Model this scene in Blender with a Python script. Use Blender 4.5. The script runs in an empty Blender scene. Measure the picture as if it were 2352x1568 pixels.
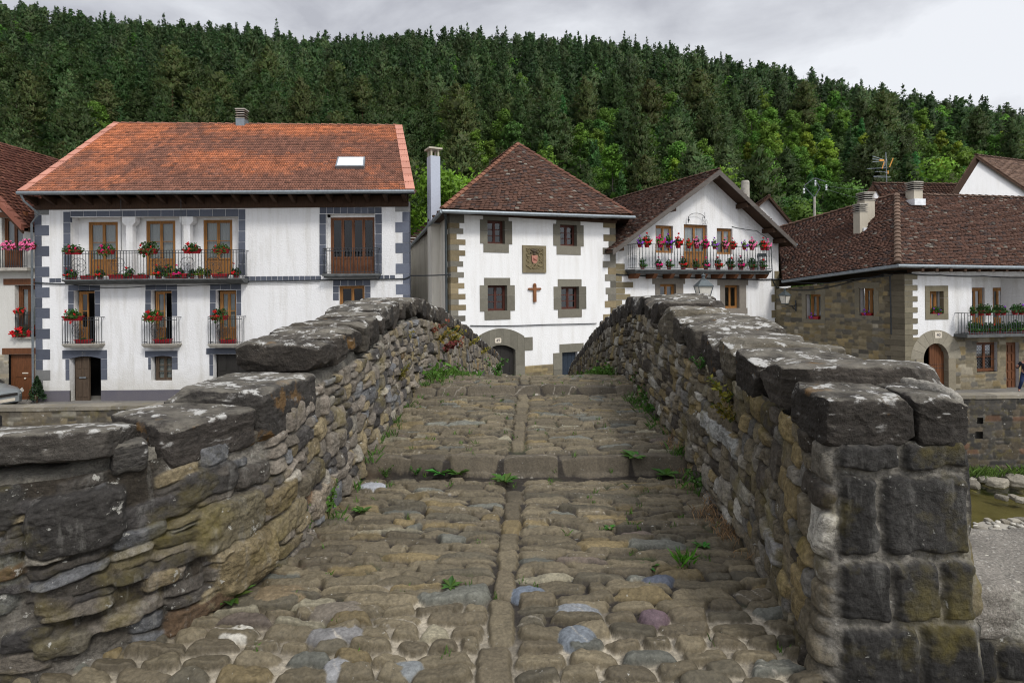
import bpy, bmesh, math, random
import numpy as np
from math import radians, sin, cos, pi, tan, sqrt
from mathutils import Vector, Matrix

rng = np.random.default_rng(11)
random.seed(11)
scene = bpy.context.scene
COL = scene.collection
EYE = 4.4
FPX = 1300.0
ROLL = radians(0.5)

# ------------------------------------------------------------------ camera
cd = bpy.data.cameras.new('camera')
cam = bpy.data.objects.new('camera', cd)
COL.objects.link(cam)
cam.matrix_world = Matrix.Translation((0, 0, EYE)) @ Matrix.Rotation(radians(90), 4, 'X') @ Matrix.Rotation(-ROLL, 4, 'Z')
cd.sensor_fit = 'HORIZONTAL'
cd.sensor_width = 36
cd.lens = FPX / 2352 * 36
cd.shift_y = -(784 - 670) / 2352
cd.clip_start = 0.05
cd.clip_end = 4000
scene.camera = cam


def ray(px, py):
    """picture point (in a 2352 wide frame) -> direction with unit depth"""
    u = (px - 1176) / FPX
    v = (670 - py) / FPX
    return u * cos(ROLL) + v * sin(ROLL), -u * sin(ROLL) + v * cos(ROLL)


def P(px, py, Y):
    X, Z = ray(px, py)
    return Vector((X * Y, Y, EYE + Z * Y))


def proj(x, y, z):
    X = x / y; Z = (z - EYE) / y
    return 1176 + FPX * (X * cos(ROLL) - Z * sin(ROLL)), 670 - FPX * (X * sin(ROLL) + Z * cos(ROLL))


# ------------------------------------------------------------------ noise
def _h(i, j, k, s):
    n = (i.astype(np.uint32) * np.uint32(374761393) + j.astype(np.uint32) * np.uint32(668265263)
         + k.astype(np.uint32) * np.uint32(2147483647) + np.uint32(s * 974711 % 4294967295))
    n = (n ^ (n >> np.uint32(13))) * np.uint32(1274126177)
    n = n ^ (n >> np.uint32(16))
    return n.astype(np.float64) / 4294967295.0 * 2 - 1


def vnoise(x, y, z, s=0):
    x, y, z = np.broadcast_arrays(np.asarray(x, float), np.asarray(y, float), np.asarray(z, float))
    xi = np.floor(x).astype(np.int64); yi = np.floor(y).astype(np.int64); zi = np.floor(z).astype(np.int64)
    fx = x - xi; fy = y - yi; fz = z - zi
    fx = fx * fx * (3 - 2 * fx); fy = fy * fy * (3 - 2 * fy); fz = fz * fz * (3 - 2 * fz)
    r = 0
    for a in (0, 1):
        wa = fx if a else 1 - fx
        for b in (0, 1):
            wb = fy if b else 1 - fy
            for c in (0, 1):
                wc = fz if c else 1 - fz
                r = r + wa * wb * wc * _h(xi + a, yi + b, zi + c, s)
    return r


def fbm(x, y, z, s=0, o=4, g=0.5):
    r = 0; a = 1.0; f = 1.0; t = 0
    for i in range(o):
        r = r + a * vnoise(np.asarray(x) * f + 13.7 * i, np.asarray(y) * f, np.asarray(z) * f, s + i)
        t += a; a *= g; f *= 2.03
    return r / t


# ------------------------------------------------------------------ objects
def empty(name, loc=(0, 0, 0), rz=0.0, parent=None):
    o = bpy.data.objects.new(name, None)
    COL.objects.link(o)
    o.location = loc
    o.rotation_euler = (0, 0, rz)
    o.empty_display_size = 0.3
    if parent: o.parent = parent
    return o


def tag(o, label=None, cat=None, group=None, kind=None):
    if label: o['label'] = label
    if cat: o['category'] = cat
    if group: o['group'] = group
    if kind: o['kind'] = kind
    return o


def mesh_np(name, verts, faces, mat, parent=None, col=None, smooth=False, mats=None, midx=None):
    """faces: (n,k) array or list of arrays of different k"""
    me = bpy.data.meshes.new(name)
    verts = np.asarray(verts, dtype=np.float32).reshape(-1, 3)
    fl = faces if isinstance(faces, list) else [faces]
    fl = [np.asarray(f, dtype=np.int32) for f in fl if len(f)]
    nl = sum(f.size for f in fl); nf = sum(len(f) for f in fl)
    me.vertices.add(len(verts)); me.loops.add(nl); me.polygons.add(nf)
    me.vertices.foreach_set('co', verts.ravel())
    me.loops.foreach_set('vertex_index', np.concatenate([f.ravel() for f in fl]))
    tot = np.concatenate([np.full(len(f), f.shape[1], dtype=np.int32) for f in fl])
    st = np.concatenate([[0], np.cumsum(tot)[:-1]]).astype(np.int32)
    me.polygons.foreach_set('loop_start', st)
    me.polygons.foreach_set('loop_total', tot)
    if smooth:
        me.polygons.foreach_set('use_smooth', np.ones(nf, dtype=bool))
    if midx is not None:
        me.polygons.foreach_set('material_index', np.asarray(midx, dtype=np.int32))
    me.update(calc_edges=True)
    if col is not None:
        a = me.color_attributes.new('col', 'FLOAT_COLOR', 'POINT')
        c = np.ones((len(verts), 4), dtype=np.float32)
        c[:, :3] = np.asarray(col, dtype=np.float32).reshape(-1, 3)
        a.data.foreach_set('color', c.ravel())
    for m in (mats or [mat]):
        me.materials.append(m)
    o = bpy.data.objects.new(name, me)
    COL.objects.link(o)
    if parent: o.parent = parent
    return o


class MB:
    """collects boxes, quads and tubes, then links them as one mesh object"""
    def __init__(s):
        s.v = []; s.f = []; s.c = []

    def add(s, vs, fs, col=(.5, .5, .5)):
        b = len(s.v)
        s.v += [tuple(v) for v in vs]
        s.f += [tuple(b + i for i in f) for f in fs]
        s.c += [tuple(col)] * len(vs)

    def box(s, x0, x1, y0, y1, z0, z1, col=(.5, .5, .5)):
        v = [(x0, y0, z0), (x1, y0, z0), (x1, y1, z0), (x0, y1, z0), (x0, y0, z1), (x1, y0, z1), (x1, y1, z1), (x0, y1, z1)]
        s.add(v, [(0, 3, 2, 1), (4, 5, 6, 7), (0, 1, 5, 4), (1, 2, 6, 5), (2, 3, 7, 6), (3, 0, 4, 7)], col)

    def hexa(s, v, col=(.5, .5, .5)):
        s.add(v, [(0, 3, 2, 1), (4, 5, 6, 7), (0, 1, 5, 4), (1, 2, 6, 5), (2, 3, 7, 6), (3, 0, 4, 7)], col)

    def bar(s, a, b, w, h, col=(.5, .5, .5), up=(0, 0, 1)):
        a = Vector(a); b = Vector(b); d = (b - a).normalized(); up = Vector(up)
        if abs(d.dot(up)) > .98: up = Vector((0, 1, 0))
        r = d.cross(up).normalized() * (w / 2); u = r.cross(d).normalized() * (h / 2)
        s.hexa([a - r - u, a + r - u, b + r - u, b - r - u, a - r + u, a + r + u, b + r + u, b - r + u], col)

    def quad(s, a, b, c, d, col=(.5, .5, .5)):
        s.add([a, b, c, d], [(0, 1, 2, 3)], col)

    def poly(s, vs, col=(.5, .5, .5)):
        s.add(vs, [tuple(range(len(vs)))], col)

    def prism(s, pts, y0, y1, col=(.5, .5, .5)):
        """pts: (x,z) outline, extruded along y"""
        n = len(pts)
        v = [(p[0], y0, p[1]) for p in pts] + [(p[0], y1, p[1]) for p in pts]
        f = [tuple(range(n)), tuple(range(2 * n - 1, n - 1, -1))] + [(i, i + n, (i + 1) % n + n, (i + 1) % n) for i in range(n)]
        s.add(v, f, col)

    def tube(s, pts, r, n=6, col=(.5, .5, .5), caps=True):
        pts = [Vector(p) for p in pts]; vs = []; fs = []
        rs = r if isinstance(r, (list, tuple)) else [r] * len(pts)
        pr = None
        for i, p in enumerate(pts):
            d = (pts[min(i + 1, len(pts) - 1)] - pts[max(i - 1, 0)])
            d = d.normalized() if d.length > 1e-9 else Vector((0, 0, 1))
            if pr is None:
                up = Vector((0, 0, 1)) if abs(d.z) < .9 else Vector((0, 1, 0))
                a = d.cross(up).normalized()
            else:
                a = (pr - d * pr.dot(d)).normalized()
            pr = a; b = d.cross(a)
            for k in range(n):
                t = 2 * pi * k / n
                vs.append(p + (a * cos(t) + b * sin(t)) * rs[i])
        for i in range(len(pts) - 1):
            for k in range(n):
                fs.append((i * n + k, i * n + (k + 1) % n, (i + 1) * n + (k + 1) % n, (i + 1) * n + k))
        if caps:
            fs.append(tuple(range(n - 1, -1, -1))); m = (len(pts) - 1) * n
            fs.append(tuple(m + k for k in range(n)))
        s.add(vs, fs, col)

    def lathe(s, c, prof, n=10, col=(.5, .5, .5)):
        """prof: (r,z) pairs from bottom to top round a vertical axis at c"""
        vs = []; fs = []
        for r, z in prof:
            for k in range(n):
                t = 2 * pi * k / n
                vs.append((c[0] + r * cos(t), c[1] + r * sin(t), c[2] + z))
        for i in range(len(prof) - 1):
            for k in range(n):
                fs.append((i * n + k, i * n + (k + 1) % n, (i + 1) * n + (k + 1) % n, (i + 1) * n + k))
        fs.append(tuple(range(n - 1, -1, -1))); m = (len(prof) - 1) * n
        fs.append(tuple(m + k for k in range(n)))
        s.add(vs, fs, col)

    def ball(s, c, r, col=(.5, .5, .5), sq=1.0):
        prof = [(r * sin(pi * i / 6) + 1e-4, -r * sq * cos(pi * i / 6)) for i in range(7)]
        s.lathe(c, prof, 8, col)

    def build(s, name, mat, parent=None, smooth=False):
        me = bpy.data.meshes.new(name)
        me.from_pydata(s.v, [], s.f)
        a = me.color_attributes.new('col', 'FLOAT_COLOR', 'POINT')
        c = np.ones((len(s.v), 4), dtype=np.float32); c[:, :3] = np.array(s.c, dtype=np.float32).reshape(-1, 3)
        a.data.foreach_set('color', c.ravel())
        if smooth:
            me.polygons.foreach_set('use_smooth', np.ones(len(me.polygons), dtype=bool))
            try: me.set_sharp_from_angle(angle=radians(40))
            except Exception: pass
        me.materials.append(mat)
        me.update()
        o = bpy.data.objects.new(name, me)
        COL.objects.link(o)
        if parent: o.parent = parent
        return o


# ------------------------------------------------------------------ materials
class NT:
    def __init__(s, m):
        m.use_nodes = True
        s.t = m.node_tree; s.t.nodes.clear()
        s.out = s.t.nodes.new('ShaderNodeOutputMaterial')

    def n(s, typ, ins=None, **kw):
        nd = s.t.nodes.new(typ)
        for k, v in kw.items(): setattr(nd, k, v)
        for k, v in (ins or {}).items(): s.set(nd, k, v)
        return nd

    def set(s, nd, k, v):
        sock = nd.inputs[k]
        if isinstance(v, bpy.types.NodeSocket): s.t.links.new(v, sock)
        elif isinstance(v, bpy.types.Node): s.t.links.new(v.outputs[0], sock)
        else:
            if hasattr(sock, 'default_value'):
                if sock.type == 'RGBA' and len(v) == 3: v = (*v, 1)
                sock.default_value = v

    def mix(s, fac, a, b, blend='MIX'):
        nd = s.t.nodes.new('ShaderNodeMix'); nd.data_type = 'RGBA'; nd.blend_type = blend
        for k, v in ((0, fac), (6, a), (7, b)): s.set(nd, k, v)
        return nd.outputs[2]

    def math(s, op, a, b=0.0, clamp=False):
        nd = s.t.nodes.new('ShaderNodeMath'); nd.operation = op; nd.use_clamp = clamp
        s.set(nd, 0, a); s.set(nd, 1, b)
        return nd.outputs[0]

    def noise(s, vec, scale, detail=4, rough=.55, dist=0.0):
        nd = s.n('ShaderNodeTexNoise', {'Vector': vec, 'Scale': scale, 'Detail': detail, 'Roughness': rough, 'Distortion': dist})
        return nd.outputs['Fac']

    def ramp(s, v, lo, hi):
        nd = s.t.nodes.new('ShaderNodeMapRange'); nd.clamp = True
        s.set(nd, 0, v); s.set(nd, 1, lo); s.set(nd, 2, hi)
        return nd.outputs[0]

    def obj(s, scale=(1, 1, 1)):
        tc = s.t.nodes.new('ShaderNodeTexCoord')
        mp = s.n('ShaderNodeMapping', {'Vector': tc.outputs['Object'], 'Scale': scale})
        return mp.outputs[0]

    def finish(s, col, rough=.8, spec=.3, bump=None, bstr=.5, bdist=.01, metal=0.0, **kw):
        p = s.n('ShaderNodeBsdfPrincipled', {'Base Color': col, 'Roughness': rough, 'Metallic': metal, 'Specular IOR Level': spec})
        for k, v in kw.items(): s.set(p, k.replace('_', ' '), v)
        if bump is not None:
            b = s.n('ShaderNodeBump', {'Height': bump, 'Strength': bstr, 'Distance': bdist})
            s.t.links.new(b.outputs[0], p.inputs['Normal'])
        s.t.links.new(p.outputs[0], s.out.inputs[0])
        return p


def mk(name):
    m = bpy.data.materials.new(name)
    return m, NT(m)


def m_plain(name, col, rough=.6, spec=.3, metal=0.0, var=.15, scale=8, bstr=.15):
    m, t = mk(name)
    v = t.obj()
    n = t.noise(v, scale, 5)
    c = t.mix(t.ramp(n, .3, .7), [x * (1 - var) for x in col], [min(1, x * (1 + var)) for x in col])
    t.finish(c, rough, spec, t.noise(v, scale * 6, 3), bstr, .004, metal)
    return m


def m_attr(name, rough=.85, var=.35, scale=9, lich=None, lich_thr=.62, lich_scale=7, up=False, moss=0, bstr=.6, bdist=.006, bscale=60, spec=.25, dots=0, orange=0, streak=0, strata=0, veil=0, grain=0, gscale=38, crack=0):
    """colour of each stone or tile from its 'col' attribute, weathered by noise"""
    m, t = mk(name)
    v = t.obj()
    a = t.n('ShaderNodeAttribute', attribute_name='col').outputs['Color']
    n1 = t.noise(v, scale, 6, .62); n2 = t.noise(v, scale * 5, 4, .6)
    f = t.math('ADD', t.math('MULTIPLY', n1, 1.4 * var), t.math('MULTIPLY', n2, 1.0 * var))
    f = t.math('ADD', f, 1 - 1.2 * var)
    if grain:
        ng = t.noise(v, gscale, 8, .78)
        f = t.math('MULTIPLY', f, t.math('ADD', t.math('MULTIPLY', t.ramp(ng, .3, .7), 2 * grain), 1 - grain))
    c = t.n('ShaderNodeVectorMath', {0: a, 1: (1, 1, 1)}, operation='MULTIPLY')
    comb = t.n('ShaderNodeCombineXYZ', {0: f, 1: f, 2: f})
    t.set(c, 1, comb.outputs[0])
    c = c.outputs[0]
    if strata:
        vs = t.obj((1.3, 1.3, 16))
        c = t.mix(t.math('MULTIPLY', t.ramp(t.noise(vs, 2.2, 5, .6, .6), .5, .62), strata), c, (.02, .017, .014))
    if crack:
        for cs_, cw in ((3.1, .006), (7.3, .009)):
            nc = t.noise(v, cs_, 5, .6, .9)
            k_ = t.math('LESS_THAN', t.math('ABSOLUTE', t.math('SUBTRACT', nc, .5)), cw)
            k_ = t.math('MULTIPLY', k_, t.ramp(t.noise(v, 2.3, 3), .45, .55))
            c = t.mix(t.math('MULTIPLY', k_, crack), c, (.012, .01, .008))
    if orange:
        no = t.noise(v, 4.3, 5, .6)
        c = t.mix(t.math('MULTIPLY', t.ramp(no, .63, .68), orange), c, (.27, .14, .03))
    if moss:
        nm = t.noise(v, 2.6, 5, .65)
        c = t.mix(t.math('MULTIPLY', t.ramp(nm, .52, .68), moss), c, (.17, .135, .02))
    if streak:
        vs = t.obj((5, 5, 1.2))
        c = t.mix(t.math('MULTIPLY', t.ramp(t.noise(vs, 3.0, 6, .7), .55, .7), streak), c, (.33, .32, .29))
    if veil:
        g = t.n('ShaderNodeNewGeometry'); sv = t.n('ShaderNodeSeparateXYZ', {0: g.outputs['Normal']})
        fv = t.math('MULTIPLY', t.ramp(t.noise(v, 5, 7, .7), .38, .68), t.ramp(sv.outputs[2], .3, .85))
        c = t.mix(t.math('MULTIPLY', fv, veil), c, (.23, .21, .17))
    if lich:
        nl = t.noise(v, lich_scale, 7, .68)
        fac = t.ramp(nl, lich_thr, lich_thr + .045)
        if up:
            g = t.n('ShaderNodeNewGeometry'); sx = t.n('ShaderNodeSeparateXYZ', {0: g.outputs['Normal']})
            fac = t.math('MULTIPLY', fac, t.ramp(sx.outputs[2], .1, .75))
        c = t.mix(t.math('MULTIPLY', fac, .9), c, lich)
    if dots:
        k = t.math('MULTIPLY', t.ramp(t.noise(v, dots, 3, .5, .3), .69, .73), t.ramp(t.noise(v, 4, 4, .6), .48, .6))
        c = t.mix(t.math('MULTIPLY', k, .8), c, (.38, .375, .34))
    b = t.math('ADD', t.noise(v, bscale, 6, .7), t.math('MULTIPLY', t.noise(v, bscale * .22, 5, .6), 1.6))
    t.finish(c, rough, spec, b, bstr, bdist)
    return m


def m_wood(name, col, var=.35, rough=.6, vert=True):
    m, t = mk(name)
    v = t.obj((14, 14, 1.2) if vert else (1.2, 14, 14))
    n = t.noise(v, 2.2, 6, .65); n2 = t.noise(t.obj(), 3, 3)
    c = t.mix(t.ramp(n, .3, .7), [x * (1 - var) for x in col], [min(1, x * (1 + var)) for x in col])
    c = t.mix(t.math('MULTIPLY', t.ramp(n2, .5, .7), .35), c, [x * .55 for x in col])
    t.finish(c, rough, .3, n, .3, .004)
    return m


def m_plaster(name, col, dirt=(.5, .48, .43), amt=.3, bscale=22, bstr=.55):
    m, t = mk(name)
    v = t.obj(); vs = t.obj((3, 3, .35))
    n = t.noise(vs, 1.1, 6, .62); n2 = t.noise(v, .5, 4)
    c = t.mix(t.math('MULTIPLY', t.ramp(n, .47, .72), amt), col, dirt)
    c = t.mix(t.math('MULTIPLY', t.ramp(n2, .4, .7), amt * .35), c, [x * .86 for x in col])
    sz = t.n('ShaderNodeSeparateXYZ', {0: v}).outputs[2]
    low = t.math('MULTIPLY', t.ramp(t.math('ADD', sz, t.math('MULTIPLY', t.noise(v, 2.4, 5), -1.2)), .9, -.5), t.math('MULTIPLY', amt, 1.5), True)
    c = t.mix(low, c, dirt)
    b = t.math('ADD', t.noise(v, bscale, 5, .6), t.math('MULTIPLY', t.noise(v, 4, 3), .5))
    t.finish(c, .9, .2, b, bstr, .02)
    return m


def m_leaf(name, trans=.3, rough=.6):
    m, t = mk(name)
    a = t.n('ShaderNodeAttribute', attribute_name='col').outputs['Color']
    oi = t.n('ShaderNodeObjectInfo').outputs['Random']
    hs = t.n('ShaderNodeHueSaturation', {'Hue': t.math('ADD', t.math('MULTIPLY', oi, .035), .4825), 'Value': t.math('ADD', t.math('MULTIPLY', oi, .4), .8), 'Color': a})
    c = hs.outputs[0]
    d = t.n('ShaderNodeBsdfPrincipled', {'Base Color': c, 'Roughness': rough, 'Specular IOR Level': .25})
    tr = t.n('ShaderNodeBsdfTranslucent', {'Color': c})
    mx = t.n('ShaderNodeMixShader', {0: trans, 1: d.outputs[0], 2: tr.outputs[0]})
    t.t.links.new(mx.outputs[0], t.out.inputs[0])
    return m


M = {}
M['white'] = m_plaster('white_plaster', (.76, .76, .76), (.5, .48, .43), .58, 17, .9)
M['white_b'] = m_plaster('fresh_white_plaster', (.78, .78, .775), (.56, .54, .49), .42, 20, .7)
M['white_old'] = m_plaster('aged_plaster', (.66, .63, .56), (.36, .32, .27), .6)
M['grey_plaster'] = m_plaster('grey_plaster', (.58, .57, .53), (.42, .4, .36), .35)
M['band'] = m_plaster('violet_grey_paint', (.085, .083, .115), (.14, .13, .14), .5)
M['slate'] = m_attr('dark_slate_block', .7, .3, 7, bscale=50, bdist=.004)
M['sand'] = m_attr('sandstone_block', .9, .38, 5, bscale=40, bdist=.006)
M['rubble'] = m_attr('house_rubble', .9, .3, 6, bscale=30, bdist=.008)
M['wallstone'] = m_attr('bridge_rubble', .9, .5, 11, lich=(.4, .39, .35), lich_thr=.635, lich_scale=15, moss=.4, bscale=55, bdist=.012, bstr=1.0, dots=44, streak=.3, grain=.6, gscale=45, crack=.3)
M['pier'] = m_attr('dark_pier_stone', .88, .5, 10, lich=(.38, .375, .34), lich_thr=.65, lich_scale=14, moss=.5, bscale=50, bdist=.012, bstr=1.0, dots=44, streak=.2, grain=.6, gscale=45, crack=.35)
M['cobble'] = m_attr('worn_cobble', .72, .34, 13, lich=(.24, .23, .2), lich_thr=.74, lich_scale=22, bscale=110, bdist=.003, bstr=.8, spec=.4, dots=60, grain=.45, gscale=70)
M['coping'] = m_attr('coping_rock', .85, .6, 9, lich=(.5, .49, .46), lich_thr=.55, lich_scale=9, up=True, bscale=45, bdist=.016, bstr=1.0, dots=46, orange=.4, strata=.5, veil=.8, grain=.5, gscale=30, crack=.35)
M['gravel_top'] = m_attr('gritty_bank', .95, .4, 6, lich=(.5, .48, .43), lich_thr=.6, lich_scale=40, bscale=70, bdist=.02, bstr=1.0, grain=.6, gscale=80, dots=60)
M['mortar'] = m_attr('lime_mortar', .95, .45, 20, bscale=90, bdist=.014, bstr=1.0, grain=.55, gscale=55)
M['roman'] = m_attr('roman_tile', .8, .35, 6, lich=(.34, .31, .27), lich_thr=.69, lich_scale=4.5, bscale=40, bdist=.004)
M['shingle'] = m_attr('old_flat_tile', .85, .4, 6, lich=(.42, .4, .36), lich_thr=.685, lich_scale=3.6, bscale=40, bdist=.006)
M['verge'] = m_attr('verge_tile', .75, .2, 3, bscale=30, bdist=.003)
M['oak'] = m_wood('varnished_oak', (.27, .125, .035))
M['brown'] = m_wood('brown_joinery', (.13, .05, .02))
M['redwood'] = m_wood('red_brown_frame', (.075, .022, .014), .25)
M['beam'] = m_wood('dark_beam', (.05, .026, .014), .4, .8)
M['grey_beam'] = m_wood('weathered_grey_board', (.1, .088, .078), .35, .8, False)
M['door_dark'] = m_wood('black_door_planks', (.022, .02, .018), .3, .7)
M['door_old'] = m_wood('faded_door', (.075, .052, .035), .4, .8)
M['zinc'] = m_plain('zinc', (.23, .26, .28), .45, .5, .6)
M['iron'] = m_plain('painted_iron', (.035, .04, .045), .5, .4, .3)
M['iron_grey'] = m_plain('grey_iron', (.07, .085, .09), .5, .4, .3)
M['concrete'] = m_plain('concrete', (.33, .31, .27), .9, .2, 0, .25, 5, .5)
M['concrete_dark'] = m_plain('dark_concrete', (.1, .105, .105), .9, .2, 0, .3, 5, .5)
M['greypaint'] = m_plaster('grey_chimney_render', (.42, .45, .52), (.3, .31, .35), .3)
M['cream'] = m_plaster('cream_chimney_render', (.45, .41, .33), (.3, .27, .22), .4)
M['red'] = m_plain('red_plastic', (.28, .006, .012), .45, .4, 0, .2)
M['terra'] = m_plain('terracotta_pot', (.35, .11, .05), .8, .2)
M['curtain'] = m_plain('net_curtain', (.62, .63, .62), .95, .1, 0, .1, 30, .2)
M['check'] = None
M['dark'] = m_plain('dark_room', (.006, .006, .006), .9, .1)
M['bark'] = m_plain('pine_bark', (.105, .06, .038), .95, .1, 0, .4, 2, .6)
M['bark_grey'] = m_plain('grey_bark', (.12, .11, .09), .95, .1, 0, .3, 2, .6)
M['leaf'] = m_leaf('leaves', .35)
M['needle'] = m_leaf('needles', .38)
M['plant'] = m_leaf('plant_leaves', .3)
M['bl_red'] = m_plain('red_petals', (.5, .008, .012), .6, .2, 0, .3, 30, .1)
M['bl_pink'] = m_plain('pink_petals', (.75, .16, .34), .6, .2, 0, .3, 30, .1)
M['bl_magenta'] = m_plain('magenta_petals', (.6, .01, .16), .6, .2, 0, .3, 30, .1)
M['bl_purple'] = m_plain('purple_petals', (.26, .05, .5), .6, .2, 0, .3, 30, .1)
M['plate'] = m_plain('enamel_plate', (.62, .56, .46), .5, .4, 0, .1)
M['ink'] = m_plain('dark_lettering', (.03, .03, .05), .6, .3)
M['chalk'] = m_plain('pale_lettering', (.2, .2, .19), .8, .2)
M['metalwhite'] = m_plain('bright_flashing', (.7, .72, .74), .5, .4, .2)
M['lampglass'] = m_plain('milky_lamp_glass', (.6, .58, .52), .3, .5)


def m_glass(name, tint=(.55, .57, .56), refl=.5):
    m, t = mk(name)
    lw = t.n('ShaderNodeLayerWeight', {'Blend': .35})
    g = t.n('ShaderNodeBsdfGlossy', {'Color': (.9, .92, .95, 1), 'Roughness': .04})
    tr = t.n('ShaderNodeBsdfTransparent', {'Color': (*tint, 1)})
    f = t.math('ADD', t.math('MULTIPLY', lw.outputs['Facing'], refl), .03, True)
    mx = t.n('ShaderNodeMixShader', {0: f, 1: tr.outputs[0], 2: g.outputs[0]})
    t.t.links.new(mx.outputs[0], t.out.inputs[0])
    return m


M['glass'] = m_glass('window_glass')


def m_check():
    m, t = mk('chequered_curtain')
    v = t.obj()
    ch = t.n('ShaderNodeTexChecker', {'Vector': v, 'Scale': 14, 'Color1': (.5, .5, .52, 1), 'Color2': (.12, .07, .09, 1)})
    t.finish(ch.outputs[0], .9, .1)
    return m


M['check'] = m_check()

# ------------------------------------------------------------------ world and sun
world = bpy.data.worlds.new('World')
scene.world = world
world.use_nodes = True
wt = world.node_tree
wt.nodes.clear()
SUN = Vector((0.42, -0.62, 0.78)).normalized()
SUN_EL = math.asin(SUN.z)
SUN_ROT = math.atan2(SUN.x, SUN.y)


class WT(NT):
    def __init__(s, tree): s.t = tree


w = WT(wt)
sky = w.n('ShaderNodeTexSky', sky_type='NISHITA', sun_disc=False, sun_elevation=SUN_EL, sun_rotation=SUN_ROT)
sky.air_density = 1.0; sky.dust_density = 2.0
tc = w.n('ShaderNodeTexCoord')
mp = w.n('ShaderNodeMapping', {'Vector': tc.outputs['Generated'], 'Scale': (1.0, 1.0, 1.9), 'Location': (3.1, .4, .2)})
n1 = w.noise(mp.outputs[0], 2.3, 8, .55, .5)
mp2 = w.n('ShaderNodeMapping', {'Vector': tc.outputs['Generated'], 'Scale': (1.0, 1.0, 2.2), 'Location': (7.3, 2.4, .7)})
n2 = w.noise(mp2.outputs[0], 5.5, 6, .55, .3)
nn = w.math('ADD', w.math('MULTIPLY', n1, .7), w.math('MULTIPLY', n2, .3))
sx = w.n('ShaderNodeSeparateXYZ', {0: tc.outputs['Generated']})
nn = w.math('ADD', nn, w.math('MULTIPLY', sx.outputs[0], .17))
f = w.ramp(nn, .40, .62)
cl = w.mix(f, (4.6, 4.7, 5.15, 1), (8.2, 8.4, 8.8, 1))
dt = w.n('ShaderNodeVectorMath', {0: tc.outputs['Generated'], 1: (.15, -.42, .895)}, operation='DOT_PRODUCT')
boost = w.math('ADD', w.math('MULTIPLY', w.math('POWER', w.math('MAXIMUM', dt.outputs['Value'], 0.0), 2.5), 1.7), 1.0)
cb = w.n('ShaderNodeCombineXYZ', {0: boost, 1: boost, 2: boost})
clb = w.n('ShaderNodeVectorMath', {0: cl, 1: cb.outputs[0]}, operation='MULTIPLY')
skc = w.mix(.93, sky.outputs[0], clb.outputs[0])
bg = w.n('ShaderNodeBackground', {'Color': skc, 'Strength': .1})
ow = w.n('ShaderNodeOutputWorld', {0: bg.outputs[0]})

sl = bpy.data.lights.new('sun', 'SUN')
sl.energy = 1.8; sl.angle = radians(11); sl.color = (1, .96, .9)
so = bpy.data.objects.new('sun', sl)
COL.objects.link(so)
so.rotation_euler = SUN.to_track_quat('Z', 'Y').to_euler()
so.location = (10, -15, 40)

scene.view_settings.view_transform = 'Standard'
scene.view_settings.look = 'None'
scene.view_settings.gamma = 1
scene.view_settings.exposure = 0.15
scene.view_settings.use_curve_mapping = False
scene.render.engine = 'CYCLES'
scene.cycles.filter_width = 1.1
scene.cycles.max_bounces = 6
scene.cycles.transparent_max_bounces = 8
scene.cycles.use_denoising = True
# ================================================================== THE BRIDGE
DY = np.array([-4, 0, 1.5, 2.1, 2.94, 4.152, 4.18, 6.05, 6.075, 6.9, 8, 9.2, 11.5, 14, 18, 20, 21.5, 24.])
DZ = np.array([-1.66, -1.56, -1.48, -1.45, -1.40, -1.345, -1.235, -1.105, -1.035, -1.035, -1.22, -1.44, -1.86, -2.36, -3.2, -3.75, -4.2, -4.38]) + EYE
TY = np.array([-3, 1.5, 2.1, 2.55, 2.9, 3.3, 4, 4.6, 5.4, 5.8, 6.7, 8, 9.2, 11.5, 14, 18, 20, 21.5])
TL = np.array([-.52, -.52, -.50, -.46, -.45, -.36, -.29, -.235, -.12, -.085, -.085, -.21, -.385, -.73, -1.2, -1.85, -2.3, -2.7]) + EYE
TR = np.array([-.37, -.37, -.368, -.36, -.355, -.335, -.285, -.215, -.10, -.055, -.085, -.28, -.46, -.87, -1.4, -2.2, -2.7, -3.1]) + EYE


def deck_z(y): return np.interp(y, DY, DZ)


bridge = tag(empty('stone_bridge', (0.1, 6, 0)), 'old humpbacked stone bridge with cobbled deck and lichen covered parapets', 'bridge')


def child_world(o, parent):
    """parent o while it keeps its world coordinates"""
    o.parent = parent
    o.matrix_parent_inverse = Matrix.Translation(-Vector(parent.location))
    return o


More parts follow.
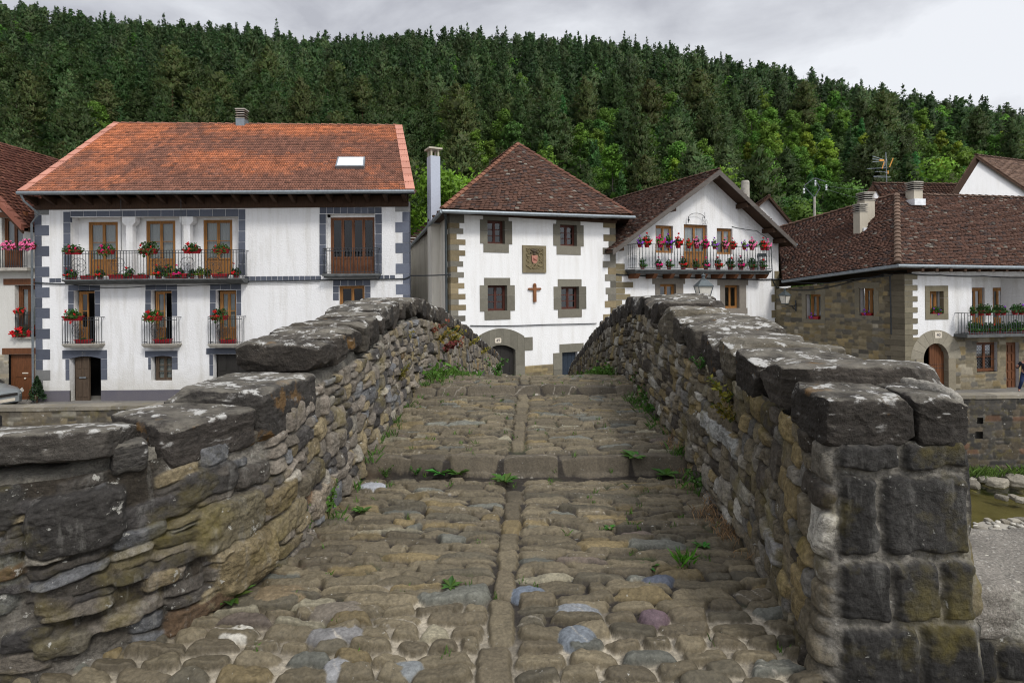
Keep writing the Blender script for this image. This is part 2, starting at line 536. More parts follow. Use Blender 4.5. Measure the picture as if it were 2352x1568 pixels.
def splat(us, vs, stones, mort_amp, mort_col, seed, warp=.012, wf=7.0, wlow=0.0, soft=1, grit=.0016):
    """height and colour on the grid us x vs of stones set in mortar"""
    U, V = np.meshgrid(us, vs, indexing='ij')
    H = fbm(U * 18, V * 18, 0, seed, 3) * mort_amp
    nz = fbm(U * 25, V * 25, 0, seed + 5, 3)
    C = np.empty(U.shape + (3,)); 
    mc = mort_col(U, V) if callable(mort_col) else np.broadcast_to(np.array(mort_col), U.shape + (3,))
    C[:] = mc * (1 + .35 * nz)[..., None]
    Wu = fbm(U * wf, V * wf, 1.7, seed + 20, 3) * warp + fbm(U * 30, V * 30, 2.7, seed + 21, 2) * warp * .3
    Wv = fbm(U * wf, V * wf, 9.1, seed + 30, 3) * warp + fbm(U * 30, V * 30, 7.7, seed + 31, 2) * warp * .3
    if wlow: Wv = Wv + fbm(U * 1.3, V * 1.1, 3.3, seed + 40, 2) * wlow
    N1 = fbm(U * 30, V * 30, 4.4, seed + 50, 4)
    N2 = fbm(U * 11, V * 11, 6.4, seed + 60, 3)
    for st in stones:
        hu, hv = st['hu'], st['hv']
        ext = max(hu, hv) * .25 + .04 + wlow
        i0, i1 = np.searchsorted(us, [st['u'] - hu - ext, st['u'] + hu + ext])
        j0, j1 = np.searchsorted(vs, [st['v'] - hv - ext, st['v'] + hv + ext])
        if i1 - i0 < 2 or j1 - j0 < 2: continue
        sl = (slice(i0, i1), slice(j0, j1))
        du = U[sl] + Wu[sl] - st['u']; dv = V[sl] + Wv[sl] - st['v']
        if st.get('rot'):
            c, s_ = cos(st['rot']), sin(st['rot'])
            du, dv = du * c + dv * s_, -du * s_ + dv * c
        a = du / hu; b = dv / hv
        a = a * (1 + st.get('tp', 0) * b)
        p = st.get('p', 3.2)
        r = (np.abs(a) ** p + np.abs(b) ** p) ** (1 / p)
        m = r < 1
        if not m.any(): continue
        rc = np.clip(r, 0, 1); pf = st.get('puff', .12); dome = (1 - pf) * (1 - rc ** (st.get('k', 2.6) * 2.6)) ** .9 + pf * (1 - rc ** 2)
        h = st['h'] * dome * (1 + st.get('ta', 0) * a + st.get('tb', 0) * b) + (st.get('off', 0))
        rg = st.get('rg', .1) * st['h']
        q = st.get('q', 0)
        n2 = N2[sl]
        if q: n2 = np.round(n2 * 4) / 4 * q + n2 * (1 - q)
        h = h + (N1[sl] * .5 + n2) * rg * np.minimum(1, dome * 1.5)
        hh = H[sl]; m &= h > hh
        hh[m] = h[m]
        cc = C[sl]
        var = 1 + .25 * N2[sl][m] + .12 * N1[sl][m]
        base = np.array(st['c'])[None, :] * var[:, None]
        if 'vein' in st:
            vn = np.abs(np.sin(a * st['vein'][0] + b * st['vein'][1] + 1.5 * N2[sl]))[m] < .06
            base[vn] = (.34, .31, .26)
        cc[m] = base
    if grit: H = H + fbm(U * 95, V * 95, 1.1, seed + 70, 3) * grit * 1.6 + (.3 - np.abs(fbm(U * 42, V * 42, 5.1, seed + 72, 3))) * grit * 2.2
    for _ in range(soft):
        H[1:-1, 1:-1] = .4 * H[1:-1, 1:-1] + .15 * (H[:-2, 1:-1] + H[2:, 1:-1] + H[1:-1, :-2] + H[1:-1, 2:])
        C[1:-1, 1:-1] = .4 * C[1:-1, 1:-1] + .15 * (C[:-2, 1:-1] + C[2:, 1:-1] + C[1:-1, :-2] + C[1:-1, 2:])
    return U, V, H, C


def grid_faces(n, m, flip=False, mask=None):
    i = np.arange(n - 1)[:, None] * m + np.arange(m - 1)[None, :]
    f = np.stack([i, i + m, i + m + 1, i + 1], -1)
    if flip: f = f[..., ::-1]
    f = f.reshape(-1, 4)
    if mask is not None: f = f[mask.reshape(-1)]
    return f


def guillotine(u0, u1, v0, v1, su, sv, rnd, jit=.45, small=None):
    """random irregular masonry: rectangle cut into stones of about su x sv"""
    out = []
    st = [(u0, u1, v0, v1)]
    while st:
        a0, a1, b0, b1 = st.pop()
        w = a1 - a0; h = b1 - b0
        k = rnd.uniform(.75, 1.6)
        s = small(a0, b0) if small else 1
        tu, tv = su * k * s, sv * k * s
        if w <= tu * 1.25 and h <= tv * 1.25:
            out.append((a0, a1, b0, b1)); continue
        if w / tu > h / tv:
            c = a0 + w * rnd.uniform(jit, 1 - jit) if w < 6 * tu else a0 + w * rnd.uniform(.4, .6)
            st += [(a0, c, b0, b1), (c, a1, b0, b1)]
        else:
            c = b0 + h * rnd.uniform(jit, 1 - jit)
            st += [(a0, a1, b0, c), (a0, a1, c, b1)]
    return out


# ------------------------------------------------------------------ deck of cobbles
rnd = random.Random(5)
COBC = [((0.122, 0.100, 0.062), 52), ((0.096, 0.078, 0.049), 26), ((0.112, 0.112, 0.092), 5), ((0.138, 0.105, 0.051), 9), ((0.190, 0.170, 0.117), 4), ((0.076, 0.065, 0.043), 10), ((0.105, 0.082, 0.064), 1)]


def pick(tab, r):
    t = r.uniform(0, sum(w_ for _, w_ in tab))
    for c, w_ in tab:
        t -= w_
        if t <= 0: break
    k = r.uniform(.72, 1.25)
    return tuple(x * k for x in c)


def cxl(y): return -.076 + .048 * (y - 2.15)


cob = []
y = 1.35
while y < 8.4:
    near = np.clip((2.75 - y) / .5, 0, 1)
    ph = rnd.uniform(.07, .105) * near + rnd.choice([rnd.uniform(.028, .045), rnd.uniform(.045, .065), rnd.uniform(.05, .075), rnd.uniform(.06, .09)]) * (1 - near)
    kerb = False
    for ky in (4.135, 6.03):
        if y < ky <= y + ph + .03:
            y = ky; ph = .14; kerb = True
    c = cxl(y + ph / 2)
    for x0, x1 in (((-2.1, c - .06), (c + .06, 1.75)) if not kerb else ((-2.1, c - .1), (c - .1, 1.75))):
        x = x0 - rnd.uniform(0, .2) if x0 < -1 else x0
        end = x1
        while x < end - .03:
            L = rnd.uniform(.26, .62) if kerb else (rnd.uniform(.12, .25) if near > .5 else rnd.uniform(.14, .36) * (1 if rnd.random() < .85 else .55))
            if end - x - L < .07: L = end - x
            sub = 1
            if not kerb and ph > .085 and rnd.random() < .25 and near < .5: sub = 2
            for q in range(sub):
                hv = ph / 2 / sub
                g = rnd.uniform(.001, .010) + .013 * near
                col = pick(COBC, rnd) if not kerb else (lambda k_: tuple(x * k_ for x in (.12, .099, .068)))(rnd.uniform(.6, .95))
                cob.append(dict(u=x + L / 2 + rnd.uniform(-.008, .008), v=y + hv * (2 * q + 1) + rnd.uniform(-.006, .006), hu=L / 2 - g * .5, hv=hv * (1.0 if near < .5 else .9),
                                h=rnd.uniform(.024, .038) + .008 * near if not kerb else rnd.uniform(.02, .042), puff=rnd.uniform(0, .05), p=rnd.uniform(3.4, 9.0) if near < .5 else rnd.uniform(2.8, 6), k=rnd.uniform(2.4, 5.5) if not kerb else rnd.uniform(2.5, 5),
                                ta=rnd.uniform(-.32, .32), tb=rnd.uniform(-.42, .2), rot=rnd.uniform(-.11, .11) * (.45 if kerb else 1), tp=rnd.uniform(-.3, .3), rg=rnd.uniform(.2, .45), c=col,
                                off=rnd.uniform(-.01, .004), q=.7 if rnd.random() < .6 else 0))
                if rnd.random() < .1: cob[-1]['vein'] = (rnd.uniform(-4, 4), rnd.uniform(1, 3))
            x += L
    y += ph
y = 1.3
while y < 8.4:      # line of long stones down the middle
    L = rnd.uniform(.16, .3)
    if not (3.9 < y + L / 2 < 4.4 or 5.9 < y + L / 2 < 6.3):
        cob.append(dict(u=cxl(y + L / 2), v=y + L / 2, hu=rnd.uniform(.052, .066), hv=L / 2 - .002, h=rnd.uniform(.028, .038), p=5, k=4, ta=rnd.uniform(-.1, .1), tb=rnd.uniform(-.2, .1), rot=rnd.uniform(-.06, .06), rg=.12, c=pick(COBC[:2] + COBC[3:4], rnd)))
    y += L
# a few stones one can pick out
for px, py, wpx, dpt, c, k in ((855, 1068, 70, .13, (.3, .31, .33), 4), (1215, 1355, 90, .11, (.12, .14, .17), 2.2), (1325, 1395, 105, .1, (.19, .2, .21), 2.2), (1512, 1330, 85, .085, (.075, .085, .11), 2.2),
                               (1500, 1408, 68, .1, (.11, .075, .085), 2.4), (1325, 1450, 85, .15, (.13, .145, .16), 2.6), (640, 1355, 130, .15, (.14, .105, .06), 2.6), (770, 1447, 140, .1, (.16, .155, .15), 2.4),
                               (780, 1393, 130, .13, (.13, .11, .085), 6), (550, 1445, 80, .1, (.38, .36, .31), 5), (770, 1525, 70, .11, (.2, .2, .2), 4), (930, 1520, 80, .1, (.17, .18, .18), 3)):
    X, Z = ray(px, py)
    Y = 3.0
    for _ in range(12): Y = (float(deck_z(Y)) + .03 - EYE) / Z
    cob.append(dict(u=X * Y, v=Y, hu=wpx * Y / FPX / 2, hv=dpt / 2, h=.042, p=2.8, k=k, puff=.25, ta=.05, tb=-.1, rot=rnd.uniform(-.1, .1), rg=.12, c=c))
    if px in (770, 1325): cob[-1]['vein'] = (2.5, 1.2)

us = np.arange(-1.9, 1.62, .0045)
ys = [1.7]
while ys[-1] < 8.4:
    yy = ys[-1]; d = .0025 if yy < 2.7 else max(.0025, .00175 * yy)
    if abs(yy - 4.16) < .05 or abs(yy - 6.06) < .04: d = .003
    ys.append(yy + d)
ys = np.array(ys)


def cob_mortar(U, V):
    n = fbm(U * 3, V * 3, 2, 77, 3)
    k = np.clip((2.62 - V) / .3 + n * 1.6, 0, 1)[..., None]
    m = np.clip(fbm(U * 4, V * 4, 5, 78, 3) * 2.2 - .5, 0, 1)[..., None] * (1 - k)
    edge = np.clip((np.abs(U - .1) - .95) * 2.5, 0, 1)[..., None]
    dark = np.array((.022, .017, .012)); lime = np.array((.29, .255, .195)); moss = np.array((.05, .06, .018))
    earth = np.array((.085, .06, .035))
    b = dark * (1 - edge) + earth * edge
    return (b * (1 - m) + moss * m) * (1 - k) + lime * k


U, V, H, Cc = splat(us, ys, cob, .006, cob_mortar, 3, warp=.022, wf=9, wlow=.035)
Zb = deck_z(V) + fbm(U * 1.1, V * 1.1, 0, 90, 2) * .018
# loose rounded face of the two steps
vt = np.stack([U, V, Zb + H - .012], -1).reshape(-1, 3)
deck = mesh_np('cobbled_deck', vt, grid_faces(len(us), len(ys)), M['cobble'], None, Cc.reshape(-1, 3), True)
child_world(deck, bridge)
# the far slope of the deck, down to the street
yf = np.arange(8.35, 22.6, .12); xf = np.linspace(-1.6, 3.0, 60)
XF, YF = np.meshgrid(xf, yf, indexing='ij')
ZF = deck_z(YF) + fbm(XF * 6, YF * 9, 0, 91, 3) * .02 - .012
cf = np.array((.09, .078, .06)) * (1 + .3 * fbm(XF * 7, YF * 11, 3, 92, 2))[..., None]
fd = mesh_np('far_deck_slope', np.stack([XF, YF, ZF], -1).reshape(-1, 3), grid_faces(len(xf), len(yf)), M['cobble'], None, cf.reshape(-1, 3), True)
child_world(fd, bridge)


# ------------------------------------------------------------------ parapets
def smooth_path(pts, win):
    pts = np.array(pts, float)
    d = np.concatenate([[0], np.cumsum(np.hypot(*np.diff(pts, axis=0).T))])
    n = int(d[-1] / .01)
    t = np.linspace(0, d[-1], n)
    xy = np.stack([np.interp(t, d, pts[:, 0]), np.interp(t, d, pts[:, 1])], 1)
    k = max(3, int(win / .01)) | 1
    pad = k // 2
    ex = np.concatenate([xy[0] + (xy[0] - xy[1]) * np.arange(pad, 0, -1)[:, None], xy, xy[-1] + (xy[-1] - xy[-2]) * np.arange(1, pad + 1)[:, None]])
    ker = np.hanning(k + 2)[1:-1]; ker /= ker.sum()
    sm = np.stack([np.convolve(ex[:, 0], ker, 'valid'), np.convolve(ex[:, 1], ker, 'valid')], 1)
    u = np.concatenate([[0], np.cumsum(np.hypot(*np.diff(sm, axis=0).T))])
    return u, sm


class Path:
    def __init__(s, pts, win, side, ty, tz):
        s.u, s.xy = smooth_path(pts, win)
        t = np.gradient(s.xy, s.u, axis=0)
        t /= np.linalg.norm(t, axis=1)[:, None]
        s.t = t
        s.n = np.stack([t[:, 1], -t[:, 0]], 1) * side
        s.ty, s.tz = ty, tz

    def at(s, u):
        x = np.interp(u, s.u, s.xy[:, 0]); y = np.interp(u, s.u, s.xy[:, 1])
        nx = np.interp(u, s.u, s.n[:, 0]); ny = np.interp(u, s.u, s.n[:, 1])
        l = np.hypot(nx, ny)
        return x, y, nx / l, ny / l

    def top(s, u):
        x, y, _, _ = s.at(u)
        return np.interp(y, s.ty, s.tz)

    def find(s, px, py):
        """(u, z) where the sight line through a picture point meets the wall face"""
        X, Z = ray(px, py)
        r = s.xy[:, 0] / np.maximum(s.xy[:, 1], .3)
        e = r - X
        c = np.where(np.sign(e[:-1]) != np.sign(e[1:]))[0]
        k = c[np.argmin(s.xy[c, 1])] if len(c) else np.argmin(np.abs(e))
        return s.u[k], EYE + Z * s.xy[k, 1]


LP = Path([(-4.4, 1.86), (-3, 2.0), (-2.2, 2.09), (-1.75, 2.19), (-1.48, 2.42), (-1.33, 2.7), (-1.24, 3.0), (-1.165, 4.2), (-1.13, 6.1), (-.87, 11.9), (-.47, 19.7), (-.42, 21.2)], .3, 1, TY, TL)
RP = Path([(1.70, 3.6), (1.655, 2.07), (1.15, 2.05), (1.20, 2.35), (1.287, 2.94), (1.352, 4.17), (1.373, 6.07), (1.52, 9.2), (1.76, 14), (2.03, 19.7), (2.12, 21)], .05, -1, TY, TR)

WALLC_L = [((0.160, 0.139, 0.113), 32), ((0.071, 0.065, 0.061), 18), ((0.210, 0.170, 0.103), 14), ((0.202, 0.174, 0.142), 22), ((0.286, 0.261, 0.216), 8), ((0.143, 0.144, 0.147), 6), ((0.168, 0.109, 0.064), 1)]
WALLC_R = [((0.144, 0.121, 0.082), 34), ((0.064, 0.054, 0.042), 22), ((0.203, 0.157, 0.078), 14), ((0.214, 0.194, 0.157), 16), ((0.342, 0.324, 0.278), 7), ((0.139, 0.131, 0.116), 8)]


def wall_stone(a0, a1, b0, b1, tab, r, hmax=.05, far=False):
    g = r.uniform(-.003, .008)
    return dict(u=(a0 + a1) / 2, v=(b0 + b1) / 2, hu=max(.012, (a1 - a0) / 2 - g * .6), hv=max(.01, (b1 - b0) / 2 - g * .5), h=r.uniform(.45, 1) * hmax, p=r.uniform(3.4, 10), k=r.uniform(2, 6), puff=r.uniform(0, .12),
                ta=r.uniform(-.3, .3), tb=r.uniform(-.3, .3), rot=r.uniform(-.12, .12), tp=r.uniform(-.2, .2), rg=r.uniform(.12, .35), c=pick(tab, r), q=r.choice([0, .6, .8]), off=r.uniform(-.006, .006))


TH = .2        # the coping is about this thick


def parapet(path, stones, tab, name, mat, mcol, seed, umax, drop=.22, near_d=.0042, rows=270, bury=.12, flare=None):
    us = [0.0]
    while us[-1] < umax:
        x, y, _, _ = path.at(us[-1])
        us.append(us[-1] + max(near_d, .0025 * float(np.hypot(x, y))))
    us = np.array(us)
    X, Y, NX, NY = path.at(us)
    zt = np.interp(Y, path.ty, path.tz) - drop
    zb = deck_z(np.maximum(Y, 1.2)) - bury
    if flare is not None: zb = zb - flare(us)
    # v runs in metres of a wall 1.05 high
    vs = np.linspace(0, 1.05, rows)
    U, V, H, C = splat(us, vs, stones, .012, mcol, seed, warp=.02, wf=10)
    T = V / 1.05
    Z = zb[:, None] + (zt - zb)[:, None] * T
    off = H + .06 * (1 - T) + fbm(U * 1.4, V * 1.6, 0, seed + 9, 2) * .02
    PX = X[:, None] + NX[:, None] * off; PY = Y[:, None] + NY[:, None] * off
    o = mesh_np(name, np.stack([PX, PY, Z], -1).reshape(-1, 3), grid_faces(len(us), len(vs), flip=path is RP), mat, None, C.reshape(-1, 3), True)
    return o


def v_of(path, u, z, drop=.22, bury=.12, fl=0):
    x, y, _, _ = path.at(u)
    zt = np.interp(y, path.ty, path.tz) - drop; zb = deck_z(max(float(y), 1.2)) - bury - fl
    return float((z - zb) / (zt - zb) * 1.05)


def placed(path, px0, py0, px1, py1, c, h, fl=0, **kw):
    ym = (py0 + py1) / 2
    ua, ub = path.find(px0, ym)[0], path.find(px1, ym)[0]
    um, za = path.find((px0 + px1) / 2, py0); zb_ = path.find((px0 + px1) / 2, py1)[1]
    v0, v1 = sorted((v_of(path, um, za, fl=fl), v_of(path, um, zb_, fl=fl)))
    u0, u1 = sorted((ua, ub))
    d = dict(u=(u0 + u1) / 2, v=(v0 + v1) / 2, hu=(u1 - u0) / 2, hv=(v1 - v0) / 2, h=h, p=4.5, k=6, ta=.05, tb=.05, rg=.34, c=c, q=.85, puff=.06)
    d.update(kw)
    return d


# ---- left parapet
r = random.Random(21)
UL = float(LP.u[-1])
ustart = 1.1
uend_flare = float(np.interp(2.9, LP.xy[:, 1], LP.u))
ucrest = float(np.interp(7.0, LP.xy[:, 1], LP.u))
FLL = .2
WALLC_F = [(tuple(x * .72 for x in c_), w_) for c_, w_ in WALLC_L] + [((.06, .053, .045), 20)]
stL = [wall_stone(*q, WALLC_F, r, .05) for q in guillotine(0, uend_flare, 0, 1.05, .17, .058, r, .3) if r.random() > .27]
stL += [wall_stone(*q, WALLC_L, r, .06) for q in guillotine(uend_flare, ucrest, 0, 1.05, .125, .085, r, .35)]
stL += [wall_stone(*q, WALLC_L, r, .06) for q in guillotine(ucrest, UL, 0, 1.05, .17, .19, r, .35)]


def lf(px0, py0, px1, py1, c, h, **kw): return placed(LP, px0, py0, px1, py1, c, h, fl=FLL, **kw)


stL += [lf(72, 1118, 292, 1268, (.036, .033, .03), .075, k=9, rg=.3), lf(-60, 1112, 62, 1212, (.04, .037, .033), .05), lf(432, 1142, 584, 1245, (.115, .098, .062), .07, k=9), lf(468, 1222, 604, 1348, (.15, .118, .065), .085, k=4, p=3),
        lf(405, 1070, 540, 1142, (.05, .046, .042), .05), lf(582, 1118, 655, 1172, (.14, .11, .06), .07), lf(585, 1170, 672, 1228, (.17, .14, .085), .06), lf(665, 1070, 722, 1120, (.1, .085, .06), .06), lf(690, 1110, 740, 1180, (.24, .2, .15), .06),
        lf(262, 1030, 340, 1082, (.05, .046, .04), .04), lf(470, 1243, 545, 1270, (.19, .155, .095), .08), lf(-20, 1250, 60, 1400, (.1, .1, .09), .03), lf(90, 1360, 185, 1398, (.07, .06, .05), .045), lf(225, 1395, 330, 1432, (.14, .12, .09), .05),
        lf(105, 1440, 215, 1490, (.085, .075, .055), .05), lf(330, 1300, 400, 1340, (.15, .12, .075), .05), lf(440, 1340, 480, 1400, (.19, .155, .095), .05)]


def mortL(U, V):
    n = np.clip(fbm(U * 2.2, V * 3, 4, 61, 3) * 1.8 + .4, 0, 1)[..., None]
    return np.array((.035, .029, .022)) * (1 - n) + np.array((.185, .17, .145)) * n


def flareL(u): return FLL * np.ones_like(u)


# ---- right parapet and its square end
UR = float(RP.u[-1])
uc0 = float(RP.u[np.argmin(np.abs(RP.xy[:, 0] - 1.655) + np.abs(RP.xy[:, 1] - 2.07))])
uc1 = float(RP.u[np.argmin(np.abs(RP.xy[:, 0] - 1.15) + np.abs(RP.xy[:, 1] - 2.05))])
ucrR = float(np.interp(7.0, RP.xy[400:, 1], RP.u[400:]))
FLR = .32
r = random.Random(33)
PIER = [((.022, .021, .02), 40), ((.034, .032, .03), 30), ((.05, .046, .04), 10)]
stR = []
rowsv = [(0, .2), (.2, .36), (.36, .545), (.545, .73), (.73, .965), (.965, 1.06)]
cuts = [(0, .35, .75, 1), (0, .4, 1), (0, .42, 1), (0, .25, .62, 1), (0, .67, 1), (0, .5, 1)]
for (b0, b1), cu in zip(rowsv, cuts):      # front of the pier
    for q in range(len(cu) - 1):
        a0 = uc0 + (uc1 - uc0) * cu[q]; a1 = uc0 + (uc1 - uc0) * cu[q + 1]
        low = b0 < .3
        s_ = wall_stone(a0, a1, b0, b1, PIER if not low else WALLC_R, r, .05 if not low else .03)
        s_.update(p=r.uniform(10, 16), k=r.uniform(9, 14), h=r.uniform(.026, .04) if not low else .028, hu=(a1 - a0) / 2 - .014, hv=(b1 - b0) / 2 - .011, rot=r.uniform(-.02, .02), q=.8, rg=.4, ta=r.uniform(-.1, .1), tb=r.uniform(-.1, .1), off=0, tp=r.uniform(-.05, .05))
        if not low: kk = r.uniform(.8, 1.35); s_['c'] = tuple(x * kk for x in (.027, .0255, .0235))
        s_['puff'] = .04; stR.append(s_)
stR += [wall_stone(*q, PIER + WALLC_R[:1], r, .05) for q in guillotine(0, uc0, 0, 1.05, .3, .17, r, .4)]
stR += [wall_stone(*q, WALLC_R, r, .045) for q in guillotine(uc1, ucrR, 0, 1.05, .115, .09, r, .34)]
stR += [wall_stone(*q, WALLC_R, r, .06) for q in guillotine(ucrR, UR, 0, 1.05, .16, .2, r, .35)]
for px0, py0, px1, py1, c in ((1628, 1000, 1678, 1058, (.3, .3, .28)), (1672, 1040, 1712, 1090, (.27, .27, .25)), (1790, 1250, 1815, 1310, (.26, .26, .27)), (1600, 1000, 1630, 1060, (.1, .085, .06))):
    stR.append(placed(RP, px0, py0, px1, py1, c, .05, fl=FLR))


def mortR(U, V):
    n = np.clip(fbm(U * 2.2, V * 3, 4, 63, 3) * 1.8 + .3, 0, 1)[..., None]
    c = np.array((.03, .026, .02)) * (1 - n) + np.array((.14, .125, .1)) * n
    pier = np.exp(-((U - (uc0 + uc1) / 2) / .42) ** 6)[..., None]
    return c * (1 - pier) + np.array((.17, .158, .135)) * pier


def flareR(u): return FLR * np.clip((uc1 + 1.3 - u) / .9, 0, 1)


# ------------------------------------------------------------------ single rocks
def rock(dx, dy, dz, n, seed, facets=14, pw=11, rough=.02, keep=.82, f0=5.0):
    """a broken block: rounded box cut by random planes, roughened"""
    rg = np.random.default_rng(seed)
    g = np.linspace(-1, 1, n)
    A, B = np.meshgrid(g, g, indexing='ij')
    A = A.ravel(); B = B.ravel(); O = np.ones_like(A)
    pts = []; fc = []
    base = grid_faces(n, n)
    for k, (ax, sg) in enumerate([(0, 1), (0, -1), (1, 1), (1, -1), (2, 1), (2, -1)]):
        q = np.zeros((n * n, 3)); o_ = [i for i in range(3) if i != ax]
        q[:, ax] = sg; q[:, o_[0]] = A; q[:, o_[1]] = B
        f = base + k * n * n
        fl = (sg == 1) == (ax in (0, 2))
        fc.append(f if fl else f[:, ::-1])
        pts.append(q)
    p = np.concatenate(pts); f = np.concatenate(fc)
    key = np.round(p * 4096).astype(np.int64)
    _, first, inv = np.unique(key, axis=0, return_index=True, return_inverse=True)
    p = p[first]; f = inv.reshape(-1)[f]
    p = p / (np.sum(np.abs(p) ** pw, 1) ** (1 / pw))[:, None]
    for _ in range(facets):
        nrm = rg.normal(size=3) * (1, 1, .9); nrm /= np.linalg.norm(nrm)
        sup = np.max(p @ nrm)
        d = sup * rg.uniform(keep, .985)
        e = p @ nrm - d
        p = p - np.maximum(e, 0)[:, None] * nrm * .92
    dims = np.array((dx, dy, dz)) / 2
    p = p * dims
    s0 = seed * 3.17 % 50
    nn_ = fbm(p[:, 0] * f0 + s0, p[:, 1] * f0, p[:, 2] * f0 * 1.5, seed % 1000, 5, .55)
    nn_ = nn_ * .6 + (.35 - np.abs(fbm(p[:, 0] * f0 * 1.7, p[:, 1] * f0 * 1.7 + s0, p[:, 2] * f0 * 2.2, seed % 991, 4, .55))) * .8
    strata = fbm(p[:, 0] * 3 + s0, p[:, 1] * 3, p[:, 2] * 30, seed % 997, 3)
    nv = p / np.maximum(np.linalg.norm(p / dims, axis=1), 1e-6)[:, None] / dims
    nv /= np.linalg.norm(nv, axis=1)[:, None]
    side = 1 - np.abs(nv[:, 2])
    p = p + nv * (nn_ * rough * 1.6 + strata * side * rough * .5)[:, None]
    return p, f


def crisp(o, a=24):
    try: o.data.set_sharp_from_angle(angle=radians(a))
    except Exception: pass


def coping(path, u0, u1, name, seed, res, tab, parent, th=.24, w=.62, over=.05, far=False, roll=0.0, lens=(.28, .52)):
    rr = random.Random(seed)
    k = 0
    u = u0
    while u < u1:
        x, y, nx, ny = (float(q) for q in path.at(u))
        dist = sqrt(x * x + y * y)
        L = rr.uniform(*lens) if not far else rr.uniform(.17, .34)
        um = u + L / 2
        x, y, nx, ny = (float(q) for q in path.at(um))
        zt = float(path.top(um))
        zs = float(path.top(um + .1) - path.top(um - .1)) / .2
        t_ = th * rr.uniform(.85, 1.2)
        ww = w * rr.uniform(.93, 1.06)
        n = max(9, int(res / max(dist, 2.2)))
        p, f = rock(L * 1.02, ww, t_, n, seed * 100 + k, facets=24, rough=.011, keep=.82, f0=8)
        tx, ty = -ny, nx     # along the wall
        if ty < 0 and abs(ty) > .3: tx, ty = -tx, -ty
        a = math.atan2(ty, tx)
        rot = Matrix.Rotation(a + rr.uniform(-.1, .1), 3, 'Z') @ Matrix.Rotation(-math.atan(zs) + rr.uniform(-.1, .1), 3, 'Y') @ Matrix.Rotation(rr.uniform(-.05, .05) + roll, 3, 'X')
        R = np.array(rot)
        cx = x - nx * (ww / 2 - over); cy = y - ny * (ww / 2 - over)
        q = p @ R.T + np.array((cx, cy, zt - t_ / 2 + .012 + rr.uniform(-.015, .015)))
        c = np.array(pick(tab, rr)) * (1 + .3 * fbm(q[:, 0] * 9, q[:, 1] * 9, q[:, 2] * 9, seed, 3))[:, None]
        o = mesh_np('coping_stone', q, f, M['coping'], None, c, True)
        crisp(o)
        child_world(o, parent)
        u += L
        k += 1


def core(path, us, th, drop, bury, name, parent, inset=.05):
    X, Y, NX, NY = path.at(us)
    zt = np.interp(Y, path.ty, path.tz) - drop; zb = deck_z(np.maximum(Y, 1.2)) - bury
    ix, iy = X - NX * inset, Y - NY * inset; ox, oy = X - NX * th, Y - NY * th   # outer face
    nz = fbm(us * 5, 0, 0, 17, 3) * .03
    v = np.concatenate([np.stack([ix, iy, zb], 1), np.stack([ix, iy, zt + nz], 1), np.stack([ox, oy, zt + nz], 1), np.stack([ox, oy, zb], 1)])
    n = len(us); i = np.arange(n - 1)
    f = np.concatenate([np.stack([i + a * n, i + 1 + a * n, i + 1 + b * n, i + b * n], 1) for a, b in ((0, 1), (1, 2), (2, 3))])
    c = np.array((.2, .185, .155)) * (1 + .2 * fbm(v[:, 0] * 5, v[:, 1] * 5, v[:, 2] * 5, 4, 3))[:, None]
    o = mesh_np(name, v, f, M['mortar'], None, c)
    child_world(o, parent)


COPC = [((.046, .039, .032), 40), ((.066, .057, .045), 25), ((.034, .03, .026), 35), ((.1, .086, .062), 8)]
COPD = [((.044, .038, .031), 40), ((.07, .061, .049), 20), ((.036, .032, .028), 40)]

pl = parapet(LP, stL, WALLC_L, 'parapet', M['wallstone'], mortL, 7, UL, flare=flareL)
pl['label'] = 'left parapet of warm rubble flaring outwards at the near end'
child_world(pl, bridge)
pr_ = parapet(RP, stR, WALLC_R, 'parapet', M['pier'], mortR, 8, UR, drop=.19, flare=flareR)
pr_['label'] = 'right parapet ending in a square pier of black blocks'
child_world(pr_, bridge)
for o in (pl, pr_): o.matrix_parent_inverse = Matrix.Translation(-Vector(bridge.location))


def child2(o, p): o.parent = p; return o


class _P:      # parapets sit at the bridge root, so their own children keep world coordinates
    pass


def to_part(o, part):
    o.parent = part
    o.matrix_parent_inverse = Matrix.Identity(4)


_cw = child_world


def child_world(o, parent):
    if parent in (pl, pr_): to_part(o, parent)
    else: _cw(o, parent)
    return o


core(LP, np.arange(.0, UL, .08), np.interp(np.arange(.0, UL, .08), [0, uend_flare - .7, uend_flare + .1], [.3, .3, .56]), .2, 3.0, 'wall_core', pl)
core(RP, np.arange(uc1 + .15, UR, .08), .44 + 0 * np.arange(uc1 + .15, UR, .08), .14, 3.0, 'wall_core', pr_)
def cope_px(px0, px1, pyt, pyb, w, seed, roll=.1, col=(.06, .053, .045), grow=0.0):
    ym = (pyt + pyb) / 2
    ua, ub = LP.find(px0, ym)[0], LP.find(px1, ym)[0]; um = (ua + ub) / 2
    x, y, nx, ny = (float(q) for q in LP.at(um)); Xm, Zt = ray((px0 + px1) / 2, pyt); Zb = ray((px0 + px1) / 2, pyb)[1]
    zt = EYE + Zt * y; zb = EYE + Zb * y; t_ = zt - zb
    p, f = rock((ub - ua) * 1.03 + grow, w, t_, 60, seed, facets=14, rough=.011, keep=.9, f0=8)
    R = np.array(Matrix.Rotation(math.atan2(nx, -ny), 3, 'Z') @ Matrix.Rotation(roll, 3, 'X'))
    q = p @ R.T + np.array((x - nx * (w / 2 - .02), y - ny * (w / 2 - .02), (zt + zb) / 2))
    c = np.array(col) * (1 + .3 * fbm(q[:, 0] * 9, q[:, 1] * 9, q[:, 2] * 9, seed, 3))[:, None]
    o = mesh_np('coping_stone', q, f, M['coping'], None, c, True); crisp(o); child_world(o, pl)


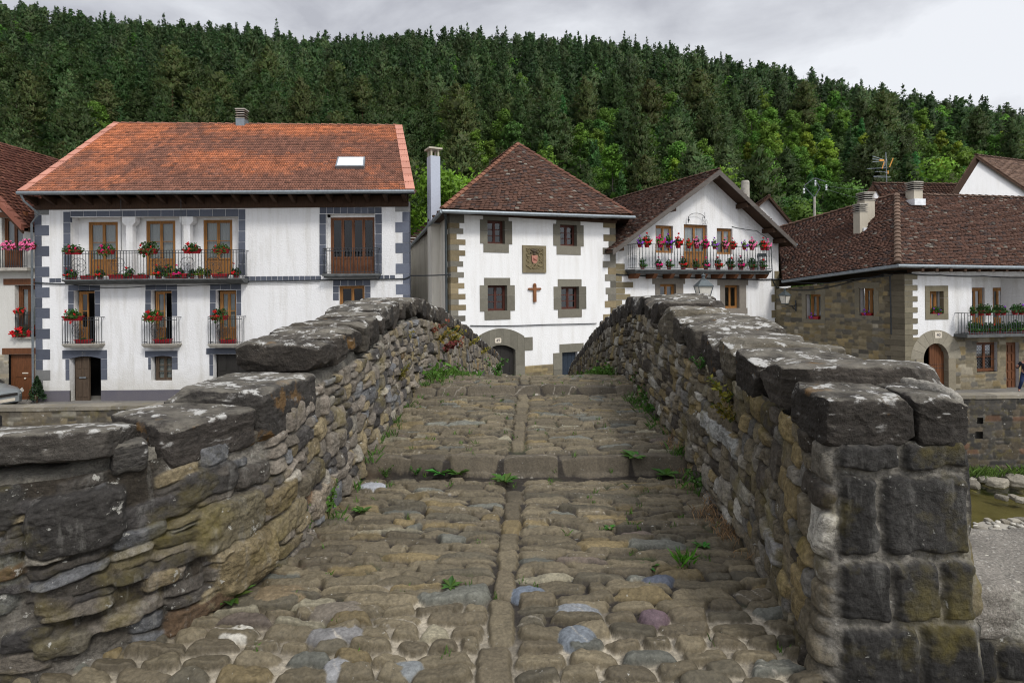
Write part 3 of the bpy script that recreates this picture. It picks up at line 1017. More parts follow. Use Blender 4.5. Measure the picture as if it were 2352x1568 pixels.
cope_px(-330, 252, 1012, 1086, .36, 421, -.12); cope_px(262, 342, 1024, 1086, .3, 422, -.1, (.05, .046, .041)); cope_px(383, 582, 950, 1046, .46, 423, .05, (.05, .043, .037)); cope_px(588, 724, 872, 990, .55, 424, .0, (.05, .045, .04))
coping(LP, .1, LP.find(-345, 1050)[0], 'coping', 44, 60, COPC, pl, th=.17, w=.4, lens=(.4, .7))
coping(LP, LP.find(728, 830)[0], ucrest + .2, 'coping', 42, 130, COPC, pl, th=.21, w=.6, over=.025, lens=(.19, .36))
coping(LP, ucrest + .2, UL, 'coping', 43, 90, COPC, pl, th=.26, w=.58, far=True)
coping(RP, uc1 + .36, ucrR + .2, 'coping', 52, 125, COPC, pr_, th=.25, w=.62, over=.03, lens=(.26, .5))
coping(RP, ucrR + .2, UR, 'coping', 53, 90, COPC, pr_, th=.26, w=.58, far=True)
# two large blocks on the square end of the right parapet
for (xa, xb, ya, yb, sd) in ((1.125, 1.46, 2.035, 2.46, 901), (1.465, 1.665, 2.04, 2.5, 903)):
    p, f = rock(xb - xa, yb - ya, .18, 60, sd, facets=18, rough=.011, keep=.88, pw=12, f0=9)
    p[:, 0] += p[:, 1] * .17
    q = p + np.array(((xa + xb) / 2 + .03, (ya + yb) / 2, EYE - .485))
    c = np.array((.036, .031, .026)) * (1 + .3 * fbm(q[:, 0] * 9, q[:, 1] * 9, q[:, 2] * 9, 6, 3))[:, None]
    o = mesh_np('coping_stone', q, f, M['coping'], None, c, True); crisp(o); to_part(o, pr_)
# mortar lumps spread over the coping
def lump(px, py, Y, dx, dy, dz, sd, par, col=(.34, .32, .28), shear=0.0):
    c = P(px, py, Y)
    p, f = rock(dx, dy, dz, 30, sd, facets=5, rough=.007, keep=.9, pw=3, f0=20)
    p[:, 2] += p[:, 0] * shear
    q = p + np.array(c)
    cc = np.array(col) * (1 + .35 * fbm(q[:, 0] * 30, q[:, 1] * 30, q[:, 2] * 30, 5, 3))[:, None]
    o = mesh_np('mortar_patch', q, f, M['mortar'], None, cc, True); to_part(o, par)


lump(2112, 915, 2.27, .055, .42, .15, 74, pr_, (.3, .28, .24)); lump(1960, 872, 2.5, .44, .1, .09, 75, pr_, (.4, .37, .31))

# body of the bridge below the deck: abutments and the vault between them
sec = []
for yy in np.linspace(-2, 22.5, 50):
    arch = 0
    if 8.2 < yy < 17.2: arch = sqrt(max(0, 1 - ((yy - 12.7) / 4.5) ** 2))
    zt = float(deck_z(yy)) - .11
    zb = min(-2.6 + arch * (float(deck_z(12.7)) - .55 + 2.6), zt - .35)
    c = .05 + .048 * max(0, yy - 5)
    sec.append((yy, c - 1.78 if yy > 3.2 else c - 1.25, c + 1.78 if yy > 2.2 else c + 1.55, zb, zt))
v = []; f = []
for yy, xa, xb, zb, zt in sec: v += [(xa, yy, zb), (xb, yy, zb), (xb, yy, zt), (xa, yy, zt)]
for i in range(len(sec) - 1):
    b = i * 4
    for k in range(4): f.append((b + k, b + (k + 1) % 4, b + 4 + (k + 1) % 4, b + 4 + k))
f += [(3, 2, 1, 0), tuple((len(sec) - 1) * 4 + k for k in range(4))]
o = mesh_np('vault', v, np.array(f), M['sand'], None, np.tile((.12, .1, .075), (len(v), 1)))
_cw(o, bridge)
# ================================================================== HOUSES
class House:
    def __init__(h, name, x, y, ang, label, cat='house'):
        a = radians(ang)
        h.o = Vector((x, y)); h.d = Vector((cos(a), sin(a))); h.n = Vector((-sin(a), cos(a)))
        h.root = tag(empty(name, (x, y, 0), a), label, cat)
        h.op = []
        h.rr = random.Random(name + str(x))

    def sz(h, px, py, off=0.0):
        X, Z = ray(px, py)
        R = Vector((X, 1))
        t = (h.o - h.n * off).dot(h.n) / R.dot(h.n)
        return (R * t - h.o).dot(h.d), EYE + Z * t

    def rect(h, x0, y0, x1, y1, off=0.0):
        ym = (y0 + y1) / 2; xm = (x0 + x1) / 2
        return h.sz(x0, ym, off)[0], h.sz(x1, ym, off)[0], h.sz(xm, y1, off)[1], h.sz(xm, y0, off)[1]

    def loc(h, X, Y, Z):
        v = Vector((X, Y)) - h.o
        return Vector((v.dot(h.d), v.dot(h.n), Z))

    def locp(h, px, py, Y): return h.loc(*P(px, py, Y))

    def world(h, s, y, z):
        q = h.o + h.d * s + h.n * y
        return Vector((q.x, q.y, z))


def wall(mb, s0, s1, z0, ztop, ops, y=0.0, rev=.3, breaks=()):
    """front wall with openings (s0,s1,z0,z1), reveals of depth rev; ztop may be a function of s"""
    zt = ztop if callable(ztop) else (lambda s: ztop)
    S = sorted(set([s0, s1, *breaks] + [q for o in ops for q in o[:2] if s0 < q < s1]))
    zmax = max(zt(s) for s in S)
    Z = sorted(set([z0, zmax] + [q for o in ops for q in o[2:4] if z0 < q < zmax]))
    for a, b in zip(S[:-1], S[1:]):
        for c, d in zip(Z[:-1], Z[1:]):
            ms, mz = (a + b) / 2, (c + d) / 2
            if any(o[0] < ms < o[1] and o[2] < mz < o[3] for o in ops): continue
            ta, tb = zt(a), zt(b)
            if ta <= c and tb <= c: continue
            # clip the cell under the roof line
            pts = [(a, c), (b, c)]
            if tb >= d: pts.append((b, d))
            elif tb > c: pts.append((b, tb))
            if (ta - d) * (tb - d) < 0:
                k = (d - ta) / (tb - ta); pts.append((a + (b - a) * k, d))
            if ta >= d: pts.append((a, d))
            elif ta > c: pts.append((a, ta))
            if ta < c or tb < c:
                k = (c - ta) / (tb - ta); m_ = a + (b - a) * k
                pts = [(q if zt(q[0]) >= c - 1e-6 else (m_, c)) for q in pts]
            mb.poly([(q[0], y, q[1]) for q in pts])
    for o in ops:
        a, b, c, d = o[:4]
        r = rev if len(o) < 5 else o[4]
        if not r: continue
        mb.quad((a, y, c), (a, y + r, c), (a, y + r, d), (a, y, d))
        mb.quad((b, y, c), (b, y, d), (b, y + r, d), (b, y + r, c))
        mb.quad((a, y, d), (a, y + r, d), (b, y + r, d), (b, y, d))
        mb.quad((a, y, c), (b, y, c), (b, y + r, c), (a, y + r, c))


def window(h, R, y=.18, mat='oak', rows=2, leaves=2, panel=0.0, curtain='curtain', fw=.07, name='window', open_right=False, label=None, parent=None):
    """joinery at depth y: frame, leaves with glazing bars, panes, curtain"""
    s0, s1, z0, z1 = R
    mb = MB(); d = .07
    mb.box(s0, s0 + fw, y, y + d, z0, z1); mb.box(s1 - fw, s1, y, y + d, z0, z1)
    mb.box(s0 + fw, s1 - fw, y, y + d, z1 - fw, z1); mb.box(s0 + fw, s1 - fw, y, y + d, z0, z0 + fw * .8)
    w = (s1 - s0 - 2 * fw) / leaves
    pz = z0 + panel
    glass = MB()
    for k in range(leaves):
        a = s0 + fw + w * k; b = a + w
        if open_right and k == leaves - 1: continue
        st = .055
        mb.box(a + .004, a + st, y + .012, y + .055, z0 + fw * .8, z1 - fw)
        mb.box(b - st, b - .004, y + .012, y + .055, z0 + fw * .8, z1 - fw)
        mb.box(a + st, b - st, y + .014, y + .053, z1 - fw - st, z1 - fw)
        zb = z0 + fw * .8
        mb.box(a + st, b - st, y + .014, y + .053, zb, zb + st)
        if panel:
            mb.box(a + st, b - st, y + .014, y + .053, pz - .04, pz + .03)
            mb.box(a + st, b - st, y + .035, y + .05, zb + st, pz - .04)
            m3 = (a + b) / 2
            mb.box(m3 - .02, m3 + .02, y + .02, y + .036, zb + st, pz - .04)
        lo = pz if panel else zb + st; hi = z1 - fw - st
        for q in range(1, rows):
            zz = lo + (hi - lo) * q / rows
            mb.box(a + st, b - st, y + .018, y + .05, zz - .016, zz + .016)
        glass.quad((a + st, y + .036, lo), (b - st, y + .036, lo), (b - st, y + .036, hi), (a + st, y + .036, hi))
    o = mb.build(name, M[mat], parent or h.root)
    if label: o['label'] = label
    if glass.v: glass.build('pane', M['glass'], o)
    lo = pz if panel else z0 + fw
    if curtain:
        n = 26; vs = []; fs = []
        se = s1 - fw - (w if open_right else 0)
        for side in (0, 1):
            a = s0 + fw + (se - s0 - fw) * (.0 if side == 0 else .52); b = s0 + fw + (se - s0 - fw) * (.48 if side == 0 else 1.0)
            base = len(vs)
            for i in range(n):
                t = i / (n - 1); s = a + (b - a) * t
                dy = .014 * sin(t * 40 + side) + .008 * sin(t * 17)
                vs += [(s, y + .12 + dy, lo), (s, y + .12 + dy, z1 - fw)]
            fs += [(base + 2 * i, base + 2 * i + 2, base + 2 * i + 3, base + 2 * i + 1) for i in range(n - 1)]
        c = MB(); c.add(vs, fs); c.build('curtain', M[curtain], o, True)
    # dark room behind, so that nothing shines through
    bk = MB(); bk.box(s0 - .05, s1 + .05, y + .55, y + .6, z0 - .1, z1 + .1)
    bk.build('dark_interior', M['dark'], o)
    return o


def blocks(h, rects, mat, name, base, y=-.02, th=.1, var=.16, parent=None, off=0.0, px=True):
    mb = MB()
    for q in rects:
        s0, s1, z0, z1 = h.rect(*q) if px else q
        k = 1 + h.rr.uniform(-var, var)
        mb.box(s0, s1, y + h.rr.uniform(-.003, .003), y + th, z0, z1, [c * k for c in base])
    return mb.build(name, M[mat], parent or h.root)


def railing(h, s0, s1, z0, z1, out, n, mat='iron', name='railing', parent=None, r=.008, turned=False, side=True, wall_y=0.0):
    mb = MB()
    y = wall_y - out
    for z in ((z1,) if turned else (z1, z1 - .1)):
        mb.box(s0, s1, y - .016, y + .016, z - .012, z + .012)
    mb.box(s0, s1, y - .012, y + .012, z0 + .05, z0 + .07)
    def bal(x, yy):
        if turned:
            H = z1 - z0 - .06
            prof = [(.010, 0), (.010, .08 * H), (.016, .14 * H), (.009, .2 * H), (.02, .38 * H), (.02, .42 * H), (.011, .46 * H), (.024, .49 * H), (.011, .52 * H), (.02, .56 * H), (.018, .62 * H), (.009, .8 * H), (.014, .86 * H), (.009, .9 * H), (.009, H)]
            mb.lathe((x, yy, z0 + .06), prof, 6)
        else:
            mb.box(x - r, x + r, yy - r, yy + r, z0, z1)
    for i in range(n + 1): bal(s0 + (s1 - s0) * i / n, y)
    if side:
        for s in (s0, s1):
            for z in (z1, z0 + .06): mb.box(s - .012, s + .012, y, wall_y, z - .012, z + .012)
            m = max(2, int(out / .13))
            for i in range(1, m): bal(s, y + out * i / m)
    return mb.build(name, M[mat], parent or h.root, turned)


def scroll(mb, c, rad, y, r=.006):
    """iron circles crossing each other, as on the balcony fronts"""
    for k in range(4):
        t = pi / 4 + k * pi / 2
        cx, cz = c[0] + rad * .5 * cos(t), c[1] + rad * .5 * sin(t)
        mb.tube([(cx + rad * .55 * cos(q * pi / 6), y, cz + rad * .55 * sin(q * pi / 6)) for q in range(13)], r, 4)
    mb.tube([(c[0] + rad * cos(q * pi / 8), y, c[1] + rad * sin(q * pi / 8)) for q in range(17)], r, 4)


def flat_tiles(EL, ER, RR, RL, pitch=.13, tw=.19, th=.026, seed=1, pal=None, lift=1.9, sag=0.0):
    """rows of flat clay tiles between the eave EL-ER and the ridge RL-RR; returns arrays"""
    rg = np.random.default_rng(seed)
    EL, ER, RR, RL = (np.array(q, float) for q in (EL, ER, RR, RL))
    nrm = np.cross(ER - EL, (RL + RR) / 2 - (EL + ER) / 2); nrm /= np.linalg.norm(nrm)
    if nrm[2] < 0: nrm = -nrm
    L = np.linalg.norm((RL + RR) / 2 - (EL + ER) / 2)
    n = int(L / pitch)
    V = []; C = []
    for i in range(n):
        t0 = i / n; t1 = min(1.0, (i + 1.35) / n)
        a0 = EL + (RL - EL) * t0; b0 = ER + (RR - ER) * t0; a1 = EL + (RL - EL) * t1; b1 = ER + (RR - ER) * t1
        w = np.linalg.norm(b0 - a0)
        if w < .12: continue
        m = max(1, int(w / tw))
        e = (np.arange(m + 1) + (rg.random() - .5)) / m
        e[1:-1] += rg.normal(0, .04, max(0, m - 1)) / m
        e = np.clip(e, 0, 1); e[0] = 0; e[-1] = 1
        e0 = e[:-1][:, None]; e1 = e[1:][:, None]; g = .006 / w
        l0 = (th * lift + rg.normal(0, .007, (m, 1)) + np.abs(rg.normal(0, .004, (m, 1)))); l1 = th * .2 + rg.normal(0, .003, (m, 1))
        sh = rg.normal(0, .014, (m, 1)) / L
        jr = rg.normal(0, .005, (m, 1))
        lo_a = a0 + (a1 - a0) * sh * 0; up = (RL - EL) * sh
        A = a0 + (b0 - a0) * (e0 + g) + up; B = a0 + (b0 - a0) * (e1 - g) + up
        Cq = a1 + (b1 - a1) * (e1 - g); D = a1 + (b1 - a1) * (e0 + g)
        top = [A + nrm * (l0 + jr), B + nrm * (l0 - jr), Cq + nrm * l1, D + nrm * l1]
        bot = [A + nrm * (l0 + jr - th), B + nrm * (l0 - jr - th), Cq - nrm * th, D - nrm * th]
        V.append(np.stack(bot + top, 1))
        if pal is None:
            k = rg.random((m, 1)); base = np.where(k < .6, np.array((.108, .058, .042)), np.where(k < .78, np.array((.07, .048, .042)), np.where(k < .9, np.array((.122, .062, .043)), np.where(k < .965, np.array((.125, .068, .047)), np.array((.2, .18, .15))))))
        else:
            base = pal(rg, m, (A + B) / 2, t0)
        C.append(np.repeat((base * rg.uniform(.82, 1.18, (m, 1)))[:, None, :], 8, 1))
    V = np.concatenate(V).reshape(-1, 3); C = np.concatenate(C).reshape(-1, 3)
    k = np.arange(len(V) // 8)[:, None] * 8
    F = np.concatenate([k + np.array(q) for q in ((4, 5, 6, 7), (0, 1, 5, 4), (1, 2, 6, 5), (3, 0, 4, 7), (0, 3, 2, 1))])
    return V, F, C


def join(parts):
    V = []; F = []; C = []; b = 0
    for v, f, c in parts:
        V.append(v); F.append(f + b); C.append(c); b += len(v)
    return np.concatenate(V), np.concatenate(F), np.concatenate(C)


def caps(h, a, b, r=.11, L=.38, base=(.16, .075, .048), seed=3, name='hip_tile', parent=None, var=.3):
    """a line of half round cap tiles from a (low) to b (high)"""
    rg = random.Random(seed); mb = MB()
    a = Vector(a); b = Vector(b); d = b - a; n = max(1, int(d.length / L)); d /= n
    u = d.normalized(); s = u.cross(Vector((0, 0, 1))).normalized(); w = s.cross(u)
    for i in range(n):
        p0 = a + d * i; p1 = a + d * (i + 1.12); vs = []
        for p, rr_, lf in ((p0, r * 1.1, .035), (p1, r * .92, .0)):
            for k in range(7):
                t = pi * k / 6
                vs.append(p + s * (rr_ * cos(t)) + w * (rr_ * .8 * sin(t) + lf - .02))
        k = 1 + rg.uniform(-var, var)
        mb.add(vs, [(q, q + 1, q + 8, q + 7) for q in range(6)] + [tuple(range(6, -1, -1))], [c * k for c in base])
    return mb.build(name, M['shingle'], parent or h.root)


def gutter(h, pts, r=.07, parent=None):
    mb = MB(); mb.tube(pts, r, 8); return mb.build('gutter', M['zinc'], parent or h.root, True)


def text(s, size, mat, parent, loc, name='number', rot=0.0):
    cu = bpy.data.curves.new(name, 'FONT'); cu.body = s; cu.size = size; cu.extrude = .004; cu.align_x = 'CENTER'; cu.align_y = 'CENTER'
    tmp = bpy.data.objects.new(name, cu); COL.objects.link(tmp)
    dg = bpy.context.evaluated_depsgraph_get()
    me = bpy.data.meshes.new_from_object(tmp.evaluated_get(dg))
    bpy.data.objects.remove(tmp)
    me.materials.clear(); me.materials.append(mat)
    o = bpy.data.objects.new(name, me); COL.objects.link(o); o.parent = parent
    o.location = loc; o.rotation_euler = (radians(90), 0, 0)
    return o


def masonry(name, s0, s1, z0, z1, ops, tab, seed, parent, cell=.035, su=.3, sv=.17, mcol=(.2, .175, .13), hmax=.035, mat='rubble', y=0.0, ztop=None, regular=.4, extra=()):
    """stone wall in the plane y of the parent, with openings left out"""
    r = random.Random(seed)
    us = np.arange(s0, s1 + cell, cell); vs = np.arange(z0, z1 + cell, cell)
    us[-1] = s1; vs[-1] = z1
    st = []
    for q in guillotine(s0, s1, z0, z1, su, sv, r, regular):
        d = wall_stone(*q, tab, r, hmax); d.update(p=r.uniform(4, 8), k=r.uniform(5, 9), rot=r.uniform(-.03, .03)); st.append(d)
    st += list(extra)
    U, V, H, C = splat(us, vs, st, .004, mcol, seed, warp=.012, wf=5)
    cu = (us[:-1] + us[1:]) / 2; cv = (vs[:-1] + vs[1:]) / 2
    mask = np.ones((len(us) - 1, len(vs) - 1), bool)
    for a, b, c, d in [o[:4] for o in ops]:
        mask &= ~((cu[:, None] > a) & (cu[:, None] < b) & (cv[None] > c) & (cv[None] < d))
    if ztop is not None: mask &= cv[None] < ztop(cu)[:, None]
    o = mesh_np(name, np.stack([U, y - H, V], -1).reshape(-1, 3), grid_faces(len(us), len(vs), mask=mask), M[mat], parent, C.reshape(-1, 3), True)
    return o


def vent_chimney(h, s, y, z0, zc, z1, w, d, mat, name='chimney', slats=4, parent=None):
    mb = MB(); mb.box(s - w / 2, s + w / 2, y - d / 2, y + d / 2, z0, zc)
    o = mb.build(name, M[mat], parent or h.root)
    m2 = MB(); m2.box(s - w * .36, s + w * .36, y - d * .36, y + d * .36, zc, z1 - .03)
    m2.build('flue_core', M['door_dark'], o)
    m3 = MB()
    for k in range(slats):
        z = zc + (z1 - zc) * (k + .55) / slats
        e = w * .07
        m3.hexa([(s - w / 2 - e, y - d / 2 - e, z - .05), (s + w / 2 + e, y - d / 2 - e, z - .05), (s + w / 2 + e, y + d / 2 + e, z - .05), (s - w / 2 - e, y + d / 2 + e, z - .05),
                 (s - w / 2 + e, y - d / 2 + e, z), (s + w / 2 - e, y - d / 2 + e, z), (s + w / 2 - e, y + d / 2 - e, z), (s - w / 2 + e, y + d / 2 - e, z)])
    m3.box(s - w * .56, s + w * .56, y - d * .56, y + d * .56, z1 - .03, z1 + .03)
    m3.build('vent_louvre', M['concrete'], o)
    return o


def arch_top(mb, s0, s1, zt, o0, o1, zs, rise, y0, y1, col, n=14):
    """lintel block s0..s1 up to zt whose underside is cut by a shallow arch over o0..o1"""
    c = (o0 + o1) / 2; hw = (o1 - o0) / 2
    xs = [s0] + [o0 + (o1 - o0) * i / n for i in range(n + 1)] + [s1]
    za = lambda x: zs + rise * (1 - ((x - c) / hw) ** 2) if o0 - 1e-6 <= x <= o1 + 1e-6 else zs
    for a, b in zip(xs[:-1], xs[1:]):
        if b - a < 1e-5: continue
        mb.hexa([(a, y0, za(a)), (b, y0, za(b)), (b, y1, za(b)), (a, y1, za(a)), (a, y0, zt), (b, y0, zt), (b, y1, zt), (a, y1, zt)], col)


def jit(base, rr, a, b):
    k = rr.uniform(a, b)
    return tuple(x * k for x in base)


# ------------------------------------------------------------------ house 51, long white house on the left
A = House('white_house', (82 - 1176) / 1300 * 23.6, 23.6, 0, 'long white house with slate corner blocks and bright orange tiled roof')
WA = A.sz(940, 640)[0]
ZA = 8.2
BASEC = (.088, .098, .125)
# openings in front wall
loggia = A.rect(162.5, 497.5, 547.5, 636)
bigwin = A.rect(749.5, 491, 861, 632)
sm = [A.rect(170, 667, 218, 790), A.rect(347, 667, 395, 790), A.rect(496, 666, 543, 790)]
w4 = A.rect(778.6, 656, 838, 760)
door51 = A.rect(160, 818, 232, 926)
gwin = A.rect(347, 817, 395, 874.5)
garage = A.rect(490, 813, 596, 926)
opsA = [(*loggia, 0), bigwin, *sm, w4, door51, gwin, garage]
mb = MB(); wall(mb, 0, WA, -.4, ZA, opsA, rev=.28)
lo = .45
ldoors = [A.rect(203.7, 509.7, 271, 634, -lo), A.rect(336, 507, 403, 633, -lo), A.rect(467.5, 505, 534, 632, -lo)]
wall(mb, loggia[0], loggia[1], loggia[2], loggia[3], ldoors, y=lo, rev=.1)
mb.quad((loggia[0], 0, loggia[2]), (loggia[0], lo, loggia[2]), (loggia[0], lo, loggia[3]), (loggia[0], 0, loggia[3]))
mb.quad((loggia[1], 0, loggia[2]), (loggia[1], 0, loggia[3]), (loggia[1], lo, loggia[3]), (loggia[1], lo, loggia[2]))
mb.quad((loggia[0], 0, loggia[3]), (loggia[0], lo, loggia[3]), (loggia[1], lo, loggia[3]), (loggia[1], 0, loggia[3]))
# side and back walls
Lb = A.loc(-21.3, 36.6, 0); Rb = A.loc(-8.0, 36.6, 0)
mb.quad((0, 0, -.4), (0, 0, ZA), (Lb.x, Lb.y, ZA), (Lb.x, Lb.y, -.4)); mb.quad((WA, 0, -.4), (Rb.x, Rb.y, -.4), (Rb.x, Rb.y, ZA), (WA, 0, ZA))
mb.quad((Lb.x, Lb.y, -.4), (Lb.x, Lb.y, ZA), (Rb.x, Rb.y, ZA), (Rb.x, Rb.y, -.4))
wa = mb.build('wall', M['white'], A.root)
for x0, x1 in ((291, 306), (423, 438)):
    mbp = MB()     # white posts in the loggia
    s0, s1, _, _ = A.rect(x0, 500, x1, 630, -.1)
    z1 = loggia[3]; z0 = loggia[2]
    mbp.box(s0, s1, .06, .3, z0, z1 - .35); mbp.hexa([(s0 - .02, .05, z1 - .35), (s1 + .02, .05, z1 - .35), (s1 + .02, .32, z1 - .35), (s0 - .02, .32, z1 - .35), (s0 - .14, .03, z1 - .22), (s1 + .14, .03, z1 - .22), (s1 + .14, .34, z1 - .22), (s0 - .14, .34, z1 - .22)])
    mbp.box(s0 - .14, s1 + .14, .03, .34, z1 - .22, z1)
    mbp.build('loggia_post', M['white'], A.root)
for R in ldoors: window(A, R, y=lo + .03, rows=2, panel=(R[3] - R[2]) * .3, name='balcony_door')
window(A, (bigwin[0] + .12, bigwin[1] - .01, bigwin[2], bigwin[3] - .12), y=.2, mat='brown', rows=1, leaves=4, panel=.75, curtain=None, name='glazed_door')
mb = MB(); mb.box(bigwin[0] - .005, bigwin[0] + .125, .19, .3, bigwin[2], bigwin[3]); mb.box(bigwin[0], bigwin[1], .19, .3, bigwin[3] - .125, bigwin[3] + .005); mb.build('loggia_reveal', M['white'], A.root)
for i, R in enumerate(sm):
    mb = MB(); window(A, (R[0] + .1, R[1] - .01, R[2], R[3] - .04), y=.16, rows=2, panel=(R[3] - R[2]) * .3, name='balcony_door', open_right=i < 2, curtain='curtain' if i else None)
window(A, w4, y=.14, rows=1, leaves=2, curtain=None, name='window')
window(A, (gwin[0] + .1, gwin[1], gwin[2], gwin[3]), y=.17, mat='door_old', rows=3, name='window')
# slate blocks round the openings
SP = []
def strip(x0, x1, y0, y1, n, horiz, gap=1.0):
    out = []
    for k in range(n):
        if horiz:
            w_ = (x1 - x0) / n; out.append((x0 + w_ * k + gap / 2, y0, x0 + w_ * (k + 1) - gap / 2, y1))
        else:
            w_ = (y1 - y0) / n; out.append((x0, y0 + w_ * k + gap / 2, x1, y0 + w_ * (k + 1) - gap / 2))
    return out


for x0, x1, y0, y1, n, hz in ((162.5, 547.5, 485.5, 497.5, 13, True), (146, 162, 486, 636, 6, False), (548, 563.5, 480.5, 632, 6, False)):
    q_ = strip(x0, x1, y0, y1, n, hz)
    if hz: q_ = [(a, b - 5.5 * (a - 162) / 385, c, d - 5.5 * (a - 162) / 385 + 4.5 * (a - 162) / 385) for a, b, c, d in q_]
    SP += q_
blocks(A, SP, 'slate', 'loggia_surround', BASEC, y=-.012)
blocks(A, strip(734, 877, 476.5, 490.5, 9, True) + strip(734, 748.5, 491.5, 632, 6, False) + strip(862, 877, 491.5, 630, 6, False), 'slate', 'window_surround', BASEC, y=-.012)
for (x0, x1, xa, xb, yt) in ((157, 230, 170, 218, 655), (334, 407, 347, 395, 654), (482.5, 554, 496, 543, 652.5)):
    blocks(A, strip(x0, x1, yt, yt + 12, 3, True) + strip(x0, xa - .5, yt + 12.5, yt + 73, 2, False) + strip(xb + .5, x1, yt + 12.5, yt + 72, 2, False), 'slate', 'window_surround', BASEC, y=-.012)
blocks(A, strip(765, 851, 643, 655.5, 5, True) + strip(765, 778, 656, 690, 2, False) + strip(838.6, 851, 656, 690, 2, False), 'slate', 'window_surround', BASEC, y=-.012)
# lintels with flat arches
for (x0, y0, x1, yb, R, rise, y2, sp, nm) in ((143.5, 804, 246, 823, door51, .1, 873, 1, 'door_surround'), (333.5, 805.5, 408, 817.5, (gwin[0] + .1, gwin[1], gwin[2], gwin[3]), .05, 849, 1, 'window_surround'), (474, 799, 612, 812.5, garage, .0, 863, 1, 'door_surround')):
    mb = MB(); s0, s1, zb_, zt_ = A.rect(x0, y0, x1, yb)
    k = BASEC
    arch_top(mb, s0, s1, zt_, R[0], R[1], zb_ if rise < .01 else R[3] - rise, rise, -.012, .16, k)
    xl = (A.rect(x0, 0, x1, 10)[0], (R[0] if nm != 'window_surround' else gwin[0]) - .006); xr = (R[1] + .006, s1)
    zz = A.sz(x0, y2)[1]; zm = zb_ if rise < .01 else R[3] - rise
    for a, b in ((xl, 0), (xr, 1)):
        if nm == 'door_surround' and b and x0 > 400: continue
        for q in range(2): mb.box(a[0], a[1], -.012, .1, zz + (zm - .012 - zz) * q / 2 + .006, zz + (zm - .012 - zz) * (q + 1) / 2 - .006, jit(k, A.rr, .85, 1.15))
    sur = mb.build(nm, M['slate'], A.root)
    if nm == 'door_surround' and x0 < 200: text('51', .2, M['chalk'], sur, (*[A.sz(193, 811.5)[0]], -.014, A.sz(193, 811.5)[1]))
# door 51: left leaf shut, right leaf open inwards
d0, d1, dz0, dz1 = door51
mb = MB(); m_ = d0 + .12 + (d1 - d0 - .12) * .5
mb.box(d0 + .12, m_, .16, .22, 0, dz1 - .05)
for a, b, c, d in ((.08, .5, 1.35, 1.85), (.08, .5, .95, 1.28), (.08, .5, .15, .85)):
    for q in (0, 1):
        x0 = d0 + .16 + (m_ - d0 - .2) * q / 2; x1 = x0 + (m_ - d0 - .24) / 2
        mb.box(x0 + .02, x1, .14, .161, c, d)
mb.box(m_ - .05, m_ + .01, .12, .165, 0, dz1 - .08)
dr = mb.build('front_door', M['door_old'], A.root)
mb = MB(); mb.box(d0 + .3, d0 + .58, .125, .141, .93, .99); mb.build('letter_slot', M['zinc'], dr)
mb = MB(); mb.box(d0 - .1, d1 + .1, 1.3, 1.35, -.2, dz1 + .1); mb.build('dark_hall', M['dark'], dr)
# double door behind the parapet
g0, g1, gz0, gz1 = garage
mb = MB(); mm = (g0 + g1) / 2
for a, b in ((g0 + .1, mm - .01), (mm + .01, g1)):
    mb.box(a, b, .16, .2, 0, gz1)
    for q in range(2): mb.box(a + .08 + q * (b - a) / 2, a + (q + 1) * (b - a) / 2 - .04, .14, .165, gz1 - .7, gz1 - .12)
mb.build('double_door', M['door_dark'], A.root)
# base band, string course, quoins
mb = MB()
for a, b in ((0.0, door51[0]), (door51[1], garage[0]), (garage[1], WA)): mb.box(a, b, -.008, .05, -.4, A.sz(250, 896)[1])
mb.build('base_band', M['band'], A.root)
blocks(A, [(x, 639.5 - (x - 90) * .0085, x + 12.6, 650 - 1.5 - (x - 90) * .0085) for x in [114 + 13.4 * k for k in range(2)]], 'slate', 'string_course', BASEC, y=-.012)
blocks(A, [(x, 639 - (x - 90) * .0085, x + 11.6, 648 - (x - 90) * .0085) for x in [562 + 12.6 * k for k in range(14)]], 'slate', 'string_course', BASEC, y=-.012)
blocks(A, [(x, 632, x + 11, 640) for x in (870, 883, 896)], 'slate', 'string_course', BASEC, y=-.012)
q_ = []; zq = A.sz(90, 897)[1]; k = 0
mb = MB(); mq2 = MB()
rowh = (ZA - zq) / 18.0
while zq < ZA - .05:
    wide = k % 2 == 1
    c = jit(BASEC, A.rr, .8, 1.3)
    if k in (0, 1, 17): c = (.17, .17, .165)
    x1 = .58 if wide else .27
    mb.box(-.014, x1, -.014, .2, zq + .006, min(zq + rowh - .006, ZA), c)
    x1 = .56 if wide else .26
    mq2.box(WA - x1, WA + .014, -.014, .3, zq + .006, min(zq + rowh - .006, ZA), [x * 1.5 for x in c])
    zq += rowh; k += 1
mb.build('quoin_strip', M['slate'], A.root); mq2.build('quoin_strip', M['slate'], A.root)
# balconies
s0, s1, z0, z1 = A.rect(142.5, 640, 555, 648, .6)
mb = MB(); prof = [(-.62, .0), (-.64, -.03), (-.62, -.07), (-.5, -.1), (-.42, -.17), (-.2, -.2), (0, -.2), (0, 0)]
vs = [(s0 - p[0] * 0, p[0], z1 + p[1]) for p in prof] + [(s1, p[0], z1 + p[1]) for p in prof]; n = len(prof)
mb.add(vs, [tuple(range(n)), tuple(range(2 * n - 1, n - 1, -1))] + [(i, i + n, (i + 1) % n + n, (i + 1) % n) for i in range(n)])
balc = mb.build('balcony', M['concrete_dark'], A.root)
ra = A.rect(144, 575.5, 556, 636, .55)
railing(A, ra[0], ra[1], z1, ra[3], .55, 62, parent=balc)
for cx in (180, 305 - 125 + 90, 365, 490, 430):
    mb = MB(); s_, _ = A.sz(cx, 605, .56); scroll(mb, (s_, (z1 + ra[3]) / 2), .3, -.555); mb.build('railing_scroll', M['iron'], balc)
BAL_A = (ra, z1)
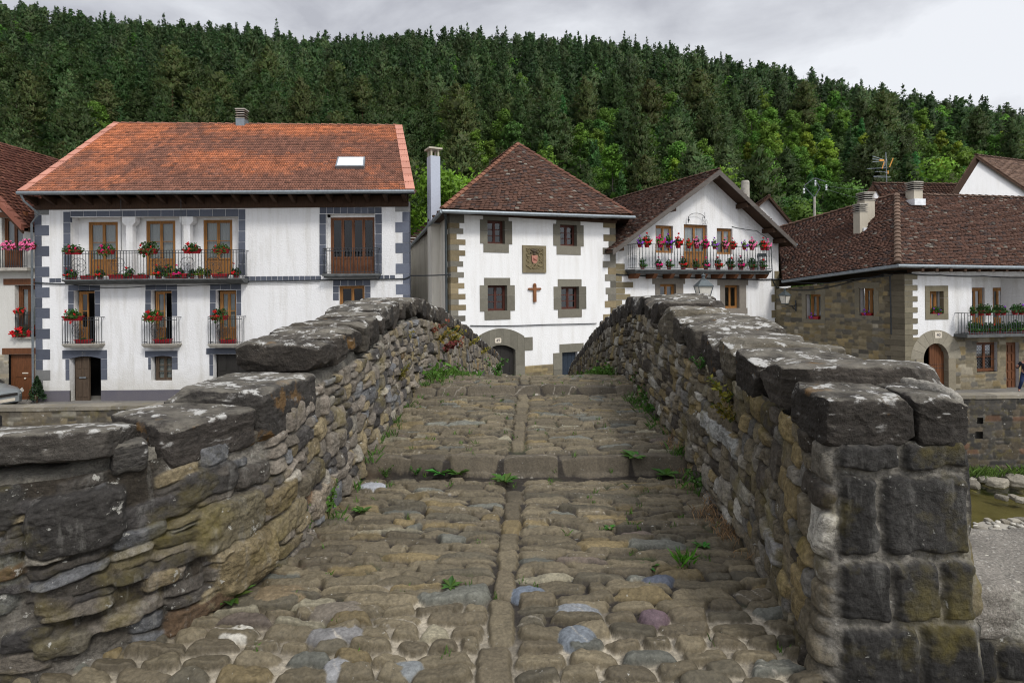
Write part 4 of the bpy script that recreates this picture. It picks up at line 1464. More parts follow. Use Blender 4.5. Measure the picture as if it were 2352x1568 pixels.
for cx in (278, 416):
    s_, z_ = A.sz(cx, 600, .52); mb = MB(); mb.tube([(s_, -.5, ra[3]), (s_, -.5, ZA + .1)], .012, 5); mb.build('iron_rod', M['iron'], balc)
s0, s1, z0, z1 = A.rect(740, 628, 870, 636, .4)
mb = MB(); mb.box(s0, s1, -.42, 0, z1 - .1, z1); mb.box(s0 + .05, s1 - .05, -.36, 0, z1 - .17, z1 - .1); b2 = mb.build('balcony', M['concrete_dark'], A.root)
rb = A.rect(742, 570, 868, 628, .38); railing(A, rb[0], rb[1], z1, rb[3], .38, 16, parent=b2, r=.01)
SB = []
for (x0, x1, yt) in ((142, 228, 729), (325, 407, 729), (477, 557, 727)):
    s0, s1, _, z1 = A.rect(x0, 789.5, x1, 798, .35)
    mb = MB(); vs = [(s0, -.36, z1), (s1, -.36, z1), (s1, 0, z1), (s0, 0, z1)]
    mb.hexa([(s0 + .08, -.3, z1 - .16), (s1 - .08, -.3, z1 - .16), (s1 - .08, 0, z1 - .16), (s0 + .08, 0, z1 - .16), (s0, -.36, z1 - .05), (s1, -.36, z1 - .05), (s1, 0, z1 - .05), (s0, 0, z1 - .05)])
    mb.box(s0, s1, -.36, 0, z1 - .05, z1)
    b3 = mb.build('balcony', M['concrete'], A.root)
    r3 = A.rect(x0 + 1, yt, x1 - 1, 786, .32); railing(A, r3[0], r3[1], z1, r3[3], .32, 14, parent=b3)
    mb = MB(); c_ = ((r3[0] + r3[1]) / 2 - .1, (z1 + r3[3]) / 2); scroll(mb, c_, .27, -.325); mb.build('railing_scroll', M['iron'], b3)
    SB.append((r3, z1))
# roof
YE, YR = 22.75, 30.0
EL = A.locp(43, 440.5, YE); ER = A.locp(951, 437, YE); RL = A.locp(262, 283.5, YR); RR = A.locp(922, 289, YR)
gz = (EL.z + ER.z) / 2
def roman(EL, ER, RR, RL, pitch=.235, wave=.108, seed=4):
    rg = np.random.default_rng(seed)
    EL, ER, RR, RL = (np.array(q, float) for q in (EL, ER, RR, RL))
    nrm = np.cross(ER - EL, RL - EL); nrm /= np.linalg.norm(nrm)
    if nrm[2] < 0: nrm = -nrm
    L = np.linalg.norm((RL + RR) / 2 - (EL + ER) / 2); n = int(L / pitch)
    V = []; F = []; C = []; b = 0
    for i in range(n):
        t0 = i / n; t1 = (i + 1.12) / n; t1 = min(t1, 1.0)
        a0 = EL + (RL - EL) * t0; b0 = ER + (RR - ER) * t0; a1 = EL + (RL - EL) * t1; b1 = ER + (RR - ER) * t1
        w_ = np.linalg.norm(b0 - a0); m = int(w_ / wave) * 6
        e = np.linspace(0, 1, m + 1)[:, None]
        ph = e * w_ / wave
        tid = np.floor(ph[:, 0] / 2 + .25 * (i % 2)).astype(int)
        jt = rg.normal(0, 1, (tid.max() + 2, 4))
        j = jt[tid]
        wv = (.5 + .5 * np.cos(2 * pi * ph)) * .03
        lo_ = a0 + (b0 - a0) * e + nrm * (wv + .034 + j[:, :1] * .004) + (RL - EL) / L * (j[:, 1:2] * .008 - wv * .35)
        hi = a1 + (b1 - a1) * e + nrm * (wv * .9 + .002)
        dn = lo_ - nrm * .04
        V.append(np.concatenate([dn, lo_, hi])); k = np.arange(m)
        F.append(np.concatenate([np.stack([k, k + 1, k + m + 2, k + m + 1], 1), np.stack([k + m + 1, k + m + 2, k + 2 * m + 3, k + 2 * m + 2], 1)]) + b)
        b += 3 * (m + 1)
        x = lo_[:, 0]; st = fbm(x * .32 + 3, np.full_like(x, t0 * 3.2), 0, 8, 4) * 1.5 + .42 + .5 * (x + 12) / 14 * (1 - .2 * t0) * .5 - .25 * (t0 - .4)
        st = np.clip(st + j[:, 2] * .16, 0, 1)[:, None]
        cl = np.array((.54, .185, .082)) * (1 - st) + np.array((.23, .105, .07)) * st
        cl = cl * (1 + .15 * j[:, 3:4])
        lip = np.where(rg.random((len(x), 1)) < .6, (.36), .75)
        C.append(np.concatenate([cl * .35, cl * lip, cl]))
    return np.concatenate(V), np.concatenate(F), np.concatenate(C)


v, f, c = roman(EL, ER, RR, RL)
roofA = mesh_np('roof', v, f, M['roman'], A.root, c, False)
mb = MB()
dn = Vector((0, 0, -.07))
bl = A.loc(-21.8, 37.5, gz); br = A.loc(-7.9, 37.5, gz)
mb.poly([EL + dn, RL + dn, RR + dn, ER + dn]); mb.poly([RL + dn, bl, br, RR + dn])
mb.poly([EL + Vector((0, .1, -.14)), ER + Vector((0, .1, -.14)), Vector((ER.x, .0, gz + .12)), Vector((EL.x, .0, gz + .12))])
# gable triangles
mb.poly([Vector((0, 0, ZA)), Vector((RL.x, RL.y, RL.z - .1)), Vector((Lb.x, Lb.y, ZA))]); mb.poly([Vector((WA, 0, ZA)), Vector((Rb.x, Rb.y, ZA)), Vector((RR.x, RR.y, RR.z - .1))])
mb.build('roof_deck', M['beam'], roofA)
for a, b, w_, sd in ((EL, RL, .3, 1), (ER, RR, .34, 2)):      # pink verge tiles
    mb = MB(); n = 11; d = (b - a) / n; sgn = 1 if a is EL else -1
    sl_ = (ER - EL).normalized() * w_ * sgn
    up = d.normalized().cross((ER - EL).normalized()); up = up if up.z > 0 else -up
    rr_ = random.Random(sd)
    for i in range(n):
        p0 = a + d * i + up * .075; p1 = a + d * (i + 1.04) + up * .05; k = rr_.uniform(.9, 1.1)
        e_ = -sl_ * .12
        mb.hexa([p0 + e_ - up * .16, p0 + sl_ - up * .16, p1 + sl_ - up * .16, p1 + e_ - up * .16, p0 + e_, p0 + sl_, p1 + sl_, p1 + e_], [x * k for x in (.46, .21, .15)])
    mb.build('verge_tile', M['verge'], roofA)
caps(A, RL, RR, .09, .42, (.26, .12, .08), 9, 'ridge_tile', roofA)
gutter(A, [EL + Vector((-.02, -.05, -.06)), ER + Vector((.02, -.05, -.06))], .075, roofA)
mb = MB(); mb.tube([EL + Vector((.12, -.05, -.1)), EL + Vector((.15, .05, -.35)), EL + Vector((-.02 + .35, .55, -.8)), Vector((-.06, -.1, ZA - .8)), Vector((-.06, -.1, .0))], .045, 6); mb.build('downpipe', M['zinc'], roofA, True)
mb = MB(); mb.box(0, WA, -.06, .02, ZA - .22, ZA + .25); mb.build('wall_plate', M['beam'], roofA)
for k in range(21):
    s_ = .12 + (WA - .24) * k / 20
    mb = MB(); mb.prism([(0, 0)], 0, 0) if False else None
    mb.hexa([(s_ - .07, -.45, ZA + .12), (s_ + .07, -.45, ZA + .12), (s_ + .07, -.05, ZA - .06), (s_ - .07, -.05, ZA - .06), (s_ - .07, -.78, ZA + .27), (s_ + .07, -.78, ZA + .27), (s_ + .07, -.05, ZA + .3), (s_ - .07, -.05, ZA + .3)])
    mb.build('corbel', M['beam'], roofA)
# skylight and ridge vent, loose pale tiles
tF = lambda fx, fy: EL + (RL - EL) * fy + ((ER + (RR - ER) * fy) - (EL + (RL - EL) * fy)) * fx
upA = (ER - EL).normalized().cross((RL - EL).normalized()); upA = upA if upA.z > 0 else -upA
def on_roof(px, py):
    X, Z = ray(px, py); Rv = A.loc(X, 1, Z) - A.loc(0, 0, 0); O = A.loc(0, 0, EYE)
    Rv.z = Z; t = (EL - O).dot(upA) / Rv.dot(upA); return O + Rv * t
qd = [on_roof(*p) for p in ((775, 387), (834, 387), (836, 368), (780, 368))]
mb = MB(); cen = sum(qd, Vector()) / 4
fr = [cen + (p - cen) * 1.12 for p in qd]
mb.hexa([*fr, *[p + upA * .14 for p in fr]]); sk = mb.build('skylight', M['zinc'], roofA)
mb = MB(); mb.poly([p + upA * .146 for p in qd]); mb.build('pane', M['metalwhite'], sk)
c_ = on_roof(551, 287); vent_chimney(A, c_.x, c_.y + .25, c_.z - .5, c_.z + .35, c_.z + .85, .46, .46, 'zinc', 'ridge_vent', 4, roofA)

# ------------------------------------------------------------------ house 49, square white house with the coat of arms
B = House('white_house', -2.39, 22.2, 27, 'square white house with sandstone quoins and a carved coat of arms')
WB = 7.98
ZB = B.sz(1040, 486)[1]
CB = (.185, .155, .095); CG = (.155, .145, .115)
wB = [B.rect(1118.9, 506, 1159.4, 560), B.rect(1286, 516, 1324.5, 565), B.rect(1119.5, 655, 1164.8, 714), B.rect(1288.4, 658, 1329.8, 710)]
dB = B.rect(1113, 792, 1184, 900); dB = (dB[0], dB[1], -.3, dB[3]); dB2 = B.rect(1290.7, 808, 1327, 900); dB2 = (dB2[0], dB2[1], -.3, dB2[3])
mb = MB(); wall(mb, 0, WB, -.3, ZB, wB + [dB, dB2], rev=.3)
sb = Vector((B.d.x * .0, 0, 0))
side = B.loc(-2.39 - 3.42, 22.2 + 9.0, 0); sideR = B.loc(5.6, 33.5, 0)
mb.quad((WB, 0, -.3), (sideR.x, sideR.y, -.3), (sideR.x, sideR.y, ZB), (WB, 0, ZB)); mb.quad((side.x, side.y, -.3), (side.x, side.y, ZB), (sideR.x, sideR.y, ZB), (sideR.x, sideR.y, -.3))
mb.build('wall', M['white_b'], B.root)
zbk = B.locp(946, 566, 30).z
mb = MB(); mb.quad((0, 0, -.3), (0, 0, ZB), (side.x, side.y, zbk), (side.x, side.y, -.3)); mb.build('side_wall', M['white_old'], B.root)
GL = [(1102.6, 505, 1175.8, 559.5, 1110, 1168, 491, 580), (1270.6, 514.5, 1340, 565, 1278, 1333, 499.7, 585), (1102, 654.5, 1182, 714, 1112.4, 1171.6, 638, 734), (1271.6, 657.5, 1346, 710, 1281.5, 1335.5, 641, 728.6)]
for R, (x0, y0, x1, y1, lx0, lx1, yt, yb) in zip(wB, GL):
    s0, s1, _, _ = B.rect(x0, y0, x1, y1); l0, l1, zb_, zt_ = B.rect(lx0, yt, lx1, yb)
    e_ = .005; bl_ = [(s0, R[0] + e_, R[2], (R[2] + R[3]) / 2 - .004), (s0, R[0] + e_, (R[2] + R[3]) / 2 + .004, R[3]), (R[1] - e_, s1, R[2], (R[2] + R[3]) / 2 + .1), (R[1] - e_, s1, (R[2] + R[3]) / 2 + .108, R[3]), (l0, l1, R[3] - e_, zt_), (l0, l1, zb_, R[2] + e_)]
    mbk = blocks(B, bl_, 'sand', 'window_surround', CG, y=-.025, th=.25, var=.2, px=False)
    window(B, R, y=.2, mat='redwood', rows=3, curtain=None, fw=.05)
# quoins
mb = MB(); z = ZB - .02; k = 0
while z > -.2:
    hgt = .215 if k else .42
    wide = k % 2 == 0
    c = jit((.2, .16, .095) if B.rr.random() < .6 else (.15, .14, .115), B.rr, .62, 1.35)
    jw = B.rr.uniform(-.07, .07); mb.box(-.02, (.56 if wide else .3) + jw, -.02, (.3 if wide else .55) + jw, z - hgt + .006, z, c)
    z -= hgt; k += 1
mb.build('quoin_strip', M['sand'], B.root); mb = MB()
z = ZB - .02; k = 0
while z > -.2:
    hgt = .3
    wide = k % 2 == 0
    c = jit((.2, .16, .095) if B.rr.random() < .6 else (.15, .14, .115), B.rr, .62, 1.35)
    mb.box(WB - (.62 if wide else .34) + B.rr.uniform(-.08, .08), WB + .02, -.02, .2, z - hgt + .006, z, c)
    z -= hgt; k += 1
mb.build('quoin_strip', M['sand'], B.root)
# arched doorway 49
mb = MB()
s_l, s_r = B.sz(1101, 790)[0], B.sz(1206, 790)[0]; z_t = B.sz(1149, 754)[1]; z_s = B.sz(1190, 803)[1]; zin = dB[3]
cs = (dB[0] + dB[1]) / 2; hw = (dB[1] - dB[0]) / 2; rise = zin - z_s
zi = lambda x: z_s + rise * (1 - min(1, abs((x - cs) / hw)) ** 2)
zo = lambda x: z_s + .55 + (z_t - z_s - .55) * (1 - min(1, abs((x - cs) / (hw + .42))) ** 2)
xs = np.linspace(cs - hw - .42, cs + hw + .42, 29); nv = 7
for i, (a, b) in enumerate(zip(xs[:-1], xs[1:])):
    k = B.rr.random; g = [1, .93, 1.07, .97, 1.05, .9, 1.02][i * nv // 28]
    e = .004 if (i + 1) % 4 == 0 else 0
    a_, b_ = float(a), float(b) - e
    mb.hexa([(a_, -.025, zi(a_)), (b_, -.025, zi(b_)), (b_, .25, zi(b_)), (a_, .25, zi(a_)), (a_, -.025, zo(a_)), (b_, -.025, zo(b_)), (b_, .25, zo(b_)), (a_, .25, zo(a_))], [x * g for x in CG])
q = B.rect(1206, 774, 1223, 804); mb.box(cs + hw + .42, q[1], -.026, .2, q[2], q[3], CG)
q = B.rect(1184, 804, 1205, 870); mb.box(dB[1] - .006, q[1], -.026, .25, z_s - .62, z_s, CG); mb.box(dB[1] - .006, q[1], -.024, .25, -.3, z_s - .625, [x * 1.15 for x in CG])
mb.box(q[0] - 2 * hw - (q[1] - q[0]), dB[0] + .006, -.026, .25, -.3, z_s, CG)
ar = mb.build('door_arch', M['sand'], B.root)
q = B.rect(1136, 776, 1150.5, 787.5); mb = MB()
b_ = .035
mb.prism([(q[0] + b_, q[2]), (q[1] - b_, q[2]), (q[1], q[2] + b_), (q[1], q[3] - b_), (q[1] - b_, q[3]), (q[0] + b_, q[3]), (q[0], q[3] - b_), (q[0], q[2] + b_)][::-1], -.04, -.02)
pt = mb.build('number_plate', M['plate'], ar); text('49', .17, M['ink'], pt, ((q[0] + q[1]) / 2, -.041, (q[2] + q[3]) / 2))
mb = MB()
for k in range(7):
    a = dB[0] + (dB[1] - dB[0]) * k / 7; b = dB[0] + (dB[1] - dB[0]) * (k + 1) / 7 - .008
    mb.box(a, b, .16, .2, -.3, zin + .05)
dd = mb.build('plank_door', M['door_dark'], B.root); mb = MB(); mb.box(dB[0] + .22, dB[0] + .3, .145, .16, .95, 1.1); mb.ball((dB[1] - .2, .15, 1.0), .03); mb.build('latch', M['iron'], dd)
q = B.rect(1285, 789, 1340, 808); q1 = B.rect(1270.6, 808.5, 1290.7, 862)
blocks(B, [(q[0], q[1], dB2[3] - .005, q[3]), (q1[0], dB2[0] + .005, dB2[3] - .72, dB2[3] - .006), (q1[0], dB2[0] + .005, -.3, dB2[3] - .73)], 'sand', 'door_surround', CG, y=-.025, th=.2, px=False)
mb = MB()
for k in range(4): mb.box(dB2[0] + k * .2, dB2[0] + k * .2 + .19, .15, .19, -.3, dB2[3])
mb.build('plank_door', m_plain('blue_black_paint', (.02, .03, .045), .6, .3), B.root)
q = B.rect(1205.5, 838, 1270.6, 880)
masonry('plinth', q[0], q[1], -.3, q[3], [], [((.24, .19, .1), 5), ((.17, .14, .09), 3)], 5, B.root, .03, .3, .16, (.22, .18, .11), .025, y=-.01)
# coat of arms
q = B.rect(1199.3, 564, 1253, 626.5); w_ = q[1] - q[0]; hh = q[3] - q[2]; cx = (q[0] + q[1]) / 2; cz = (q[2] + q[3]) / 2
mb = MB(); f_ = .14
for a in ((q[0], q[0] + f_, q[2], q[3]), (q[1] - f_, q[1], q[2], q[3]), (q[0] + f_, q[1] - f_, q[2], q[2] + f_), (q[0] + f_, q[1] - f_, q[3] - f_, q[3])): mb.box(a[0], a[1], -.06, .05, a[2], a[3], jit(CB, B.rr, .85, 1.15))
mb.box(q[0] + f_, q[1] - f_, -.02, .05, q[2] + f_, q[3] - f_, (.17, .14, .08))
arms = mb.build('coat_of_arms', M['sand'], B.root)
mb = MB(); sp = lambda c, r0, t0, t1, n=14, sh=.0: [(c[0] + r0 * (1 - sh * i / n) * cos(t0 + (t1 - t0) * i / n), -.035, c[1] + r0 * (1 - sh * i / n) * sin(t0 + (t1 - t0) * i / n)) for i in range(n + 1)]
for sg in (-1, 1):
    for (dx, dz, r0, a0, a1, shk) in ((.3, .17, .11, pi * .1, pi * 2.2, .6), (.3, -.18, .14, -pi * .9, pi * .8, .5), (.17, .33, .1, 0, pi * 1.7, .6), (.3, .36, .06, 0, pi * 1.8, .5), (.33, -.02, .07, pi * .5, pi * 2, .4), (.2, -.3, .09, pi, pi * 2.6, .5)):
        pts = sp((0, 0), r0, a0, a1, 14, shk); mb.tube([(cx + sg * (dx + p[0]), p[1], cz + dz + p[2]) for p in pts], .024, 5, (.19, .155, .085))
for (dx, dz, r0) in ((0, .33, .1), (-.1, .37, .07), (.1, .37, .07), (0, .22, .08), (.16, .27, .06), (-.16, .27, .06), (0, .42, .06)): mb.ball((cx + dx, -.03, cz + dz), r0, (.1, .08, .055), .7)
mb.tube(sp((cx, cz - .3), .1, 0, 2 * pi, 14), .028, 5, (.2, .16, .09)); mb.tube(sp((cx, cz - .3), .05, 0, 2 * pi, 10), .02, 5, (.2, .16, .09)); mb.tube(sp((cx, cz - .36), .16, pi, 2 * pi, 14), .022, 5, (.2, .16, .09))
mb.build('carved_scroll', M['sand'], arms, True)
mb = MB(); mb.prism([(cx - .14, cz + .16), (cx - .12, cz - .1), (cx - .06, cz - .17), (cx + .06, cz - .17), (cx + .12, cz - .1), (cx + .14, cz + .16)][::-1], -.075, -.02)
shd = mb.build('shield', m_plain('faded_pink_stone', (.42, .2, .15), .9, .2, 0, .2, 12, .4), arms)
mb = MB(); mb.prism([(cx - .08, cz + .03), (cx - .05, cz + .06), (cx - .03, cz + .02), (cx + .07, cz - .01), (cx + .09, cz - .06), (cx + .07, cz - .1), (cx + .05, cz - .06), (cx - .03, cz - .04), (cx - .05, cz - .09), (cx - .06, cz - .03)][::-1], -.088, -.07); mb.build('shield_beast', m_plain('dark_red_stone', (.2, .07, .05), .9, .2), shd)
# wooden cross
q = B.rect(1223.7, 654, 1230, 693.4); a = B.rect(1214, 661, 1239.5, 666)
mb = MB(); mb.box(q[0], q[1], -.09, -.02, q[2], q[3]); mb.box(a[0], q[0], -.085, -.02, a[2], a[3]); mb.box(q[1], a[1], -.085, -.02, a[2], a[3])
for c in ((a[0], a[2], a[3]), (a[1], a[2], a[3])): mb.ball((c[0], -.052, (c[1] + c[2]) / 2), (c[2] - c[1]) * .55)
mb.ball(((q[0] + q[1]) / 2, -.055, q[3]), (q[1] - q[0]) * .55)
tag(mb.build('wooden_cross', m_wood('cross_wood', (.2, .08, .03)), None), 'plain wooden cross fixed on the white wall under the coat of arms', 'cross')
bpy.data.objects['wooden_cross'].matrix_world = Matrix.Translation((B.o.x, B.o.y, 0)) @ Matrix.Rotation(radians(27), 4, 'Z')
# roof: hipped front
zE = ZB + .12; ov = .62
FLp = Vector((-ov * .9, -ov, zE)); FRp = Vector((WB + ov * .75, -ov, zE - .0))
FLp.z = B.locp(1004, 480, B.world(*FLp).y).z; FRp.z = B.locp(1461, 492, B.world(*FRp).y).z
apw = P(1190, 331, 28.2); AP = B.loc(*apw)
BLp = B.locp(938, 569, 30.6); BRp = B.loc(6.4, 34, zE)
AP2 = AP + Vector((.6, 4.5, .0))
pal = None
parts = [flat_tiles(FLp, FRp, AP, AP, .135, .2, .022, 5), flat_tiles(BLp, FLp, AP, AP2, .14, .2, .022, 6), flat_tiles(FRp, BRp, AP2, AP, .14, .22, .022, 7)]
v, f, c = join(parts); rB = mesh_np('roof', v, f, M['shingle'], B.root, c)
mb = MB(); dn = Vector((0, 0, -.04))
mb.poly([FLp + dn, FRp + dn, AP + dn]); mb.poly([BLp + dn, FLp + dn, AP + dn, AP2 + dn]); mb.poly([FRp + dn, BRp + dn, AP2 + dn, AP + dn]); mb.poly([BRp + dn, BLp + dn, AP2 + dn])
mb.poly([FLp + dn * 2, BLp + dn * 2, BRp + dn * 2, FRp + dn * 2]); mb.build('roof_deck', M['beam'], rB)
caps(B, FLp, AP, .11, .36, (.17, .075, .045), 5, 'hip_tile', rB); caps(B, FRp, AP, .11, .36, (.13, .06, .04), 6, 'hip_tile', rB); caps(B, AP, AP2, .11, .4, (.13, .06, .04), 7, 'ridge_tile', rB)
gutter(B, [FLp + Vector((-.05, -.07, -.1)), FRp + Vector((.12, -.07, -.14))], .075, rB); gutter(B, [FLp + Vector((-.05, -.07, -.1)), BLp + Vector((-.07, 0, -.12))], .075, rB)
mb = MB(); mb.box(-.02, WB + .02, -.1, .05, ZB - .1, ZB + .12); mb.build('wall_plate', M['beam'], rB)
for k in range(14):
    s_ = .2 + (WB - .4) * k / 13; mb = MB(); mb.box(s_ - .05, s_ + .05, -ov + .05, .02, ZB + .0, ZB + .1); mb.build('rafter', M['beam'], rB)
for k in range(12):
    a = Vector((0, 0, ZB - .02)).lerp(Vector((side.x, side.y, zbk - .02)), (k + .5) / 12); mb = MB(); mb.box(a.x - .45, a.x + .02, a.y - .05, a.y + .05, a.z, a.z + .1); mb.build('rafter', M['beam'], rB)
q0 = Vector((-.2, .32, 0)); mb = MB(); mb.tube([FLp + Vector((.15, .2, -.14)), Vector((-.2, .0, ZB - .15)), Vector((-.1, .25, ZB - .45)), Vector((-.1, .25, 3.5)), Vector((-.1, .25, .1))], .05, 8); mb.build('downpipe', M['iron_grey'], rB, True)
# tall grey flue on the side wall
c0 = Vector((0, 0, 0)).lerp(Vector((side.x, side.y, 0)), .2); ztop = B.locp(997, 362, B.world(*c0).y).z
mb = MB(); mb.box(c0.x - .42, c0.x + .02, c0.y - .22, c0.y + .26, -.3, ZB - .3); mb.build('flue_base', M['white_old'], B.root)
mb = MB(); mb.box(c0.x - .42, c0.x + .0, c0.y - .22, c0.y + .26, ZB - .3, ztop); fl = mb.build('chimney', M['greypaint'], B.root)
mb = MB(); e = .07
for dx in (-.4, -.1):
    for dy in (-.2, .16): mb.box(c0.x + dx, c0.x + dx + e, c0.y + dy, c0.y + dy + e, ztop, ztop + .28)
mb.box(c0.x - .5, c0.x + .08, c0.y - .3, c0.y + .34, ztop + .28, ztop + .35); mb.build('chimney_cap', M['cream'], fl)

# ------------------------------------------------------------------ gabled white house with the long balcony
C_ = House('white_house', 4.75, 26.0, 22, 'gabled white house with a long balcony full of red flower pots')
C = C_
WC = 10.0
w3 = [C.rect(1506, 518, 1546, 581), C.rect(1646.5, 524.6, 1682.5, 584)]
dC = C.rect(1571, 516, 1625, 616); lw = [C.rect(1516, 652, 1552.6, 722), C.rect(1664.6, 654.6, 1698, 708)]
ap = C.sz(1624.5, 402, .0); eL = (-.3, C.sz(1424, 566)[1]); eR = (WC + .25, C.sz(1800, 560)[1])
ap = (ap[0], C.sz(1622, 398)[1])
def zroof(s):
    if s < ap[0]: return eL[1] + (ap[1] - eL[1]) * (s - eL[0]) / (ap[0] - eL[0])
    return eR[1] + (ap[1] - eR[1]) * (s - eR[0]) / (ap[0] - eR[0])
mb = MB(); wall(mb, 0, WC, -.3, lambda s: zroof(s) - .12, w3 + [dC] + lw, rev=.25, breaks=(ap[0],))
db = 11.0
mb.quad((0, 0, -.3), (0, 0, zroof(0) - .12), (0, db, zroof(0) - .12), (0, db, -.3)); mb.quad((WC, 0, -.3), (WC, db, -.3), (WC, db, zroof(WC) - .12), (WC, 0, zroof(WC) - .12))
mb.poly([(0, db, -.3), (0, db, zroof(0) - .12), (ap[0], db, ap[1] - .12), (WC, db, zroof(WC) - .12), (WC, db, -.3)])
mb.build('wall', M['white'], C.root)
for R in w3: window(C, R, y=.12, rows=1, panel=0, fw=.08)
window(C, dC, y=.12, rows=1, panel=(dC[3] - dC[2]) * .38, name='balcony_door', fw=.09)
for R in lw: window(C, R, y=.16, rows=1, curtain=None)
for R, (x0, x1, lx0, lx1, y0, y1) in zip(lw, ((1504.6, 1568.8, 1498, 1573, 638, 652), (1654, 1713, 1647.6, 1717.8, 641, 654.6))):
    s0, s1, _, _ = C.rect(x0, y0, x1, y1); l0, l1, _, zt_ = C.rect(lx0, y0, lx1, y1)
    blocks(C, [(l0, l1, R[3] - .005, zt_), (s0, R[0] + .005, R[2], R[3]), (R[1] - .005, s1, R[2], R[3]), (s0 - .05, s1 + .08, R[2] - .3, R[2] + .005)], 'sand', 'window_surround', (.185, .165, .14), y=-.02, th=.2, px=False)
mb = MB(); z = C.sz(1420, 605)[1]; k = 0
while z > -.2:
    c = jit(CB, C.rr, .8, 1.2); mb.box(-.012, [.5, .8, .34, .95][k % 4], -.022, .1, z - .27, z - .01, c); z -= .28; k += 1
mb.build('quoin_strip', M['sand'], C.root); mb = MB(); z = C.sz(1785, 622)[1]; k = 0
while z > -.2:
    c = jit(CB, C.rr, .8, 1.2); mb.box(WC - (.52 if k % 2 else .3), WC + .02, -.02, .4, z - .4, z - .01, c); z -= .41; k += 1
mb.build('quoin_strip', M['sand'], C.root)
s0, s1, _, z1 = C.rect(1457, 614.5, 1773, 640, .75); z1 = C.sz(1615, 619, .75)[1]
mb = MB(); mb.box(s0, s1, -.8, 0, z1 - .07, z1); mb.box(s0 + .05, s1 - .05, -.74, 0, z1 - .13, z1 - .07); mb.box(s0 + .1, s1 - .1, -.68, 0, z1 - .2, z1 - .13)
bC = mb.build('balcony', M['concrete_dark'], C.root)
for k in range(9):
    s_ = s0 + .28 + (s1 - s0 - .5) * k / 8; mb = MB()
    mb.hexa([(s_ - .11, -.5, z1 - .42), (s_ + .11, -.5, z1 - .42), (s_ + .11, .02, z1 - .42), (s_ - .11, .02, z1 - .42), (s_ - .11, -.68, z1 - .2), (s_ + .11, -.68, z1 - .2), (s_ + .11, .02, z1 - .2), (s_ - .11, .02, z1 - .2)]); mb.build('bracket', M['brown'], bC)
rC = C.rect(1461, 562, 1772, 614, .72); railing(C, rC[0], rC[1], z1, C.sz(1615, 564, .72)[1], .72, 46, 'iron_grey', parent=bC, turned=True)
BAL_C = (rC[0], rC[1], z1, C.sz(1615, 564, .72)[1])
# roof
ovf = .85
def gable_roof(h, eL, ap, eR, y0, y1, seed, pitch=.14, tw=.22, drop=0.0):
    q = [(eL[0], y0, eL[1]), (ap[0], y0, ap[1]), (eR[0], y0, eR[1])]; b = [(eL[0], y1, eL[1] - drop), (ap[0], y1, ap[1] - drop), (eR[0], y1, eR[1] - drop)]
    return join([flat_tiles(b[0], q[0], q[1], b[1], pitch, tw, .022, seed), flat_tiles(q[2], b[2], b[1], q[1], pitch, tw, .022, seed + 1)])


eLx = (eL[0] - .35, zroof(eL[0] - .35)); eRx = (C.sz(1829, 573, ovf)[0], 0); eRx = (eRx[0], zroof(eRx[0]))
v, f, c = gable_roof(C, eLx, ap, eRx, -ovf, db + .4, 15)
rfC = mesh_np('roof', v, f, M['shingle'], C.root, c)
mb = MB()
for a, b in ((eLx, ap), (ap, eRx)):
    d = .05; mb.hexa([(a[0], -ovf + .04, a[1] - d - .08), (b[0], -ovf + .04, b[1] - d - .08), (b[0], db + .35, b[1] - d - .08), (a[0], db + .35, a[1] - d - .08), (a[0], -ovf + .04, a[1] - .03), (b[0], -ovf + .04, b[1] - .03), (b[0], db + .35, b[1] - .03), (a[0], db + .35, a[1] - .03)])
mb.build('roof_deck', M['beam'], rfC)
for a, b in ((eLx, ap), (eRx, ap)):
    mb = MB(); mb.hexa([(a[0], -ovf - .02, a[1] - .24), (b[0], -ovf - .02, b[1] - .26), (b[0], -ovf + .03, b[1] - .26), (a[0], -ovf + .03, a[1] - .24), (a[0], -ovf - .02, a[1] - .01), (b[0], -ovf - .02, b[1] + .01), (b[0], -ovf + .03, b[1] + .01), (a[0], -ovf + .03, a[1] - .01)]); mb.build('bargeboard', M['grey_beam'], rfC)
for s_ in (eLx[0] + .55, eLx[0] + .3 + (ap[0] - eLx[0]) * .52, ap[0], ap[0] + (eRx[0] - ap[0]) * .38, ap[0] + (eRx[0] - ap[0]) * .73, eRx[0] - .6):
    zz = zroof(s_) - .16; mb = MB(); mb.box(s_ - .1, s_ + .1, -ovf + .1, .1, zz - .22, zz); mb.build('purlin', M['beam'], rfC)
caps(C, (ap[0], -ovf, ap[1] + .02), (ap[0], db, ap[1] + .02), .1, .4, (.09, .05, .035), 8, 'ridge_tile', rfC)
gutter(C, [(eRx[0] + .06, -ovf, eRx[1] - .06), (eRx[0] + .06, db, eRx[1] - .06)], .06, rfC)
c_ = C.locp(1711.5, 415, 33.5); mb = MB(); zz = C.locp(1711, 472, 33.5).z
mb.lathe((c_.x, c_.y, zz - 1.0), [(.24, 0), (.235, c_.z - zz + .9), (.2, c_.z - zz + .99), (.16, c_.z - zz + 1.0)], 14); mb.build('chimney', M['concrete'], C.root, True)
